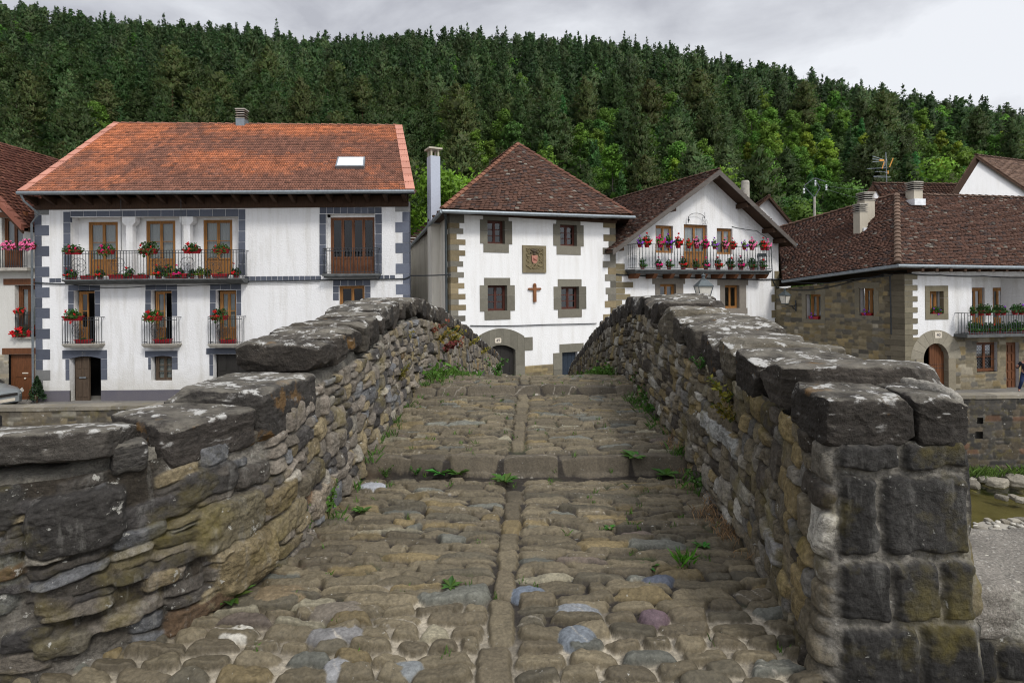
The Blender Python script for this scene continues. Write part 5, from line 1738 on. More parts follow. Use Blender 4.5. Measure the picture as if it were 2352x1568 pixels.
# iron lamp bracket over the balcony door and a thin rod
p0 = C.sz(1624, 512, .3); mb = MB(); x0, z0 = p0[0], p0[1]
mb.tube([(x0, -.15, z0 - .9), (x0, -.15, z0 + .55)], .012, 5); mb.tube([(x0 - .02 - .48 * (1 - cos(t)) , -.15, z0 + .25 + .22 * sin(t)) for t in np.linspace(0, pi * .95, 14)], .012, 5)
for c in ((x0 - .12, z0 + .05), (x0 + .08, z0 + .05)): mb.tube([(c[0] + .06 * cos(t), -.15, c[1] + .12 * sin(t)) for t in np.linspace(0, 2 * pi, 11)], .008, 4)
mb.ball((x0 - .98, -.15, z0 + .12), .05); mb.tube([(x0 - .98, -.15, z0 + .3), (x0 - .98, -.15, z0 - .02)], .02, 5); mb.tube([(x0, -.15, z0 + .3), (x0, 0, z0 + .3)], .012, 4)
mb.build('lamp_bracket', M['iron'], C.root)

# ------------------------------------------------------------------ corner house with the stone side, number 40
D = House('corner_house', 16.65, 24.0, 9, 'corner house with rubble side wall and white front under a broad brown roof')
WD = 10.5
ZD = D.sz(2100, 632)[1] + .15
sdv = Vector((-.45, .89)).normalized(); SL = 6.3
S = House('side', 16.65 + sdv.x * SL, 24 + sdv.y * SL, math.degrees(math.atan2(-sdv.y, -sdv.x)), 'x')   # frame of the side wall
sroot = S.root
wD = D.rect(2134.8, 668.5, 2167, 721); lgD = D.rect(2232.5, 634, 2420, 766); 
arD = D.rect(2120.5, 788, 2178, 900); arD = (arD[0], arD[1], -.3, arD[3]); wcD = D.rect(2243, 785, 2290, 853); doD = D.rect(2310, 785.5, 2340, 896)
zmid = D.sz(2150, 773.5)[1]
ops = [wD, (*lgD, 0)]
mb = MB(); wall(mb, .35, WD, zmid, ZD, ops, rev=.28)
ly = .9
ld = [D.rect(2233.5 - 8, 660.5, 2262, 766, -ly), D.rect(2280.5, 660.5, 2314, 766, -ly)]
wall(mb, lgD[0] - .3, lgD[1], lgD[2], lgD[3], ld, y=ly, rev=.2)
xe = D.rect(2330, 640, 2400, 700, -.3)[0]
mb.quad((lgD[0], 0, lgD[2]), (lgD[0], ly, lgD[2]), (lgD[0], ly, lgD[3]), (lgD[0], 0, lgD[3]))
mb.quad((lgD[0], 0, lgD[3]), (lgD[0], ly, lgD[3]), (WD, ly, lgD[3]), (WD, 0, lgD[3]))
mb.quad((xe + .25, 0.0, lgD[2]), (xe + .25, 0.0, lgD[3]), (xe, ly, lgD[3]), (xe, ly, lgD[2]))
mb.quad((WD, 0, -.3), (WD, 9, -.3), (WD, 9, ZD), (WD, 0, ZD))
mb.build('wall', M['white'], D.root)
DCOL = [((.19, .16, .105), 40), ((.15, .13, .09), 30), ((.22, .17, .09), 15), ((.13, .12, .1), 20), ((.27, .24, .18), 8)]
r0 = (arD[1] - arD[0]) / 2; ca = (arD[0] + arD[1]) / 2; za = arD[3] - r0 * 1.08
masonry('stone_base', 0, WD, -.4, zmid, [arD, wcD, doD], DCOL, 3, D.root, .03, .42, .2, (.26, .22, .15), .022)
mb = MB()
for q in (arD, wcD, doD):
    a, b, c, d = q; y_ = .35
    mb = MB(); mb.quad((a, 0, c), (a, y_, c), (a, y_, d), (a, 0, d)); mb.quad((b, 0, c), (b, 0, d), (b, y_, d), (b, y_, c)); mb.quad((a, 0, d), (a, y_, d), (b, y_, d), (b, 0, d))
    mb.build('stone_reveal', M['sand'], D.root)
mb = MB(); RO = D.rect(2094, 760, 2209, 780); ro = (RO[1] - RO[0]) / 2; n = 27
for i in range(n):       # voussoirs of the round door
    a0 = pi * i / n; a1 = pi * (i + 1) / n - (.012 if i % 3 == 2 else 0); g = [1, .92, 1.06, .97, 1.04, .95, 1.0, 1.05, .93][i // 3]
    pts = []
    for y_ in (-.03, .3):
        for rr_, a in ((r0, a0), (r0, a1), (ro, a1), (ro, a0)): pts.append((ca + rr_ * cos(a), y_, za + rr_ * (1.08 if rr_ == r0 else 1.0) * sin(a)))
    mb.hexa([pts[0], pts[1], pts[5], pts[4], pts[3], pts[2], pts[6], pts[7]], [x * g for x in (.27, .245, .19)])
for sg in (-1, 1):
    e0 = ca + sg * (r0 - .006); e1 = ca + sg * (r0 + .35)
    for k in range(3): mb.box(min(e0, e1), max(e0, e1) - (0), -.024, .3, za - .52 * (k + 1) + .008, za - .52 * k, jit((.25, .22, .16), D.rr, .85, 1.1))
arc = mb.build('door_arch', M['sand'], D.root)
pz = D.sz(2153.5, 769)[1]; px_ = D.sz(2153.5, 769)[0]; mb = MB(); mb.box(px_ - .17, px_ + .17, -.045, -.028, pz - .13, pz + .13); pt = mb.build('number_plate', M['plate'], arc); text('40', .19, M['ink'], pt, (px_, -.047, pz))
mb = MB(); m_ = arD[0] + (arD[1] - arD[0]) * .42
nn_ = 6
for k in range(nn_):
    a = m_ + (arD[1] - m_) * k / nn_; b = m_ + (arD[1] - m_) * (k + 1) / nn_ - .01; mid = (a + b) / 2 - ca
    mb.box(a, b, .2, .25, -.3, za + r0 * 1.08 * sqrt(max(0, 1 - (mid / r0) ** 2)))
for k in range(3): mb.box(arD[0] + k * (m_ - arD[0]) / 3, arD[0] + (k + 1) * (m_ - arD[0]) / 3 - .01, .2, .25, -.3, 1.0)
dd = mb.build('arched_door', M['brown'], D.root)
mb = MB()
for zz in (1.1, 2.15, .95):
    for k in range(7): mb.ball((m_ + .06 + (arD[1] - m_ - .1) * k / 6, .195, zz), .02)
mb.build('door_stud', M['iron'], dd); mb = MB(); mb.box(arD[0] - .5, arD[1] + .8, 1.2, 1.25, -.4, arD[3] + .3); mb.box(.2, .25, .4, 1.2, -.4, arD[3] + .3); mb.build('dark_hall', M['dark'], dd)
R = wD; q = D.rect(2124.8, 656, 2177.3, 733.5)
blocks(D, [(q[0], R[0] + .005, R[2], (R[2] + R[3]) / 2), (q[0], R[0] + .005, (R[2] + R[3]) / 2 + .01, R[3]), (R[1] - .005, q[1], R[2], (R[2] + R[3]) / 2 + .2), (R[1] - .005, q[1], (R[2] + R[3]) / 2 + .21, R[3]), (q[0], q[1], R[3] - .005, q[3]), (q[0], q[1], q[2], R[2] + .005)], 'sand', 'window_surround', (.2, .175, .12), y=-.02, th=.2, px=False)
window(D, (wD[0], wD[1] - .12, wD[2], wD[3]), y=.22, rows=1)
for R in ld: window(D, (R[0], R[1] - .05, R[2], R[3]), y=ly + .08, rows=1, panel=.7, name='balcony_door', fw=.1)
window(D, wcD, y=.12, mat='brown', rows=2, curtain='check', fw=.09)
mb = MB()
for k in range(4): mb.tube([(wcD[0] - .05, .06, wcD[2] + .2 + k * .33), (wcD[1] + .05, .06, wcD[2] + .2 + k * .33)], .008, 4)
mb.build('window_bar', M['iron'], D.root)
mb = MB(); mb.box(doD[0], doD[1], .14, .19, doD[2], doD[3])
for i in range(3):
    for k in range(5):
        a = doD[0] + .05 + (doD[1] - doD[0] - .06) * i / 3; z = doD[2] + .1 + (doD[3] - doD[2] - .15) * k / 5; mb.box(a, a + .13, .115, .141, z, z + .3)
mb.build('front_door', M['brown'], D.root)
mb = MB(); mb.box(doD[0] - .1, doD[1] + .4, -.35, 0, -.3, doD[2]); mb.build('door_step', M['concrete'], D.root)
mb = MB(); z = ZD - .1; k = 0
while z > -.3:
    c = jit((.17, .15, .105), D.rr, .75, 1.2); hgt = .235
    mb.box(-.03, (.6 if k % 2 == 0 else .36) + (.06 if z < 2 else 0), -.028, .02, z - hgt + .01, z, c)
    z -= hgt; k += 1
mb.build('quoin_strip', M['sand'], D.root)
s0, s1, _, z1 = D.rect(2221, 766, 2420, 771, .6)
mb = MB(); mb.box(s0, s1, -.62, .1, z1 - .13, z1); bD = mb.build('balcony', M['concrete_dark'], D.root)
rD = D.rect(2223, 717.5, 2420, 762, .58); railing(D, rD[0], rD[1], z1, rD[3], .58, 34, 'iron_grey', parent=bD)
BAL_D = (rD[0], rD[1], z1, rD[3])
# stone side wall
zsl = lambda s: ZD - .12 - .09 * (SL - s)
def srect(x0, y0, x1, y1): return S.rect(x0, y0, x1, y1)
sw = [srect(1851, 675.5, 1886, 733), srect(1974, 661.5, 2008, 725)]
SCOL = [((.2, .165, .1), 40), ((.15, .127, .085), 35), ((.24, .185, .095), 15), ((.115, .105, .085), 22), ((.27, .24, .18), 7)]
sd_ = masonry('side_wall', 0, SL, -.4, ZD, sw, SCOL, 12, sroot, .028, .3, .17, (.2, .175, .125), .03, ztop=lambda s: zsl(s))
mb = MB()
for a, b, c, d in sw:
    y_ = .35
    mb = MB(); mb.quad((a, 0, c), (a, y_, c), (a, y_, d), (a, 0, d)); mb.quad((b, 0, c), (b, 0, d), (b, y_, d), (b, y_, c)); mb.quad((a, 0, d), (a, y_, d), (b, y_, d), (b, 0, d)); mb.quad((a, 0, c), (b, 0, c), (b, y_, c), (a, y_, c))
    rv = mb.build('stone_reveal', M['sand'], sroot)
pts_ = []
for (a, b, c, d) in sw:
    o_ = blocks(S, [(a - .2, a + .005, c, d), (b - .005, b + .2, c, d), (a - .22, b + .25, d - .005, d + .25), (a - .2, b + .22, c - .18, c + .005)], 'sand', 'window_surround', (.19, .17, .125), y=-.03, th=.1, px=False, parent=sroot)
    window(S, (a + .12, b, c, d), y=.22, rows=1, parent=sroot)
mb = MB(); z = ZD - .1; k = 0
while z > -.3:
    c = jit((.14, .12, .085), D.rr, .7, 1.2); mb.box(SL - (.55 if k % 2 else .8), SL + .02, -.05, .02, z - .225, z, c); z -= .235; k += 1
mb.build('quoin_strip', M['sand'], sroot)
# hand the side wall over to the corner house
for o in list(sroot.children):
    mw = Matrix.Translation(sroot.location) @ Matrix.Rotation(sroot.rotation_euler.z, 4, 'Z')
    dw = Matrix.Translation(D.root.location) @ Matrix.Rotation(D.root.rotation_euler.z, 4, 'Z')
    o.parent = D.root; o.matrix_local = dw.inverted() @ mw
bpy.data.objects.remove(sroot)
# roof of the corner house
cz_ = P(2062, 606, 23.2).z
E0 = D.loc(*P(2062, 606, 23.25)); E1 = D.locp(2440, 612, 23.25 + 1.2); 
EL_ = D.loc(*P(1797, 643, 29.0)); A0 = D.loc(*P(2060, 446, 27.8)); A1 = D.loc(*P(2440, 458, 29.6)); AL = D.loc(*P(1785, 524, 33.4))
v, f, c = join([flat_tiles(E0, E1, A1, A0, .135, .2, .022, 31), flat_tiles(EL_, E0, A0, AL, .135, .2, .022, 32), flat_tiles(E1, E1 + Vector((0, 9, 0)), A1, A1, .14, .22, .022, 33)])
rD_ = mesh_np('roof', v, f, M['shingle'], D.root, c)
mb = MB(); dn = Vector((0, 0, -.05)); bk = Vector((1.5, 6, -3.6))
mb.poly([E0 + dn, E1 + dn, A1 + dn, A0 + dn]); mb.poly([EL_ + dn, E0 + dn, A0 + dn, AL + dn]); mb.poly([A0 + dn, A1 + dn, A1 + bk, AL + bk, AL + dn])
mb.poly([E0 + dn * 3, EL_ + dn * 3, Vector((EL_.x + 1.5, EL_.y + 1, ZD - .1)), Vector((.6, 1.4, ZD + .02)), Vector((WD, 1.4, ZD + .02)), E1 + dn * 3])
mb.build('roof_deck', M['beam'], rD_)
caps(D, E0 + Vector((0, 0, .03)), A0, .13, .34, (.13, .085, .06), 18, 'hip_tile', rD_); caps(D, A0, A1, .12, .4, (.11, .07, .05), 19, 'ridge_tile', rD_); caps(D, AL, A0, .11, .4, (.11, .065, .045), 20, 'ridge_tile', rD_)
gutter(D, [EL_ + Vector((0, 0, -.08)), E0 + Vector((-.02, -.06, -.08)), E1 + Vector((0, -.06, -.08))], .075, rD_)
for k in range(16):
    s_ = .2 + k * .68; mb = MB(); mb.box(s_ - .06, s_ + .06, -.7, .02, ZD - .02, ZD + .1); mb.build('rafter', M['beam'], rD_)
def chim(px, pyb, pyt, Y, w_, d_, nm='chimney', mat='cream', cap=.38):
    b = D.locp(px, pyb, Y); t = D.locp(px, pyt, Y); return vent_chimney(D, b.x, b.y, b.z - .5, t.z - cap, t.z, w_, d_, mat, nm, 4)
ch = chim(1989, 520, 444, 27.6, .55, .5); ch2 = chim(1976.5, 530, 470, 27.3, .42, .42)
ch2.parent = ch
chim(2099.5, 455, 420, 27.4, .48, .48, cap=.4)
for px, py, Y in ((1986, 520, 27.35), (2101, 454, 27.2)):
    c_ = D.locp(px, py, Y); mb = MB(); mb.box(c_.x - .3, c_.x + .3, c_.y - .3, c_.y + .3, c_.z - .4, c_.z - .1); mb.build('chimney_flashing', M['metalwhite'], rD_)


# ------------------------------------------------------------------ houses behind and at the edges
def back_house(name, label, a_px, l_px, r_px, Y, dirv, depth, zbase, wallmat, seed, tilecol=None, ov=.5):
    """gable end towards us: apex, left eave, right eave in the picture at distance Y; ridge runs along dirv"""
    h = House(name, P(*l_px, Y).x, Y, 0, label)
    a = h.loc(*P(*a_px, Y)); l = h.loc(*P(*l_px, Y)); r_ = h.loc(*P(*r_px, Y))
    d = Vector((dirv[0], dirv[1], 0)).normalized() * depth
    f_ = -d.normalized() * ov
    v, f, c = join([flat_tiles(l + d, l + f_, a + f_, a + d, .15, .22, .025, seed, tilecol), flat_tiles(r_ + f_, r_ + d, a + d, a + f_, .15, .22, .025, seed + 1, tilecol)])
    rf = mesh_np('roof', v, f, M['shingle'], h.root, c)
    mb = MB(); dn = Vector((0, 0, -.08))
    for p, q in ((l, a), (r_, a)): mb.hexa([p + f_ + dn * 2, q + f_ + dn * 2, q + d + dn * 2, p + d + dn * 2, p + f_ + dn * .4, q + f_ + dn * .4, q + d + dn * .4, p + d + dn * .4])
    mb.build('roof_deck', M['beam'], rf)
    mb = MB(); ins = .88
    L2 = a + (l - a) * ins; R2 = a + (r_ - a) * ins; dz = Vector((0, 0, -.15))
    g = [a + dz, L2 + dz, Vector((L2.x, L2.y, zbase)), Vector((R2.x, R2.y, zbase)), R2 + dz]
    mb.poly(g); mb.poly([q + d for q in g][::-1])
    for i in (1, 3): mb.quad(g[i], g[(i + 1) % 5] if i == 1 else g[4], (g[(i + 1) % 5] if i == 1 else g[4]) + d, g[i] + d)
    mb.build('wall', M[wallmat], h.root)
    caps(h, a + f_, a + d, .1, .42, (.1, .06, .042), seed, 'ridge_tile', rf)
    return h


def pink(rg, m, p, t): return np.where(rg.random((m, 1)) < .8, np.array((.21, .135, .098)), np.array((.14, .09, .07)))


EH = back_house('gabled_house', 'tall white gabled house with pinkish grey roof behind the corner house', (2253, 358), (2194, 452), (2420, 470), 34, (.93, .36), 12, 3, 'white_b', 41, pink)
FH = back_house('low_house', 'low house with dark brown roof and small white gable behind the corner house', (2021, 421), (1975, 486), (2060, 486), 38, (.97, .1), 8.5, 3, 'white_b', 43)
GH = back_house('small_house', 'small white gable peeping out behind the long balcony house', (1763, 452), (1713, 494), (1822, 522), 40, (.2, .98), 8, 3, 'white_b', 45)

# house at the left edge
HH = House('grey_house', P(-150, 700, 24.0).x, 24.0, 0, 'grey plastered house at the left edge with brown timber lintels')
H_ = HH
we = H_.sz(84, 700)[0]
ZH = H_.sz(40, 470)[1]
o1 = H_.rect(4, 500, 53, 614); o2 = H_.rect(34, 655, 84, 775); o2 = (o2[0], we - .05, o2[2], o2[3]); o3 = H_.rect(20, 814, 80, 926)
def zH(s): return H_.sz(82, 523)[1] + (H_.sz(0, 435)[1] - H_.sz(82, 523)[1]) * (we - s) / (we - H_.sz(0, 435)[0])
zst = H_.sz(10, 814)[1]
mb = MB(); wall(mb, 0, we, zst, lambda s: min(zH(s), 12) - .1, [o1, o2], rev=.25); mb.quad((we, 0, -.3), (we, 8, -.3), (we, 8, zH(we)), (we, 0, zH(we))); mb.build('wall', M['grey_plaster'], H_.root)
masonry('stone_base', 0, we, -.4, zst, [o3], [((.3, .26, .19), 4), ((.24, .22, .18), 4)], 9, H_.root, .03, .42, .25, (.4, .37, .3), .02)
window(H_, o1, y=.15, mat='brown', rows=1, panel=.7, name='balcony_door'); window(H_, o2, y=.2, mat='brown', rows=1, panel=.5, name='balcony_door', fw=.12)
mb = MB(); mb.box(o3[0] - .02, o3[1] + .02, .12, .17, -.3, o3[3] + .02); mb.box(o3[0] + .2, o3[1] - .1, .1, .125, .98, o3[3] - .25); mb.box(o3[0] + .2, o3[1] - .1, .1, .125, .1, .82); fd_ = mb.build('front_door', M['brown'], H_.root); mb = MB(); mb.box(o3[0] - .8, o3[1] + .3, .5, .55, -.4, o3[3] + .4); mb.box(o3[0] - .02, o3[0], .0, .5, -.4, o3[3]); mb.build('dark_hall', M['dark'], fd_)
mb = MB(); mb.box(o3[0] + .5, o3[0] + .75, .085, .1, 1.1, 1.15); mb.ball((o3[0] + .63, .08, .9), .04); mb.build('letter_slot', M['plate'], fd_)
for x0, y0, x1, y1 in ((9, 640, 84, 654), (6, 799, 84.5, 813), (-40, 487, 60, 500)):
    q = H_.rect(x0, y0, x1, y1); mb = MB(); mb.box(q[0], min(q[1], we - .02), -.03, .1, q[2], q[3]); mb.build('lintel', M['brown'], H_.root)
q = H_.rect(-60, 615, 84, 622, .4); mb = MB(); mb.box(q[0], min(q[1], we - .02), -.45, 0, q[2], q[3]); bH = mb.build('balcony', M['concrete'], H_.root)
rH = H_.rect(-60, 567, 82, 614, .42); railing(H_, rH[0], min(rH[1], we - .03), q[3], rH[3], .42, 24, parent=bH, side=False)
q = H_.rect(33, 774, 84, 778, .1); mb = MB(); mb.box(q[0], we - .02, -.12, .2, q[2], q[3]); b4 = mb.build('window_sill', M['concrete'], H_.root)
r4 = H_.rect(36, 717, 82, 774, .08); railing(H_, r4[0], we - .06, q[3], r4[3], .08, 12, parent=b4, side=False)
a = (H_.sz(-60, 367)[0], 0); 
L0 = Vector((we + .02, -.7, zH(we + .02))); L1 = Vector((H_.sz(-140, 300)[0], -.7, zH(H_.sz(-140, 300)[0])))
v, f, c = flat_tiles(L0, L0 + Vector((.0, 7, 0)), L1 + Vector((0, 7, 0)), L1, .2, .25, .03, 61, lambda rg, m, p, t: np.where(rg.random((m, 1)) < .7, np.array((.12, .045, .03)), np.array((.17, .07, .045))))
rH_ = mesh_np('roof', v, f, M['shingle'], H_.root, c)
mb = MB(); n = 14; d = (L1 - L0) / n
for i in range(n):
    p = L0 + d * i; k = random.uniform(.8, 1.2); mb.hexa([p + Vector((0, -.05, -.16)), p + d + Vector((0, -.05, -.16)), p + d + Vector((0, .28, -.16)), p + Vector((0, .28, -.16)), p + Vector((0, -.05, .1)), p + d * 1.0 + Vector((0, -.05, .06)), p + d + Vector((0, .28, .06)), p + Vector((0, .28, .1))], [x * k for x in (.2, .075, .05)])
mb.build('verge_tile', M['verge'], rH_)
mb = MB(); mb.hexa([L0 + Vector((0, 0, -.3)), L1 + Vector((0, 0, -.3)), L1 + Vector((0, .1, -.3)), L0 + Vector((0, .1, -.3)), L0 + Vector((0, 0, -.17)), L1 + Vector((0, 0, -.17)), L1 + Vector((0, .1, -.17)), L0 + Vector((0, .1, -.17))], (.3, .2, .12))
mb.hexa([L0 + Vector((0, .1, -.2)), L1 + Vector((0, .1, -.2)), L1 + Vector((0, 7, -.2)), L0 + Vector((0, 7, -.2)), L0 + Vector((0, .1, -.05)), L1 + Vector((0, .1, -.05)), L1 + Vector((0, 7, -.05)), L0 + Vector((0, 7, -.05))]); mb.build('roof_deck', M['beam'], rH_)
# ================================================================== GROUND, RIVER, WALLS
def m_ground(name, c1, c2, scale, rough=.95, bstr=.6, bd=.03):
    m, t = mk(name); v = t.obj()
    n = t.noise(v, scale, 7, .65); n2 = t.noise(v, scale * 7, 5, .6)
    c = t.mix(t.ramp(n, .35, .65), c1, c2); c = t.mix(t.math('MULTIPLY', t.ramp(n2, .4, .7), .5), c, [x * .6 for x in c1])
    t.finish(c, rough, .2, t.math('ADD', n2, n), bstr, bd); return m


M['street'] = m_ground('street_asphalt', (.16, .15, .135), (.2, .19, .17), .8)
M['hill'] = m_ground('forest_floor', (.012, .022, .006), (.028, .045, .011), .12, 1.0, .8, .4)
M['gravel'] = m_ground('river_gravel', (.36, .335, .285), (.2, .18, .145), .5, .9, .9, .05)
M['bank'] = m_ground('near_bank', (.12, .1, .07), (.09, .09, .05), .7)
M['pebble'] = m_attr('river_stone', .85, .35, 3, bscale=20, bdist=.02, bstr=.8, grain=.35, gscale=14)

SKY_PX = [(-200, -30), (0, 12), (90, 22), (180, 40), (270, 55), (480, 60), (540, 68), (620, 78), (700, 97), (840, 93), (930, 83), (1100, 76), (1280, 92), (1370, 92), (1480, 108), (1600, 122), (1700, 138), (1850, 170), (1950, 193), (2000, 205), (2130, 228), (2250, 243), (2352, 258), (2600, 320)]
_c = np.array([ray(*p)[0] for p in SKY_PX]); _e = np.array([ray(*p)[1] for p in SKY_PX])
YRIDGE = 285.0; YFOOT = 72.0


def hill_z(X, Y):
    X = np.asarray(X, float); Y = np.asarray(Y, float)
    c = X / np.maximum(Y, 1)
    zr = np.interp(c, _c, _e) * YRIDGE - 9.0 + EYE
    t = (Y - YFOOT) / (YRIDGE - YFOOT)
    up = 2.5 + (zr - 2.5) * np.clip(t, 0, 1) ** .96
    down = (t - 1).clip(0) * 40
    flat = np.clip((Y - 45) / (YFOOT - 45), 0, 1) * 2.5
    n = fbm(X * .02, Y * .02, 0, 31, 4) * 5 * np.clip(t * 4, 0, 1) * np.clip((1.0 - t) * 3 + .25, 0, 1)
    return np.where(t > 0, up - down + n, flat)


cs = np.linspace(-1.9, 1.9, 150); yy = np.concatenate([np.linspace(24, 72, 14), np.linspace(76, 340, 90), [420, 600, 900]])
Cg, Yg = np.meshgrid(cs, yy, indexing='ij'); Xg = Cg * Yg
Zg = hill_z(Xg, Yg) - .06
Zg[:, -3:] = Zg[:, -4:-3] * np.array([.9, .7, .3])
tag(mesh_np('hill', np.stack([Xg, Yg, Zg], -1).reshape(-1, 3), grid_faces(len(cs), len(yy)), M['hill'], None, None, True), kind='structure')
mb = MB(); pts_ = [(-60, 18.3), (-1.2, 18.6), (2.5, 19.5), (33, 20.1), (60, 20.2), (60, 30), (-60, 30)]
mb.add([(x, y, 0.0) for x, y in pts_] + [(x, y, -2.8) for x, y in pts_], [tuple(range(7)), tuple(range(13, 6, -1))] + [(i, i + 7, (i + 1) % 7 + 7, (i + 1) % 7) for i in range(7)]); tag(mb.build('street', M['street']), kind='structure')
# river bed, water, banks
xs = np.arange(-40, 42, .22); yv = np.arange(1.2, 21, .22)
Xr, Yr_ = np.meshgrid(xs, yv, indexing='ij')
hz = fbm(Xr * .35, Yr_ * .35, 0, 41, 3) * .22 + fbm(Xr * 2.2, Yr_ * 2.2, 0, 42, 3) * .06
prof = np.interp(Yr_, [1.2, 3, 6, 9.5, 14, 15.6, 16.6, 19.3, 19.9, 21], [-1.2, -1.5, -1.8, -2.0, -2.0, -2.1, -2.42, -2.42, -2.1, -1.9])
Zr = prof + hz
tag(mesh_np('river_bed', np.stack([Xr, Yr_, Zr], -1).reshape(-1, 3), grid_faces(len(xs), len(yv)), M['gravel'], None, None, True), kind='structure')
m, t = mk('river_water'); v = t.obj((1, 1.4, 1))
nz = t.noise(v, 2.2, 4, .55); wb = t.n('ShaderNodeBump', {'Height': nz, 'Strength': .25, 'Distance': .05})
gl = t.n('ShaderNodeBsdfGlossy', {'Color': (.8, .85, .85, 1), 'Roughness': .06}); tr = t.n('ShaderNodeBsdfTransparent', {'Color': (.62, .6, .36, 1)})
t.t.links.new(wb.outputs[0], gl.inputs['Normal']); fr = t.n('ShaderNodeFresnel', {'IOR': 1.33}); t.t.links.new(wb.outputs[0], fr.inputs['Normal'])
mx = t.n('ShaderNodeMixShader', {0: fr.outputs[0], 1: tr.outputs[0], 2: gl.outputs[0]}); t.t.links.new(mx.outputs[0], t.out.inputs[0])
mb = MB(); mb.quad((-40, 1.2, -2.16), (42, 1.2, -2.16), (42, 20.2, -2.16), (-40, 20.2, -2.16)); tag(mb.build('river_water', m), kind='structure')
mb = MB(); mb.box(-40, -1.45, -14, 2.0, -2.6, 2.86); mb.box(-1.44, 1.5, -14, 1.36, -2.6, 2.85); mb.box(1.51, 30, -14, 2.3, -2.6, 2.3); tag(mb.build('near_bank', M['bank']), kind='structure')
# cobbled ground at the viewer's feet
xs = np.arange(-2.3, 1.8, .05); yv = np.arange(-3, 1.42, .05); Xa, Ya = np.meshgrid(xs, yv, indexing='ij')
tag(mesh_np('path', np.stack([Xa, Ya, deck_z(Ya) + fbm(Xa * 8, Ya * 12, 0, 3, 2) * .02], -1).reshape(-1, 3), grid_faces(len(xs), len(yv)), M['cobble'], None, np.array((.13, .11, .085)) * (1 + .4 * fbm(Xa * 8, Ya * 12, 2, 3, 2))[..., None], True), kind='structure')

EWC = [((.13, .11, .08), 30), ((.09, .08, .065), 30), ((.17, .14, .09), 15), ((.2, .185, .15), 10), ((.06, .055, .05), 20)]
EWD = [((.06, .055, .048), 40), ((.085, .07, .05), 30), ((.045, .042, .038), 30), ((.12, .07, .045), 6)]
M['ewall'] = m_attr('river_wall_stone', .9, .5, 3, lich=(.36, .35, .32), lich_thr=.63, lich_scale=5, moss=.3, bscale=25, bdist=.012, dots=9)


def river_wall(label, p0, p1, ztop, zbot, tab, seed, holes=()):
    h = House('river_wall', p0[0], p0[1], math.degrees(math.atan2(p1[1] - p0[1], p1[0] - p0[0])), label, 'wall')
    L = math.hypot(p1[0] - p0[0], p1[1] - p0[1])
    ops = [h.rect(*q) for q in holes]
    masonry('wall_face', 0, L, zbot, ztop - .1, ops, tab, seed, h.root, .03, .36, .2, (.13, .115, .09), .035, mat='ewall')
    mb = MB(); mb.box(0, L, .25, .5, zbot, ztop - .1, (.1, .09, .07)); mb.build('wall_core', M['ewall'], h.root)
    mb = MB(); s = 0; rr = random.Random(seed)
    while s < L:
        w_ = rr.uniform(.7, 1.3); dz = rr.uniform(-.012, .012)
        k = rr.uniform(.8, 1.2); mb.box(s + .006, min(L, s + w_), -.06, .52, ztop - .12 + dz, ztop + dz, [x * k for x in (.2, .18, .145)]); s += w_
    mb.build('wall_cap', M['ewall'], h.root)
    return h


lwz = P(200, 936, 18.0).z
RW1 = river_wall('pale lichen spotted river wall in front of the long white house', (-30, 18.0), (-1.4, 18.4), lwz, -2.5, EWC, 71)
rwz = P(2290, 906, 19.6).z
RW2 = river_wall('dark mossy river wall with two square drain holes below the corner house', (2.6, 19.2), (32, 19.9), rwz, -2.5, EWD, 72, holes=((2243, 958, 2257, 972), (2240, 990, 2257, 1006)))
# low retaining wall against the pier
RT = Path([(1.73, 2.5), (2.2, 2.42), (4.6, 2.5)], .05, 1, np.array([-5, 30.]), np.array([P(2290, 1372, 2.4).z + .02] * 2))
rr_ = random.Random(81)
st_ = [wall_stone(*q, PIER + WALLC_R, rr_, .04) for q in guillotine(0, 2.9, 0, 1.05, .24, .16, rr_, .4)]
ow_ = parapet(RT, st_, None, 'retaining_wall', M['pier'], lambda U, V: np.array((.1, .09, .07)) * np.ones(U.shape + (1,)), 82, 2.85, drop=0, rows=120, bury=1.0)
tag(ow_, 'low dark stone wall running out to the right of the square pier', 'wall')
mb = MB(); zt_ = float(RT.tz[0]); p_, f_ = rock(2.9, .62, .24, 40, 812, facets=3, rough=.02, pw=9, f0=3); q_ = p_ + np.array((3.15, 2.72, zt_ - .1))
oc = mesh_np('wall_top', q_, f_, M['gravel_top'], ow_, np.array((.24, .22, .19)) * (1 + .5 * fbm(q_[:, 0] * 6, q_[:, 1] * 6, q_[:, 2] * 6, 1, 3))[:, None], True)

# stones lying in the river
rs = random.Random(91); protos = []
for k in range(5):
    p, f = rock(1, .72, .46, 18, 600 + k, facets=16, rough=.035, pw=5, keep=.78, f0=2.5)
    o = mesh_np('river_boulder', p, f, M['pebble'], None, np.tile(np.array(((.27, .245, .195), (.22, .2, .16), (.32, .295, .245), (.165, .15, .12), (.24, .215, .17))[k]), (len(p), 1)), True)
    protos.append(o.data); bpy.data.objects.remove(o)
spots = []
for px, py, s in ((2290, 1108, 1.1), (2335, 1105, 1.25), (2262, 1100, .9), (2235, 1112, .8), (2250, 1090, .6), (2311, 1095, .55), (2280, 1090, .5), (2330, 1088, .5), (2300, 1140, .55), (2330, 1140, .5), (2345, 1146, .55), (2340, 1098, .6),
                  (2330, 1195, .5), (2345, 1192, .5), (2310, 1196, .4), (2270, 1192, .35), (2255, 1215, .55), (2290, 1218, .45), (2310, 1228, .4), (2240, 1232, .4), (2270, 1234, .35), (2340, 1222, .4), (2228, 1100, .6)):
    X, Z = ray(px, py); Yb = (-2.08 - EYE) / Z; spots.append((X * Yb, Yb, s * .62))
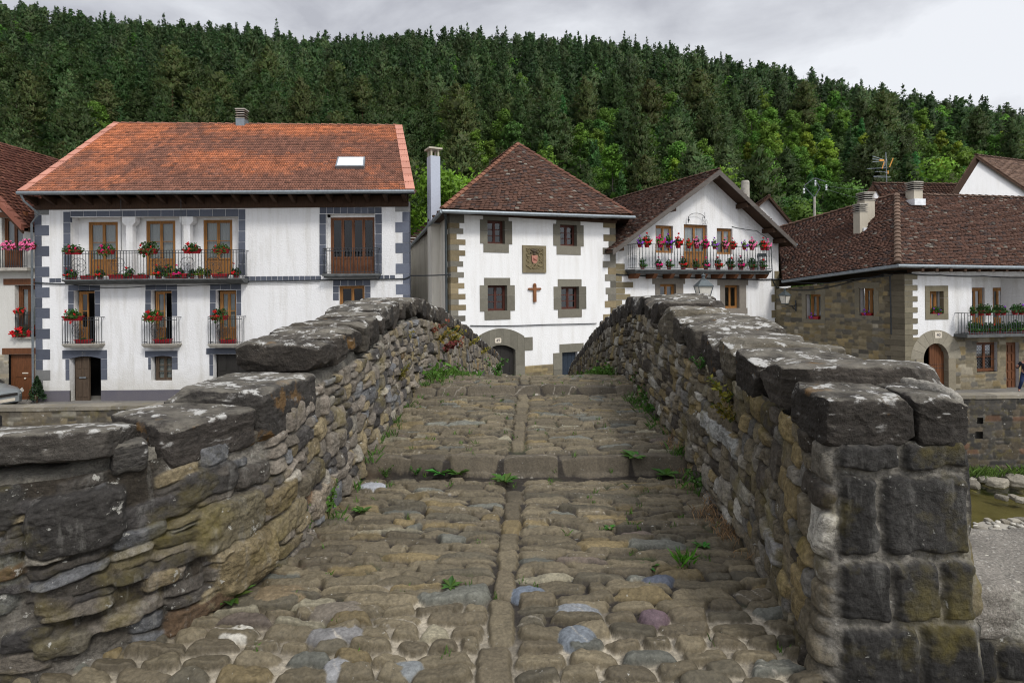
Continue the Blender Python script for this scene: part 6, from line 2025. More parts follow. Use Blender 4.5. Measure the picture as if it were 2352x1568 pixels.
for i, (x, y, s) in enumerate(spots):
    o = bpy.data.objects.new('river_boulder', protos[i % 5]); COL.objects.link(o); o.location = (x, y, -2.12 + .05 * s); o.scale = (s, s, s); o.rotation_euler = (0, 0, rs.uniform(0, 6.28))
    tag(o, 'pale rounded stone lying in the shallow river by the right edge', 'stone', 'pale stones in the river shallows')
# many small pebbles: one object
g = np.random.default_rng(5); V = []; F = []; Cc_ = []; b = 0
p0, f0_ = rock(1, .75, .5, 4, 77, facets=3, rough=.02, pw=2.4)
for k in range(2600):
    c_ = g.uniform(.5, 1.0); y_ = g.uniform(8, 15.8) if k % 4 else g.uniform(19, 19.7); x_ = c_ * y_ * g.uniform(.95, 1.05); s = g.uniform(.05, .2) * (1 if g.random() < .9 else 1.6)
    a = g.uniform(0, 6.28); R_ = np.array(((cos(a), -sin(a), 0), (sin(a), cos(a), 0), (0, 0, 1)))
    zz = np.interp(y_, [1.2, 3, 6, 9.5, 14, 15.6, 16.6, 19.3, 19.9, 21], [-1.2, -1.5, -1.8, -2.0, -2.0, -2.1, -2.42, -2.42, -2.1, -1.9]) + fbm(x_ * .35, y_ * .35, 0, 41, 3) * .22
    V.append(p0 @ R_.T * s + np.array((x_, y_, float(zz) + s * .12))); F.append(f0_ + b); b += len(p0); Cc_.append(np.tile(np.array((.4, .38, .33)) * g.uniform(.4, 1.2), (len(p0), 1)))
for k in range(420):
    x_ = 1.8 + 2.6 * g.uniform(0, 1); y_ = g.uniform(2.46, 3.0); s = g.uniform(.008, .03); a = g.uniform(0, 6.28); R_ = np.array(((cos(a), -sin(a), 0), (sin(a), cos(a), 0), (0, 0, 1)))
    V.append(p0 @ R_.T * s + np.array((x_, y_, zt_ + .012))); F.append(f0_ + b); b += len(p0); Cc_.append(np.tile(np.array((.34, .32, .27)) * g.uniform(.4, 1.3), (len(p0), 1)))
tag(mesh_np('pebbles', np.concatenate(V), np.concatenate(F), M['pebble'], None, np.concatenate(Cc_), True), 'pale pebbles on the river bank', kind='stuff')


# ================================================================== TREES
def leaf_quads(cen, size, g, elong=1.5, up=.3, col=None, droop=None, out=None):
    """one small folded leaf face per centre"""
    n = len(cen)
    d = g.normal(size=(n, 3)); d[:, 2] = d[:, 2] * .7 + up
    if droop is not None: d = d * .5 + droop
    d /= np.linalg.norm(d, axis=1)[:, None]
    e = np.cross(d, g.normal(size=(n, 3))); e /= np.linalg.norm(e, axis=1)[:, None]
    s = (size * g.uniform(.6, 1.35, n))[:, None] if np.isscalar(size) else size[:, None]
    a = cen - d * s * elong * .5; b = cen + d * s * elong * .5
    v = np.stack([a, cen + e * s * .5, b, cen - e * s * .5], 1)
    if out is not None:
        fl = np.einsum('ij,ij->i', np.cross(v[:, 1] - v[:, 0], v[:, 2] - v[:, 0]), out) < 0
        v[fl] = v[fl][:, ::-1]
    v = v.reshape(-1, 3)
    f = np.arange(n)[:, None] * 4 + np.arange(4)
    return v, f, (np.repeat(col, 4, 0) if col is not None else None)


def conifer(seed, H=15.0, R=2.6, z0=.22, dens=1.0, col=(.028, .05, .018), pine=True, quad=.23):
    g = np.random.default_rng(seed)
    cen = []; dr = []; cl = []
    z = H * z0
    while z < H * .99:
        t = (z - H * z0) / (H * (1 - z0))
        rad = R * ((1 - t ** 2.6) ** .85 * (.55 + .45 * min(1, t * 4 + .2)) if pine else (1 - t) ** .95)
        rad = rad * g.uniform(.7, 1.15) + .18
        nb = max(3, int((6 + 2.2 * rad) * dens))
        for k in range(nb):
            if g.random() < .12: continue
            a = g.uniform(0, 2 * pi); L = rad * g.uniform(.6, 1.15)
            nl = max(1, int(L / .3 * dens))
            tone = g.uniform(.82, 1.22)
            for q in range(nl):
                rr_ = L * (q + g.uniform(.3, 1)) / nl
                if rr_ < .2 * L and L > 1: continue
                lift = (.28 if pine else -.16) * rr_ * (1 if t > .25 else -.3)
                cen.append((cos(a) * rr_ + g.normal(0, .1), sin(a) * rr_ + g.normal(0, .1), z + lift + g.normal(0, .12))); dr.append((cos(a) * .8, sin(a) * .8, .65 if pine else .1)); cl.append([x * tone * g.uniform(.88, 1.15) for x in col])
        z += .4 / dens * g.uniform(.8, 1.3)
    for q in range(2 if pine else 5): cen.append((g.normal(0, .05), g.normal(0, .05), H * (.96 + .012 * q))); dr.append((0, 0, 1.2)); cl.append([x * 1.3 for x in col])
    kk = g.random(len(cen)) < .16; ci = np.array(cen)[kk] * np.array((.55, .55, 1)); cli = np.array(cl)[kk]
    rp = 3 if dens > .9 else 2
    cen = np.repeat(np.array(cen), rp, 0) + g.normal(0, .15, (len(cen) * rp, 3)); dr = np.repeat(np.array(dr), rp, 0); cl = np.repeat(np.array(cl), rp, 0)
    cen = np.concatenate([cen, ci]); dr = np.concatenate([dr, np.tile((0, 0, .6), (len(ci), 1))]); cl = np.concatenate([cl, cli]); quad = np.concatenate([quad * g.uniform(.6, 1.35, len(cen) - len(ci)), g.uniform(.55, 1.0, len(ci))])
    rad_ = np.hypot(cen[:, 0], cen[:, 1])[:, None] + .3
    out = np.stack([cen[:, 0] / rad_[:, 0], cen[:, 1] / rad_[:, 0], np.full(len(cen), .55)], 1) + g.normal(0, .1, (len(cen), 3)); out /= np.linalg.norm(out, axis=1)[:, None]
    v, f, c = leaf_quads(cen, quad, g, 2.1, 0, cl, dr, out)
    return v, f, c, np.repeat(out, 4, 0)


def broadleaf(seed, H=10.0, R=3.2, lobes=15, per=55, leaf=.5, col=(.07, .13, .022), z0=.3):
    g = np.random.default_rng(seed); cen = []; cl = []; on_ = []
    for k in range(lobes):
        t = g.uniform(0, 1); a = g.uniform(0, 2 * pi); rr_ = R * sqrt(g.uniform(0, 1)) * (1 - .65 * t) * .85
        c = np.array((cos(a) * rr_, sin(a) * rr_, H * (z0 + (1 - z0) * (.12 + .78 * t)))); r = R * g.uniform(.3, .5) * (1 - .35 * t)
        tone = g.uniform(.65, 1.35)
        d = g.normal(size=(per, 3)); d /= np.linalg.norm(d, axis=1)[:, None]
        rad = r * g.uniform(.45, 1.05, (per, 1)) * (1 + .25 * g.normal(size=(per, 1)).clip(-1, 1))
        on_.append(d * .8 + np.array((c[0] / R * .5, c[1] / R * .5, .4)));
        cen.append(c + d * rad * np.array((1, 1, .85))); cl.append(np.array(col) * tone * g.uniform(.8, 1.25, (per, 1)))
    out = np.concatenate(on_); out = out + g.normal(0, .2, out.shape); out /= np.linalg.norm(out, axis=1)[:, None]
    v, f, c = leaf_quads(np.concatenate(cen), leaf, g, 1.3, .2, np.concatenate(cl), None, out)
    return v, f, c, np.repeat(out, 4, 0)


def trunk_mesh(name, H, r0, mat, seed, limbs=4, zl=.35, R=1.5):
    g = random.Random(seed); mb = MB()
    pts = [(g.uniform(-.1, .1) * k / 4, g.uniform(-.1, .1) * k / 4, H * k / 6) for k in range(7)]
    mb.tube(pts, [r0 * (1 - .86 * k / 6) for k in range(7)], 7)
    for k in range(limbs):
        a = g.uniform(0, 6.28); z = H * (zl + (.85 - zl) * k / max(1, limbs)); L = R * g.uniform(.6, 1) * (1 - z / H * .6)
        mb.tube([(0, 0, z), (cos(a) * L * .5, sin(a) * L * .5, z + L * .3), (cos(a) * L, sin(a) * L, z + L * .55)], [r0 * .3, r0 * .2, r0 * .07], 5)
    me = mb.build(name, mat, None, True); d = me.data; bpy.data.objects.remove(me); return d


def crown_normals(me, n):
    me.polygons.foreach_set('use_smooth', np.ones(len(me.polygons), dtype=bool))
    me.normals_split_custom_set_from_vertices(np.asarray(n, dtype=np.float32))


def data_of(name, v, f, c, n_or_mat, mat=None):
    o = mesh_np(name, v, f, mat or n_or_mat, None, c); d = o.data
    if mat: crown_normals(d, n_or_mat)
    bpy.data.objects.remove(o); return d


CON = []
for k, (H, R, z0, col, pine, tr_) in enumerate(((15, 3.5, .15, (0.044, 0.081, 0.022), True, 'bark_grey'), (15, 3.3, .28, (0.059, 0.096, 0.029), True, 'bark'), (17, 3.7, .42, (0.079, 0.101, 0.030), True, 'bark'), (14, 3.0, .1, (0.048, 0.097, 0.030), False, 'bark_grey'),
                                                 (12.5, 3.3, .12, (0.087, 0.131, 0.046), True, 'bark_grey'), (16, 3.4, .22, (0.052, 0.077, 0.022), True, 'bark_grey'), (14, 3.1, .08, (0.052, 0.148, 0.037), False, 'bark_grey'))):
    CON.append((H, data_of('crown', *conifer(300 + k, H, R, z0, 1.0, col, pine), M['needle']), trunk_mesh('trunk', H * .97, .2 + .02 * (k % 3), M[tr_], k, 5, z0, R * .8)))
BRO = []
for k, (H, R, col) in enumerate(((10, 3.2, (.095, .19, .027)), (9, 2.8, (.065, .14, .026)), (11, 3.0, (.135, .24, .03)), (8, 2.9, (.08, .15, .04)), (10, 2.2, (.2, .28, .028)))):
    BRO.append((H, data_of('crown', *broadleaf(400 + k, H, R, 24, 130, .27, col), M['leaf']), trunk_mesh('trunk', H * .8, .17, M['bark_grey'], k, 5, .3, R * .7)))

MASK = [(-300, 300), (0, 405), (60, 440), (268, 283), (918, 288), (948, 437), (950, 560), (1000, 480), (1190, 330), (1430, 480), (1435, 545), (1622, 388), (1720, 470), (1763, 452), (1820, 515), (2015, 425), (2205, 423), (2253, 358), (2600, 362)]
_mx, _my = zip(*MASK)


def decid_prob(px, py):
    p = .03
    if px > 950: p = .12
    if px > 1000 and py > 225: p = .38
    if px > 1300 and py > 280: p = .6
    if px > 1650 and py > 260: p = .75
    if 1650 < px < 2100 and 140 + (px - 1700) * .2 < py < 235 + (px - 1700) * .25: p = .55
    if 1330 < px < 1700 and 115 < py < 170: p = .35
    if px < 420 and py > 250: p = .25
    return p


g = np.random.default_rng(77)
cand = []
Y = 80.0
while Y < 292:
    dx = 5.3 + Y * .002
    for X in np.arange(-1.05 * Y, 1.05 * Y, dx):
        x = X + g.uniform(-.7, .7) * dx; y = Y + g.uniform(-.7, .7) * dx
        if g.random() < .1: continue
        z = float(hill_z(x, y)); s = g.uniform(.58, 1.18)
        if y > 262:
            if g.random() < .3: continue
            s *= g.uniform(.55, 1.2)
        px, py = proj(x, y, z + 14 * s)
        pb = proj(x, y, z)[1]
        if px < -60 or px > 2412: continue
        ym = np.interp(px, _mx, _my)
        if py > ym + 6: continue
        if py < np.interp(px, *zip(*SKY_PX)) - 12: s *= .8
        pd = decid_prob(px, (py + pb) / 2)
        dec = g.random() < pd
        vis = min(ym, pb) - py
        cand.append((x, y, z, s, dec, min(vis, 300) * 1300 / y ** .2 if not dec else 1e9 - y, px, py))
    Y += dx * .9
dec_t = sorted([c for c in cand if c[4]], key=lambda c: c[1])
con_t = sorted([c for c in cand if not c[4]], key=lambda c: c[1])
print('TREES', len(dec_t), len(con_t))


def region(px):
    return ('above the orange tiled roof' if px < 930 else 'above the square white house' if px < 1420 else 'above the long balcony house' if px < 1830 else 'above the corner house')


def place_tree(kind, o_data, c, H0, k, label, group):
    x, y, z, s = c[:4]
    root = empty(kind, (x, y, z - .4), g.uniform(0, 6.28)); root.scale = (s * g.uniform(.88, 1.12), s * g.uniform(.88, 1.12), s)
    for nm, d in (('trunk', o_data[2]), ('crown', o_data[1])):
        o = bpy.data.objects.new(nm, d); COL.objects.link(o); o.parent = root
    tag(root, label, 'tree', group)


KCON = ['dark green pine', 'grey green pine', 'olive pine with a long bare trunk', 'narrow dark fir', 'pale green young pine', 'dark pine', 'bright green larch']
KBRO = ['light green broadleaf tree', 'mid green broadleaf tree', 'fresh yellow green broadleaf tree', 'soft green bushy tree', 'lime green slender tree']
NC = 285
for i, c in enumerate(con_t[:NC]):
    k = int(g.choice(7, p=[.19, .18, .12, .08, .17, .12, .14]))
    if c[6] < 1150 and k == 6: k = 0
    place_tree('pine_tree', CON[k], c, 15, k, KCON[k] + ' low on the slope ' + region(c[6]), KCON[k] + ' trees ' + region(c[6]))
ND = 240
for i, c in enumerate(dec_t[:ND]):
    k = int(g.choice(5, p=[.28, .27, .2, .17, .08]))
    place_tree('broadleaf_tree', BRO[k], c, 10, k, KBRO[k] + ' on the slope ' + region(c[6]), KBRO[k] + ' clumps ' + region(c[6]))
# the far wood higher up the slope: one mass
V = []; F = []; Cl = []; Nn = []; b = 0
far_v = [conifer(500 + k, (15, 13, 16, 14)[k], (3.4, 3.6, 3.0, 3.8)[k], .15, .8, [(.042, .072, .023), (.05, .08, .026), (.038, .068, .023), (.062, .088, .032)][k], k != 2, .36) for k in range(4)]
far_b = [broadleaf(520 + k, 10, 3.0, 15, 60, .42, [(.085, .17, .026), (.12, .215, .032)][k]) for k in range(2)]
for c in con_t[NC:] + dec_t[ND:]:
    v, f, col, nrm_ = far_b[int(g.integers(2))] if c[4] else far_v[int(g.integers(4))]
    a = g.uniform(0, 6.28); R_ = np.array(((cos(a), -sin(a), 0), (sin(a), cos(a), 0), (0, 0, 1)))
    V.append((v @ R_.T * np.array((c[3] * g.uniform(.85, 1.1), c[3] * g.uniform(.85, 1.1), c[3])) + np.array(c[:3])).astype(np.float32)); F.append(f + b); b += len(v); Cl.append((col * g.uniform(.65, 1.35)).astype(np.float32)); Nn.append((nrm_ @ R_.T).astype(np.float32))
    th_ = 12 * c[3]; tv = np.array([(-.12, 0, 0), (.12, 0, 0), (.04, 0, th_), (-.04, 0, th_), (0, -.12, 0), (0, .12, 0), (0, .04, th_), (0, -.04, th_)]) + np.array(c[:3]); V.append(tv); F.append(np.array([(0, 1, 2, 3), (4, 5, 6, 7)]) + b); b += 8; Cl.append(np.tile((.07, .055, .042), (8, 1))); Nn.append(np.tile((0, -.9, .4), (8, 1)))
fo_ = mesh_np('forest', np.concatenate(V), np.concatenate(F), M['needle'], None, np.concatenate(Cl)); crown_normals(fo_.data, np.concatenate(Nn))
tag(fo_, 'dense dark pine forest covering the upper slope', kind='stuff')
# undergrowth between the trees
n = 26000; cc = g.uniform(-1.02, 1.02, n); y_ = 78 + (286 - 78) * g.uniform(0, 1, n) ** 1.1; x_ = cc * y_; z_ = hill_z(x_, y_)
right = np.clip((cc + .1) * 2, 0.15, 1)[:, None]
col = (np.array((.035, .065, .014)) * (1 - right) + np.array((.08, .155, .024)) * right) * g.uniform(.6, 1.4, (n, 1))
cen = np.stack([x_, y_, z_ + g.uniform(.2, 2.2, n)], 1)
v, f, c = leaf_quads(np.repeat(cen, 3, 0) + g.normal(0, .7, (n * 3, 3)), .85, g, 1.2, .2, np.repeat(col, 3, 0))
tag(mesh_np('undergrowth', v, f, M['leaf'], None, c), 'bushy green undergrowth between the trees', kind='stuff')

# the big leafy tree between the two left houses
def big_tree(loc, H, R, seed, label, leaf=.2, lobes=60, per=170, col=(.15, .27, .026)):
    root = tag(empty('broadleaf_tree', loc), label, 'tree')
    d = trunk_mesh('trunk', H * .8, .25, M['bark_grey'], seed, 7, .25, R * .8); o = bpy.data.objects.new('trunk', d); COL.objects.link(o); o.parent = root
    v, f, c, n_ = broadleaf(seed, H, R, lobes, per, leaf, col, .12); cr_ = mesh_np('crown', v, f, M['leaf'], root, c); crown_normals(cr_.data, n_)


t_ = P(1030, 372, 36); big_tree((t_.x, 36, 0), t_.z, 4.6, 701, 'large fresh green tree between the orange roof and the square house', lobes=75)
t_ = P(1880, 452, 60); big_tree((t_.x, 62, 0), t_.z, 4.5, 702, 'bushy green tree behind the ridge of the stone sided house', .3, 40, 130, (.11, .2, .03))
t_ = P(1660, 356, 70); big_tree((t_.x, 72, 0), t_.z, 5.0, 703, 'rounded yellow green tree right behind the long balcony gable', .3, 40, 130, (.16, .25, .028))
t_ = P(2180, 335, 70); big_tree((t_.x, 72, 0), t_.z, 6.5, 704, 'wide light green tree between the antenna and the pinkish roof', .32, 45, 130, (.15, .25, .03))
t_ = P(1735, 415, 64); big_tree((t_.x, 66, 0), t_.z, 2.4, 705, 'small pointed light green tree beside the round chimney', .3, 22, 110, (.15, .27, .03))
t_ = P(1960, 400, 75); big_tree((t_.x, 76, 0), t_.z, 5.5, 706, 'dark green broad tree left of the antenna', .32, 40, 120, (.08, .16, .028))

# ================================================================== FLOWER POTS
def pot_data():
    mb = MB(); mb.lathe((0, 0, 0), [(.085, 0), (.12, .17), (.13, .17), (.13, .2), (.115, .2), (.11, .18)], 12); a = mb.build('pot', M['red'], None, True)
    mb = MB(); mb.hexa([(-.27, -.075, 0), (.27, -.075, 0), (.27, .075, 0), (-.27, .075, 0), (-.31, -.1, .15), (.31, -.1, .15), (.31, .1, .15), (-.31, .1, .15)]); mb.box(-.33, .33, -.115, .115, .145, .175); b = mb.build('trough', M['red'])
    mb = MB(); mb.lathe((0, 0, 0), [(.085, 0), (.12, .17), (.13, .17), (.13, .2), (.115, .2), (.11, .18)], 12); c = mb.build('pot', M['terra'], None, True)
    r = [o.data for o in (a, b, c)]
    for o in (a, b, c): bpy.data.objects.remove(o)
    return r


POT, TROUGH, TERRA = pot_data()
gp = np.random.default_rng(19)


def foliage_data(w, h, n, seed, trail=0.0, col=(.04, .1, .02)):
    g = np.random.default_rng(seed); d = g.normal(size=(n, 3)); d /= np.linalg.norm(d, axis=1)[:, None]; d[:, 2] = np.abs(d[:, 2])
    c = d * np.array((w, .13, h)) * g.uniform(.35, 1.05, (n, 1)); 
    if trail:
        m = g.random(n) < .35; c[m, 2] = -np.abs(c[m, 2]) * trail; c[m, 1] -= .1
    return data_of('foliage', *leaf_quads(c, .06, g, 1.15, .3, np.array(col) * g.uniform(.55, 1.6, (n, 1))), M['plant'])


def blossom_data(w, h, n, seed, mat, trail=0.0, r=.038):
    g = np.random.default_rng(seed); mb = MB()
    for k in range(n):
        d = g.normal(size=3); d /= np.linalg.norm(d); z = abs(d[2]) * h * g.uniform(.7, 1.25)
        if trail and g.random() < .4: z = -g.uniform(0, trail)
        c = np.array((d[0] * w * 1.05, -abs(d[1]) * .14 - .03, z))
        for q in range(7):
            e = g.normal(0, r * .55, 3); mb.ball(c + e, r * g.uniform(.4, .6))
    o = mb.build('blossom', mat); d_ = o.data; bpy.data.objects.remove(o); return d_


FT = [foliage_data(.36, .27, 420, 30 + k, .9 if k else .3, [(.035, .1, .018), (.05, .12, .02), (.04, .085, .02)][k]) for k in range(3)]
FP = [foliage_data(.2, .3, 260, 40 + k, .35, [(.04, .1, .02), (.03, .075, .018), (.09, .17, .02)][k]) for k in range(3)]
FS = foliage_data(.12, .1, 60, 50)
BT = {c: [blossom_data(.3, .22, n_, 60 + i, M['bl_' + c], .22) for i, n_ in enumerate((3, 7))] for c in ('red', 'pink', 'magenta', 'purple')}
BP = {c: [blossom_data(.15, .3, n_, 70 + i, M['bl_' + c], .06, .04) for i, n_ in enumerate((2, 7))] for c in ('red', 'pink', 'magenta', 'purple')}
BIG = [foliage_data(.34, .26, 420, 55, .5, (.05, .09, .03)), blossom_data(.36, .24, 34, 56, M['bl_pink'], .2, .05), blossom_data(.34, .2, 20, 57, M['bl_red'], .1, .045)]


def flower(h, s, y, z, label, group, base='pot', fol=None, bl=(), sc=1.0):
    w_ = h.world(s + random.uniform(-.04, .04), y, z)
    root = tag(empty('flower_trough' if base is TROUGH else 'flower_pot', w_, math.atan2(h.d.y, h.d.x)), label, 'flower trough' if base is TROUGH else 'flower pot', group)
    root.scale = (sc, sc, sc)
    top = .16 if base is TROUGH else .19
    sc *= random.uniform(.85, 1.15)
    root.scale = (sc, sc, sc)
    for nm, d, zz in [('trough' if base is TROUGH else 'pot', base, 0)] + ([('foliage', fol, top)] if fol else []) + [('blossom', b, top) for b in bl]:
        o = bpy.data.objects.new(nm, d); COL.objects.link(o); o.parent = root; o.location = (0, 0, zz)
        if nm != 'pot' and nm != 'trough': o.rotation_euler = (0, 0, random.uniform(-.3, .3)); o.scale = (random.uniform(.85, 1.15), 1, random.uniform(.85, 1.15))
    return root


ORD = ['leftmost', 'second from left', 'third from left', 'fourth from left', 'fifth from left', 'sixth from left', 'seventh from left', 'eighth from left', 'ninth from left', 'tenth from left', 'eleventh from left', 'twelfth from left', 'thirteenth from left', 'fourteenth from left', 'fifteenth from left', 'sixteenth from left']
# hung on the loggia railing of the long house
ra, zf = BAL_A
for i, (px, cols, n_) in enumerate(((170, 'red magenta', 1), (247, 'magenta', 1), (342, 'red', 0), (444, 'red', 1), (508, 'red', 0))):
    s, _ = A.sz(px, 580, .58); flower(A, s, -.62, ra[3] - .14, f'red trough of geraniums hung on the long loggia railing, {ORD[i]}', 'troughs hung on the loggia railing', TROUGH, FT[i % 3], [BT[c][n_] for c in cols.split()], 1.12)
low = [(155, 'p', 'red', 1), (173, 'P', 'red', 0), (200, 't', None, 0), (233, 'P', 'red', 1), (267, 't', None, 0), (300, 'P', 'red', 0), (322, 't', None, 0), (366, 'P', 'red', 1), (384, 'T', 'red', 0), (415, 't', 'magenta', 1), (441, 'p', None, 1), (460, 'T', None, 2), (479, 'T', None, 0), (508, 't', None, 0), (539, 'P', 'red', 1)]
for i, (px, kd, c, n_) in enumerate(low):
    s, _ = A.sz(px, 630, .4)
    base = {'p': POT, 'P': POT, 't': TROUGH, 'T': TERRA}[kd]
    fol = FS if kd == 't' and not c else FP[n_ % 3]
    nm = {'p': 'small red pot', 'P': 'red pot', 't': 'long red trough', 'T': 'terracotta pot'}[kd]
    flower(A, s, -.36 - .08 * (i % 2), zf, f'{nm} with {c + " blossoms" if c else "green leaves"} on the loggia floor, {ORD[i]}', 'pots on the loggia floor', base, fol, [BP[c][min(n_, 1)]] if c else [], .85 if kd == 'p' else 1.0)
for i, ((r3, z1), wh) in enumerate(zip(SB, ('above the front door', 'above the small arched window', 'above the double door'))):
    sc_ = r3[0] + .5
    flower(A, sc_, -.4, r3[3] - .13, f'red trough of red geraniums hung on the small balcony rail {wh}', 'troughs hung on the small balconies', TROUGH, FT[i], [BT['red'][0 if i == 0 else 1]], 1.0)
    flower(A, (r3[0] + r3[1]) / 2 + .05, -.2, z1, f'red trough with sparse green leaves on the small balcony floor {wh}', 'troughs on the small balcony floors', TROUGH, FS, [], .95)
# balcony of the gabled house
s0, s1, zf, zt = BAL_C
up = [(1468, 'purple'), (1486, 'red'), (1516, 'magenta'), (1534, 'purple'), (1556, 'red'), (1583, 'red'), (1599, 'pink'), (1620, 'magenta'), (1640, 'purple'), (1664, 'pink'), (1682, 'red'), (1708, 'purple'), (1726, 'pink'), (1750, 'red'), (1762, 'pink')]
CN = {'red': 'red', 'pink': 'pale pink', 'magenta': 'bright magenta', 'purple': 'purple'}
for i, (px, c) in enumerate(up):
    s, _ = C.sz(px, 570, .78); flower(C, s, -.8, zt - .16, f'red pot of {CN[c]} flowers hung on the iron balcony rail, {ORD[i]}', 'pots hung on the iron balcony rail', POT, FP[i % 3], [BP[c][1], BT[c][1 if c != 'purple' else 0]], 1.05)
dn_ = [(1475, None, 0), (1511, 'magenta', 1), (1537, 'pink', 0), (1570, 'red', 1), (1597, 'red', 0), (1622, 'magenta', 1), (1650, 'red', 1), (1676, 'red', 0), (1702, 'magenta', 1), (1726, None, 0), (1751, 'red', 0)]
for i, (px, c, n_) in enumerate(dn_):
    s, _ = C.sz(px, 605, .6); flower(C, s, -.6, zf, f'red pot with {CN[c] + " flowers" if c else "plain green leaves"} on the iron balcony floor, {ORD[i]} of eleven', 'pots on the iron balcony floor', POT, FP[i % 2], [BP[c][n_]] if c else [], 1.12)
s0, s1, zf, zt = BAL_D
for i, px in enumerate((2232, 2250, 2268, 2290, 2304, 2328, 2344)):
    s, _ = D.sz(px, 715, .6); flower(D, s, -.63, zt - .1, f'red pot with {"purple flowers" if i in (4, 6) else "green leaves"} hung on the corner house balcony rail, {ORD[i]}', 'pots hung on the corner house rail', POT, FP[i % 2], [BP['purple'][0]] if i in (4, 6) else [], .9)
for i, px in enumerate((2230, 2241, 2252, 2263, 2276, 2290, 2304, 2318, 2332, 2345)):
    s, _ = D.sz(px, 755, .4); flower(D, s, -.42, zf, f'red pot with leafy green plant on the corner house balcony floor, {ORD[i]}', 'pots on the corner house balcony floor', POT, FP[i % 2], [BP['red'][0]] if i in (2, 4) else [], 1.0)
flower(D, (wD[0] + wD[1]) / 2 + .05, .06, wD[2], 'small brown trough with purple flowers in the stone framed window of the corner house', None, TROUGH, FT[0], [BT['purple'][0]], .7)
for (a, b, c, d), lb in zip(sw, ('small trough of purple flowers in the farther side window of the stone wall', 'small trough of purple flowers in the nearer side window of the stone wall')):
    flower(S, (a + b) / 2, .08, c, lb, None, TROUGH, FS, [BT['purple'][1]], .8)
s_, _ = H_.sz(20, 570, .45); flower(H_, s_, -.48, rH[3] - .1, 'trough overflowing with pink blossoms on the edge house balcony, left one', None, TROUGH, BIG[0], [BIG[1]], .85)
s_, _ = H_.sz(64, 570, .45); flower(H_, s_, -.48, rH[3] - .12, 'trough overflowing with pink blossoms on the edge house balcony, beside the slate quoins', None, TROUGH, BIG[0], [BIG[1]], .85)
s_, _ = H_.sz(52, 720, .1); flower(H_, s_, -.17, r4[3] - .1, 'terracotta trough of red geraniums hung on the edge house window rail', None, TERRA, BIG[0], [BIG[2]], .8)
s_, _ = H_.sz(56, 765, .0); flower(H_, s_, .0, q[3] if False else H_.sz(56, 774)[1], 'mass of red geraniums in a trough on the edge house window sill', None, TROUGH, BIG[0], [BIG[2]], 1.1)
# conical shrub by the edge house door
p_ = P(86, 925, 23.2); root = tag(empty('conical_shrub', (p_.x - .1, 23.3, 0)), 'small conical conifer shrub between the brown door and the slate quoins', 'shrub')
gg = np.random.default_rng(3); n = 500; t_ = gg.uniform(0, 1, n); a_ = gg.uniform(0, 6.28, n); r_ = .33 * (1 - t_) ** .8 * gg.uniform(.5, 1, n)
v, f, c = leaf_quads(np.stack([r_ * np.cos(a_), r_ * np.sin(a_), .15 + t_ * .95], 1), .07, gg, 1.6, .5, np.array((.025, .055, .02)) * gg.uniform(.6, 1.5, (n, 1))); mesh_np('foliage', v, f, M['plant'], root, c)
mb = MB(); mb.tube([(0, 0, 0), (0, 0, .4)], .03, 6); mb.build('stem', M['bark'], root)
# ================================================================== LAMPS, CABLES, ANTENNA, POLE
def lantern(parent, c, sc, hang=False):
    """four sided street lantern, its bottom at c"""
    x, y, z = c; mb = MB(); w0, w1 = .14 * sc, .235 * sc; h0, h1 = 0, .44 * sc
    for sx_ in (-1, 1):
        for sy in (-1, 1): mb.bar((x + sx_ * w0, y + sy * w0, z), (x + sx_ * w1, y + sy * w1, z + h1), .02 * sc, .02 * sc)
    mb.box(x - w0 * 1.05, x + w0 * 1.05, y - w0 * 1.05, y + w0 * 1.05, z - .05 * sc, z)
    mb.box(x - w1 * 1.08, x + w1 * 1.08, y - w1 * 1.08, y + w1 * 1.08, z + h1, z + h1 + .03 * sc)
    a = w1 * 1.1; b = .09 * sc; zz = z + h1 + .03 * sc; zt = zz + .2 * sc
    mb.hexa([(x - a, y - a, zz), (x + a, y - a, zz), (x + a, y + a, zz), (x - a, y + a, zz), (x - b, y - b, zt), (x + b, y - b, zt), (x + b, y + b, zt), (x - b, y + b, zt)])
    mb.lathe((x, y, zt), [(.1 * sc, 0), (.1 * sc, .02 * sc), (.06 * sc, .04 * sc), (.05 * sc, .12 * sc), (.08 * sc, .13 * sc), (.08 * sc, .15 * sc), (.02 * sc, .19 * sc), (.01 * sc, .23 * sc)], 10)
    o = mb.build('lantern_frame', M['iron_grey'], parent)
    k = .93; mb = MB(); a, b = w0 * k, w1 * k
    mb.hexa([(x - a, y - a, z), (x + a, y - a, z), (x + a, y + a, z), (x - a, y + a, z), (x - b, y - b, z + h1), (x + b, y - b, z + h1), (x + b, y + b, z + h1), (x - b, y + b, z + h1)]); mb.build('lamp_glass', M['lampglass'], o)
    return o


YL = 21.0
pt = P(1616, 690, YL)
lp = tag(empty('street_lamp', (pt.x, YL, 0)), 'grey four sided street lantern rising behind the right parapet', 'street lamp')
zl = P(1616, 689, YL).z
mb = MB(); mb.lathe((0, 0, 0), [(.16, 0), (.16, .3), (.1, .4), (.07, .9), (.055, 1.0), (.045, zl - .35), (.06, zl - .3), (.04, zl - .25), (.06, zl - .06), (.1, zl - .05)], 12); mb.build('lamp_post', M['iron_grey'], lp, True)
lantern(lp, (0, 0, zl), 1.12)
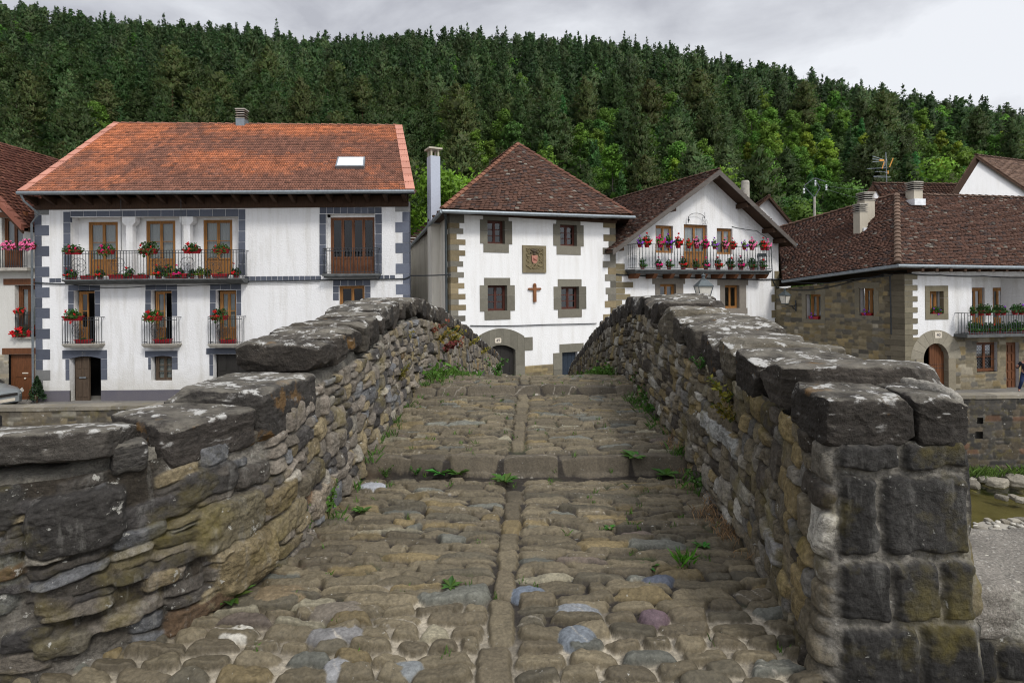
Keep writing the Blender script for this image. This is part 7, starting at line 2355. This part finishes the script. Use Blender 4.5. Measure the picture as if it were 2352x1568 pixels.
# wall lamp on the stone side wall
wl = tag(empty('wall_lamp', (0, 0, 0)), 'black lantern on a scrolled iron bracket on the rubble side wall', 'wall lamp')
s_, z_ = S.sz(1886, 640 + 167, 0.0); s_, z_ = S.sz(1829, 703, 0.0)
wp = S.world(s_, 0, z_); wl.location = wp; wl.rotation_euler = (0, 0, math.atan2(S.d.y, S.d.x))
s2, z2 = S.sz(1807, 699, .75)
mb = MB(); dz = z2 - z_
mb.box(-.03, .03, -.06, 0, -.25, .3); mb.tube([(0, -.05, .05), (0, -.4, .02), (0, -.85, .1)], .018, 5)
mb.tube([(0, -.05 - .5 * k / 10, -.2 + .24 * sin(k / 10 * pi / 2)) for k in range(11)], .014, 5); mb.tube([(0, -.2 + .09 * cos(t), -.05 + .09 * sin(t)) for t in np.linspace(0, 5, 12)], .012, 4)
br = mb.build('bracket', M['iron'], wl); lantern(br, (0, -.85, .16), .85)


def cable(pts, r, label, sag=0.0, mat='iron', group=None):
    out = []
    for a, b in zip(pts[:-1], pts[1:]):
        n = 10
        for k in range(n): t = k / n; q = Vector(a).lerp(Vector(b), t); q.z -= sag * 4 * t * (1 - t); out.append(q)
    out.append(Vector(pts[-1])); mb = MB(); mb.tube(out, r, 5)
    return tag(mb.build('power_cable', M[mat]), label, 'cable', group)


def on(h, px, py, off=.05): s, z = h.sz(px, py, off); return h.world(s, -off, z)


cable([on(A, x, y) for x, y in ((76, 648), (140, 652), (250, 651), (400, 650), (560, 646), (740, 643), (930, 640), (944, 633))] + [on(B, 1035, 631, .1)], .026, 'thick black cable running along the long house below its balcony to the square house', .01)
cable([on(A, x, y) for x, y in ((150, 651), (240, 661), (330, 658), (560, 651), (735, 648))], .012, 'thin loose wire hanging below the long loggia balcony', .02)
cable([on(B, x, y) for x, y in ((1080, 747.5), (1160, 748), (1260, 745), (1370, 742.5))], .02, 'thin black cable across the square house above its arched door', .008)
cable([on(C, x, y) for x, y in ((1415, 630), (1500, 634), (1600, 638), (1700, 641), (1775, 641))] + [on(C, 1790, 641, .1), on(S, 1835, 648, .1), on(S, 1900, 650), on(S, 1960, 640), on(S, 2050, 632)], .03, 'thick black cable below the iron balcony running on to the stone side wall', .02)
cable([on(C, 1775, 642), on(C, 1784, 660), on(S, 1840, 666, .1), on(S, 1890, 662), on(S, 1960, 645), on(S, 2035, 628), on(D, 2085, 628, .1), on(D, 2160, 632), on(D, 2260, 634), on(D, 2360, 637)], .022, 'second black cable looping from the gabled house round the corner house eaves', .03)
cable([on(C, 1681, 520, .02), on(C, 1696, 524, .02), on(C, 1738, 530, .02), on(C, 1760, 545, .02), on(C, 1772, 575, .02), on(C, 1775, 640, .02)], .012, 'thin wire under the right eave of the gabled house', .01)
cable([on(S, 2044, 632), on(S, 2046, 700), on(S, 2047, 768)], .03, 'dark vertical cable pipe on the rubble wall beside its corner', 0)
# utility pole behind the corner house
Yp = 52; pb = P(1871, 520, Yp); pt_ = P(1871, 452, Yp)
up_ = tag(empty('utility_pole', (pb.x, Yp, 2)), 'thin utility pole with forked arms and white insulators behind the brown ridge', 'utility pole')
mb = MB(); H = pt_.z - 2; mb.tube([(0, 0, 0), (0, 0, H)], [.16, .11], 8); mb.build('pole', M['concrete'], up_)
mb = MB(); k = Yp / FPX
for a, b in (((0, H - .1), (-.95, H + 1.0)), ((0, H - .1), (.55, H + .9)), ((.5, H + .8), (.0, H + 1.75)), ((-.95, H + 1.0), (.05, H + 1.75)), ((.0, H + 1.75), (1.1, H + 1.35))): mb.bar((a[0], 0, a[1]), (b[0], 0, b[1]), .07, .07)
mb.build('cross_arm', M['iron_grey'], up_)
for x, z in ((-.95, H + .8), (.1, H + 1.5), (1.1, H + 1.1)):
    mb = MB()
    for q in range(4): mb.lathe((x, 0, z - .5 + q * .13), [(.03, 0), (.11, .02), (.04, .1)], 8)
    mb.build('insulator', M['metalwhite'], up_)
pw = Vector((pb.x, Yp, 2))
for i, (x, z, e, lb) in enumerate(((-.95, H + .3, P(1760, 492, 60), 'lower thin wire running left from the forked pole'), (-.95, H + .9, P(1755, 478, 60), 'upper thin wire running left from the forked pole'), (1.1, H + .7, P(2000, 458, 60), 'lower thin wire running right from the forked pole'), (.1, H + 1.2, P(2010, 437, 60), 'upper thin wire running right from the forked pole'))):
    cable([pw + Vector((x, 0, z)), e], .008, lb, .15, 'zinc')
# television antenna on the low house
Ya = 38; ab = P(2038, 424, Ya); at_ = P(2036, 346, Ya)
an = tag(empty('television_antenna', (ab.x, Ya + .05, ab.z - .1)), 'tall television antenna mast with orange and grey aerials on the low brown roof', 'antenna')
Ha = at_.z - ab.z; mb = MB(); mb.tube([(0, 0, 0), (-.05, 0, Ha)], .028, 6); mb.build('mast', M['zinc'], an)
mb = MB(); z = Ha * .76
for dz in (-.12, 0, .12): mb.bar((-.95, 0, z + dz * 1.6 + .1), (-.2, 0, z + dz * .4), .035, .035)
for q in range(5): mb.bar((-.35 + .06 * q, -.2, z - .55 + .1 * q), (-.1 + .06 * q, .2, z - .1 + .06 * q), .03, .03)
mb.build('aerial', M['zinc'], an)
mb = MB(); mb.box(-.5, -.2, -.05, .05, z - .06, z + .06); mb.bar((.05, -.2, z - .5), (.3, -.2, z + .1), .05, .05); mb.bar((-.45, -.2, z - .6), (-.3, -.2, z - .15), .05, .05); mb.box(.02, .1, -.06, .06, Ha * .36, Ha * .45)
mb.build('aerial_holder', m_plain('orange_plastic', (.6, .28, .05), .5), an)
mb = MB(); z = Ha * .52; mb.bar((-1.3, 0, z - .02), (0, 0, z + .08), .03, .03)
for q in range(10): mb.bar((-1.25 + q * .13, -.2, z), (-1.25 + q * .13, .2, z + .02), .02, .02)
z = Ha * .28; mb.tube([(-.3 + .55 * cos(t), .3 * sin(t), z + .1 * sin(t)) for t in np.linspace(.6, 5.6, 16)], .022, 5); mb.tube([(-.4 + .45 * cos(t), .25 * sin(t), z + .3 + .1 * sin(t)) for t in np.linspace(-1.2, 2.2, 10)], .022, 5)
mb.build('loop_aerial', M['zinc'], an)
# folding chair on the iron balcony
s_, z_ = C.sz(1748, 600, .3); ch_ = tag(empty('folding_chair', C.world(s_, -.34, BAL_C[2]), radians(22 + 40)), 'grey folding chair standing at the right end of the iron balcony', 'chair')
mb = MB()
for y in (-.2, .2): mb.tube([(-.22, y, 0), (.2, y, .5), (.26, y, .88)], .012, 5); mb.tube([(.24, y, 0), (-.18, y, .48)], .012, 5)
mb.build('leg_frame', M['iron_grey'], ch_)
mb = MB(); mb.box(-.2, .2, -.2, .2, .46, .48); mb.build('seat', M['iron_grey'], ch_); mb = MB(); mb.box(.22, .26, -.2, .2, .7, .88); mb.build('backrest', M['iron_grey'], ch_)

# ================================================================== CAR
Yc = 22.0; nose = P(52, 912, Yc)
car = tag(empty('parked_car', (nose.x - .62, Yc, 0), radians(-14)), 'silver grey car parked behind the river wall, its bonnet just in view', 'car')
mb = MB()
# lofted body: x along the car (front at 0, back at -4.2)
secs = [(0.02, .42, .62, .55, .25), (-.12, .62, .72, .8, .2), (-.5, .78, .8, .88, .18), (-1.15, .83, .9, .93, .18), (-1.6, .84, .95, .93, .18), (-3.4, .84, 1.0, .93, .18), (-3.95, .78, .98, .88, .25), (-4.2, .62, .8, .75, .35)]
vs = []; fs = []; nS = 12
for x, w_, zt_, zm, zb_ in secs:
    ring = [(-w_, zb_), (-w_ * 1.03, zb_ + .18), (-w_ * 1.02, zm * .72), (-w_ * .94, zt_ - .06), (-w_ * .7, zt_), (-w_ * .25, zt_ + .025), (w_ * .25, zt_ + .025), (w_ * .7, zt_), (w_ * .94, zt_ - .06), (w_ * 1.02, zm * .72), (w_ * 1.03, zb_ + .18), (w_, zb_)]
    vs += [(x, p[0], p[1]) for p in ring]
for i in range(len(secs) - 1):
    for k in range(nS): fs.append((i * nS + k, i * nS + (k + 1) % nS, (i + 1) * nS + (k + 1) % nS, (i + 1) * nS + k))
fs += [tuple(range(nS)), tuple((len(secs) - 1) * nS + k for k in range(nS - 1, -1, -1))]
mb.add(vs, fs)
m_car = m_plain('silver_paint', (.33, .36, .37), .28, .6, .5, .03, 3, 0)
bd = mb.build('body', m_car, car, True)
mb = MB(); mb.hexa([(-1.2, -.78, .88), (-3.9, -.76, .92), (-3.9, .76, .92), (-1.2, .78, .88), (-1.95, -.6, 1.42), (-3.3, -.6, 1.43), (-3.3, .6, 1.43), (-1.95, .6, 1.42)]); mb.build('cabin_window', M['door_dark'], car)
mb = MB(); mb.hexa([(-1.95, -.62, 1.41), (-3.35, -.62, 1.42), (-3.35, .62, 1.42), (-1.95, .62, 1.41), (-2.05, -.55, 1.47), (-3.2, -.55, 1.47), (-3.2, .55, 1.47), (-2.05, .55, 1.47)]); mb.build('roof', m_car, car)
for sy in (-1, 1):
    mb = MB(); mb.hexa([(-.06, sy * .5, .52), (-.34, sy * .8, .58), (-.36, sy * .78, .7), (-.1, sy * .48, .62), (-.02, sy * .5, .53), (-.3, sy * .84, .58), (-.34, sy * .8, .72), (-.07, sy * .47, .64)]); mb.build('headlight', M['lampglass'], car)
    for x in (-.85, -3.4):
        mb = MB(); mb.lathe((0, 0, -.1), [(.2, 0), (.31, .0), (.32, .05), (.32, .15), (.31, .2), (.2, .2)], 18); wv_ = mb.build('wheel', M['door_dark'], car, True); wv_.location = (x, sy * .76, .32); wv_.rotation_euler = (radians(90), 0, 0)
mb = MB(); mb.box(-.1, .045, -.36, .36, .5, .6); mb.build('grille', M['door_dark'], car)
mb = MB(); mb.box(-.05, .06, -.26, .26, .3, .41); mb.build('number_plate', M['plate'], car)

# ================================================================== PERSON
def person(loc, rz, hgt):
    root = tag(empty('person', loc, rz), 'person in a dark open jacket and blue trousers walking past the panelled door', 'person')
    def skin(name, vs, es, rs, mat, parent, root_i=0):
        me = bpy.data.meshes.new(name); me.from_pydata([tuple(x * hgt for x in v) for v in vs], es, []); o = bpy.data.objects.new(name, me); COL.objects.link(o)
        o.modifiers.new('s', 'SKIN'); sv = me.skin_vertices[0].data
        for i, r_ in enumerate(rs): sv[i].radius = (r_[0] * hgt, r_[1] * hgt) if isinstance(r_, tuple) else (r_ * hgt, r_ * hgt); sv[i].use_root = i == root_i
        o.modifiers.new('d', 'SUBSURF').levels = 2
        dg = bpy.context.evaluated_depsgraph_get(); m2 = bpy.data.meshes.new_from_object(o.evaluated_get(dg)); bpy.data.objects.remove(o)
        m2.materials.clear(); m2.materials.append(mat); m2.polygons.foreach_set('use_smooth', [True] * len(m2.polygons))
        o = bpy.data.objects.new(name, m2); COL.objects.link(o); o.parent = parent; return o
    sk = m_plain('skin', (.45, .24, .17), .6, .3, 0, .05)
    # hips, spine, neck, head; legs mid-stride; arms, the near one bent up
    vs = [(0, 0, .52), (0, .02, .66), (.0, .03, .79), (0, .0, .855), (0, -.03, .93), (0, -.03, .97),
          (-.055, 0, .5), (-.1, -.07, .27), (-.14, .02, .04), (-.145, -.07, .02), (.055, 0, .5), (.08, .06, .27), (.09, .15, .05), (.09, .08, .02),
          (-.1, .02, .78), (-.17, .03, .64), (-.19, -.1, .68), (-.19, -.14, .71), (.1, .02, .78), (.15, .06, .63), (.16, .02, .5), (.16, .0, .45)]
    es = [(0, 1), (1, 2), (2, 3), (3, 4), (4, 5), (0, 6), (6, 7), (7, 8), (8, 9), (0, 10), (10, 11), (11, 12), (12, 13), (2, 14), (14, 15), (15, 16), (16, 17), (2, 18), (18, 19), (19, 20), (20, 21)]
    rs = [(.085, .06), (.08, .06), (.09, .06), .033, (.05, .06), (.035, .045), .05, .036, .022, .02, .05, .036, .022, .02, .036, .028, .022, .018, .036, .028, .022, .018]
    body = skin('body', vs, es, rs, sk, root)
    skin('jacket', [(0, .01, .45), (0, .02, .66), (0, .035, .8), (-.1, .02, .785), (-.172, .03, .64), (-.19, -.09, .675), (.1, .02, .785), (.152, .06, .63), (.162, .025, .5)], [(0, 1), (1, 2), (2, 3), (3, 4), (4, 5), (2, 6), (6, 7), (7, 8)], [(.105, .078), (.098, .074), (.1, .068), .046, .037, .03, .046, .037, .03], m_plain('navy_jacket', (.012, .013, .022), .8), body)
    skin('shirt', [(0, -.03, .52), (0, -.02, .66), (0, -.01, .78)], [(0, 1), (1, 2)], [(.05, .062), (.055, .068), (.045, .06)], m_plain('plaid_shirt', (.07, .09, .16), .8, .2, 0, .5, 40), body)
    skin('trousers', [(0, 0, .56), (-.055, 0, .5), (-.1, -.07, .27), (-.14, .015, .06), (.055, 0, .5), (.08, .06, .27), (.09, .145, .07)], [(0, 1), (1, 2), (2, 3), (0, 4), (4, 5), (5, 6)], [(.092, .067), .06, .046, .034, .06, .046, .034], m_plain('blue_trousers', (.018, .03, .085), .8), body)
    skin('hair', [(0, .0, .93), (0, -.015, .985), (0, .02, .96)], [(0, 1), (1, 2)], [(.045, .04), (.048, .052), (.05, .04)], m_plain('brown_hair', (.16, .09, .045), .7), body)
    mb = MB()
    for sx_ in (-1, 1):
        mb.ball((sx_ * .02 * hgt, -.083 * hgt, .935 * hgt), .008 * hgt)
    mb.build('eye', M['ink'], body)
    mb = MB(); mb.hexa([(-.008 * hgt, -.086 * hgt, .912 * hgt), (.008 * hgt, -.086 * hgt, .912 * hgt), (.006 * hgt, -.08 * hgt, .94 * hgt), (-.006 * hgt, -.08 * hgt, .94 * hgt), (-.006 * hgt, -.105 * hgt, .915 * hgt), (.006 * hgt, -.105 * hgt, .915 * hgt), (.003 * hgt, -.09 * hgt, .94 * hgt), (-.003 * hgt, -.09 * hgt, .94 * hgt)]); mb.build('nose', sk, body)
    for sx_, x0, y0, z0 in ((-1, -.19, -.14, .71), (1, .16, .0, .45)):      # hands with curled fingers
        vs = [(x0, y0, z0)]; es = []; rs_ = [.017]
        for k in range(4):
            b = len(vs); dx = (k - 1.5) * .011
            vs += [(x0 + dx, y0 - .012, z0 + (.022 if sx_ < 0 else -.024)), (x0 + dx, y0 - .03, z0 + (.03 if sx_ < 0 else -.04)), (x0 + dx, y0 - .034, z0 + (.015 if sx_ < 0 else -.055))]
            es += [(0, b), (b, b + 1), (b + 1, b + 2)]; rs_ += [.0065, .0055, .0045]
        b = len(vs); vs += [(x0 + .022, y0 - .01, z0 + (.005 if sx_ < 0 else -.01)), (x0 + .026, y0 - .028, z0 + (.014 if sx_ < 0 else -.025))]; es += [(0, b), (b, b + 1)]; rs_ += [.007, .0055]
        skin('hand', vs, es, rs_, sk, body)
    for i, (x0, y0) in enumerate(((-.143, -.02), (.09, .12))):
        skin('shoe', [(x0, y0 + .04, .03), (x0, y0 - .02, .022), (x0, y0 - .07, .016)], [(0, 1), (1, 2)], [.024, .024, .018], m_plain('pale_sandal', (.3, .22, .2), .7), body)


pp = P(2350, 903, 23.0)
person((pp.x + .12, 23.0, .15), radians(-35), 1.5)

# ================================================================== WEEDS AND GRASS ON THE BRIDGE
gw = np.random.default_rng(23)


def blades(pos, h, n, spread, col, g, w=.006):
    V = []; C_l = []
    for p in pos:
        m = n
        a = g.uniform(0, 6.28, m); r_ = spread * np.sqrt(g.uniform(0, 1, m)); hh = h * g.uniform(.4, 1.2, m)
        bx = p[0] + r_ * np.cos(a); by = p[1] + r_ * np.sin(a); lx = hh * g.normal(0, .45, m); ly = hh * g.normal(0, .45, m); b2 = g.uniform(0, 6.28, m)
        wx = np.cos(b2) * w; wy = np.sin(b2) * w
        z0 = np.full(m, p[2])
        v = np.stack([np.stack([bx - wx, by - wy, z0], 1), np.stack([bx + wx, by + wy, z0], 1), np.stack([bx + lx * .5 + wx * .8, by + ly * .5 + wy * .8, z0 + hh * .65], 1), np.stack([bx + lx, by + ly, z0 + hh], 1)], 1)
        V.append(v.reshape(-1, 3)); C_l.append(np.repeat(np.array(col) * g.uniform(.6, 1.5, (m, 1)), 4, 0))
    V = np.concatenate(V); k = np.arange(len(V) // 4)[:, None] * 4
    return V, np.concatenate([k + np.array((0, 1, 2)), k + np.array((0, 2, 3))]), np.concatenate(C_l)


def ground_at(px, py):
    X, Z = ray(px, py); Y = 3.0
    if Z >= 0: return None
    for _ in range(30): Y = .5 * Y + .5 * (float(deck_z(Y)) - EYE) / Z
    return X * Y, Y, float(deck_z(Y))


def base_pt(path, y, off): 
    us = path.u; k = np.argmin(np.abs(path.xy[:, 1] - y) + (0 if path is LP else 5 * (us < uc1)))
    x = path.xy[k, 0] + path.n[k, 0] * off; yy_ = path.xy[k, 1] + path.n[k, 1] * off
    return x, yy_, float(deck_z(yy_)) - .01


pos = []
for path, ya, yb, n in ((LP, 6.4, 12.5, 60), (RP, 7.2, 12.5, 60), (LP, 4.6, 6.3, 10), (RP, 4.6, 6.1, 16), (LP, 3.0, 4.6, 6), (RP, 3.2, 4.4, 6)):
    for _ in range(n): pos.append(base_pt(path, gw.uniform(ya, yb), gw.uniform(.06, .32 if ya > 6.3 else .18)))
big = [p for p in pos if p[1] > 6.3]; sml = [p for p in pos if p[1] <= 6.3]
v1, f1, c1 = blades(big, .13, 22, .14, (.07, .125, .022), gw, .006); v2, f2, c2 = blades(sml, .09, 16, .05, (.06, .13, .02), gw, .004)
jt = []
for k in range(150):
    y = gw.uniform(2.2, 8); x = gw.uniform(-1.05, 1.25)
    jt.append((x, y, float(deck_z(y)) + .012))
v3, f3, c3 = blades(jt, .035, 7, .022, (.07, .14, .02), gw, .003)
rvt = [(gw.uniform(14, 21), 19.35 + gw.uniform(-.25, .2), -1.98) for _ in range(120)]
v6, f6, c6 = blades(rvt, .32, 12, .2, (.1, .16, .03), gw, .012)
tf = [ground_at(*p) for p in ((1575, 1300), (1580, 1300), (1570, 1302), (1145, 868), (1100, 866))]
v4, f4, c4 = blades(tf, .085, 26, .03, (.07, .19, .015), gw, .004)
V = np.concatenate([v1, v2, v3, v4]); F = np.concatenate([f1, f2 + len(v1), f3 + len(v1) + len(v2), f4 + len(v1) + len(v2) + len(v3)])
# leafy weeds among the grass along the wall feet
cen = np.array([(p[0] + gw.normal(0, .06), p[1] + gw.normal(0, .06), p[2] + abs(gw.normal(0, .075)) + .02) for p in big for _ in range(16)])
v5, f5, c5 = leaf_quads(cen, .035, gw, 1.5, .3, np.array((.07, .15, .02)) * gw.uniform(.6, 1.5, (len(cen), 1)))
b5 = len(V); V = np.concatenate([V, v5]); C_all = np.concatenate([c1, c2, c3, c4, c5, c6]); b6 = len(V); V = np.concatenate([V, v6]); F = np.concatenate([F, f6 + b6])
tag(mesh_np('grass', V, [F, f5 + b5], M['plant'], None, C_all), 'green grass tufts in the joints and along the parapet feet', kind='stuff')
# dry straw at the foot of the right parapet
ps = []
for k in range(70):
    a_ = gw.choice(3); px, py = ((1690, 1225), (1640, 1180), (1555, 1000))[a_]; q = ground_at(px + gw.normal(0, 22), py + gw.normal(0, 30))
    if q: ps.append((q[0], q[1], q[2] + .02))
v, f, c = blades(ps, .05, 16, .06, (.3, .2, .1), gw, .002)
tag(mesh_np('dry_grass', v, f, M['plant'], None, c), 'dry brown straw at the foot of the right parapet', kind='stuff')


def weed(loc, kind, label, sc=1.0, seed=0, rot=(0, 0, 0)):
    g_ = np.random.default_rng(seed); root = tag(empty('weed_plant', loc), label, 'weed'); root.rotation_euler = rot
    if kind == 'rosette':
        mb = MB()
        for k in range(11):
            a = k * 2.4 + g_.uniform(-.3, .3); L = .085 * g_.uniform(.7, 1.2) * sc; w_ = L * .22
            ca_, sa_ = cos(a), sin(a); up_z = L * g_.uniform(.25, .6); col = [x * g_.uniform(.8, 1.3) for x in (.06, .15, .025)]
            p = [(0, 0, .005), (ca_ * L * .45 - sa_ * w_, sa_ * L * .45 + ca_ * w_, up_z * .7), (ca_ * L, sa_ * L, up_z * .75), (ca_ * L * .45 + sa_ * w_, sa_ * L * .45 - ca_ * w_, up_z * .7)]
            mb.add(p, [(0, 1, 2, 3)], col)
        mb.build('leaf_rosette', M['plant'], root)
    else:
        mb = MB(); cen = []; n = {'tall': 6, 'bushy': 9, 'sedum': 10, 'fern': 7}[kind]
        for k in range(n):
            a = g_.uniform(0, 6.28); H = {'tall': .22, 'bushy': .13, 'sedum': .1, 'fern': .12}[kind] * sc * g_.uniform(.6, 1.2); lean = {'tall': .25, 'bushy': .7, 'sedum': 1.2, 'fern': 1.0}[kind]
            tip = (cos(a) * H * lean, sin(a) * H * lean, H); mb.tube([(0, 0, 0), (tip[0] * .4, tip[1] * .4, H * .6), tip], .0018 * sc, 4, (.06, .1, .02))
            for q in range(14 if kind != 'fern' else 20):
                t_ = g_.uniform(.25, 1.02); cen.append((tip[0] * t_ ** 1.3 + g_.normal(0, .012) * sc, tip[1] * t_ ** 1.3 + g_.normal(0, .012) * sc, H * t_ + g_.normal(0, .008) * sc))
        st = mb.build('stem', M['plant'], root); cen = np.array(cen)
        base = {'tall': (.08, .15, .025), 'bushy': (.055, .13, .022), 'sedum': (.2, .06, .04), 'fern': (.16, .14, .02)}[kind]
        col = np.array(base) * g_.uniform(.6, 1.4, (len(cen), 1))
        if kind == 'sedum' and seed % 2: col = np.array((.22, .17, .03)) * g_.uniform(.6, 1.4, (len(cen), 1))
        v, f, c = leaf_quads(cen, .017 * sc, g_, 1.6, .3, col); mesh_np('foliage', v, f, M['plant'], root, c)
    return root


W_ = [(1160, 1112, 'rosette', 'flat leafy rosette below the middle of the nearer step', 1.25), (1012, 1092, 'rosette', 'wide leafy weed against the nearer step, left of the middle line', 1.3), (1052, 1094, 'rosette', 'round leaved weed against the nearer step, close to the middle line', 1.1), (1457, 1082, 'rosette', 'jagged dandelion rosette growing on the nearer step to the right', 1.3),
      (1530, 1096, 'rosette', 'grassy rosette in front of the nearer step, right part', 1.2), (885, 1100, 'bushy', 'small bushy weed below the pale block of the nearer step', .6), (955, 1088, 'bushy', 'tiny weed at the left part of the nearer step', .5), (755, 1198, 'tall', 'tall yellow green weed at the foot of the left parapet', .95),
      (703, 1235, 'tall', 'feathery weed at the foot of the left parapet, nearer than the tall one', .75), (925, 915, 'bushy', 'leafy weed where the farther step meets the left parapet', 1.2), (1487, 935, 'bushy', 'large leafy weed at the foot of the right parapet beside the farther step', 1.9), (1478, 905, 'bushy', 'leafy weed at the right end of the farther step', 1.5),
      (1605, 1130, 'bushy', 'bushy weed at the right end of the nearer step', 1.1), (1500, 955, 'bushy', 'low weed trailing below the farther step on the right', 1.2), (1035, 1355, 'rosette', 'yellow green two leaved weed between the near cobbles', .7), (525, 1385, 'rosette', 'round leaved weed in the corner under the flaring left parapet', 1.3),
      (1490, 1310, 'rosette', 'small weed beside the bluish cobble', .6), (1615, 1262, 'rosette', 'small weed near the straw on the right', .7), (1140, 866, 'bushy', 'pale weed on the crest in front of the arched door', 1.4), (1400, 1220, 'rosette', 'tiny weed among the middle cobbles', .5), (830, 1180, 'rosette', 'small weed on the left cobbles below the parapet', .8)]
for i, (px, py, kd, lb, sc) in enumerate(W_):
    q = ground_at(px, py); weed((q[0], q[1], q[2] + .012), kd, lb, sc, 100 + i)
for i, (px, py, path, kd, lb, sc) in enumerate(((985, 768, LP, 'sedum', 'yellow stonecrop high on the left parapet beyond its crest', 1.5), (1000, 790, LP, 'sedum', 'large red stonecrop patch on the left parapet', 2.4), (1012, 812, LP, 'sedum', 'red stonecrop hanging below the large patch on the left parapet', 2.0), (1030, 790, LP, 'sedum', 'yellow and red stonecrop right of the large patch', 1.8),
                                              (1048, 800, LP, 'sedum', 'small red stonecrop farther along the left parapet', 1.6), (1073, 795, LP, 'sedum', 'red stonecrop patch near the end of the left parapet', 1.8), (905, 875, LP, 'fern', 'yellow green fern low on the left parapet', 1.2), (925, 785, LP, 'sedum', 'tiny yellow plant under the left coping', 1.0),
                                              (1690, 925, RP, 'fern', 'upper yellow fern under the right coping', 1.1), (1697, 970, RP, 'fern', 'lower yellow fern on the right parapet', .9), (1625, 850, RP, 'bushy', 'small green plant under the right coping', .7), (1100, 815, LP, 'sedum', 'reddish plant at the far end of the left parapet', 1.9), (885, 990, LP, 'fern', 'small fern low on the left parapet near the farther step', .8))):
    u, z = path.find(px, py); x, y, nx, ny = (float(t_) for t_ in path.at(u)); weed((x + nx * .05, y + ny * .05, z), kd, lb, sc, 200 + i, (0, 0, 0))
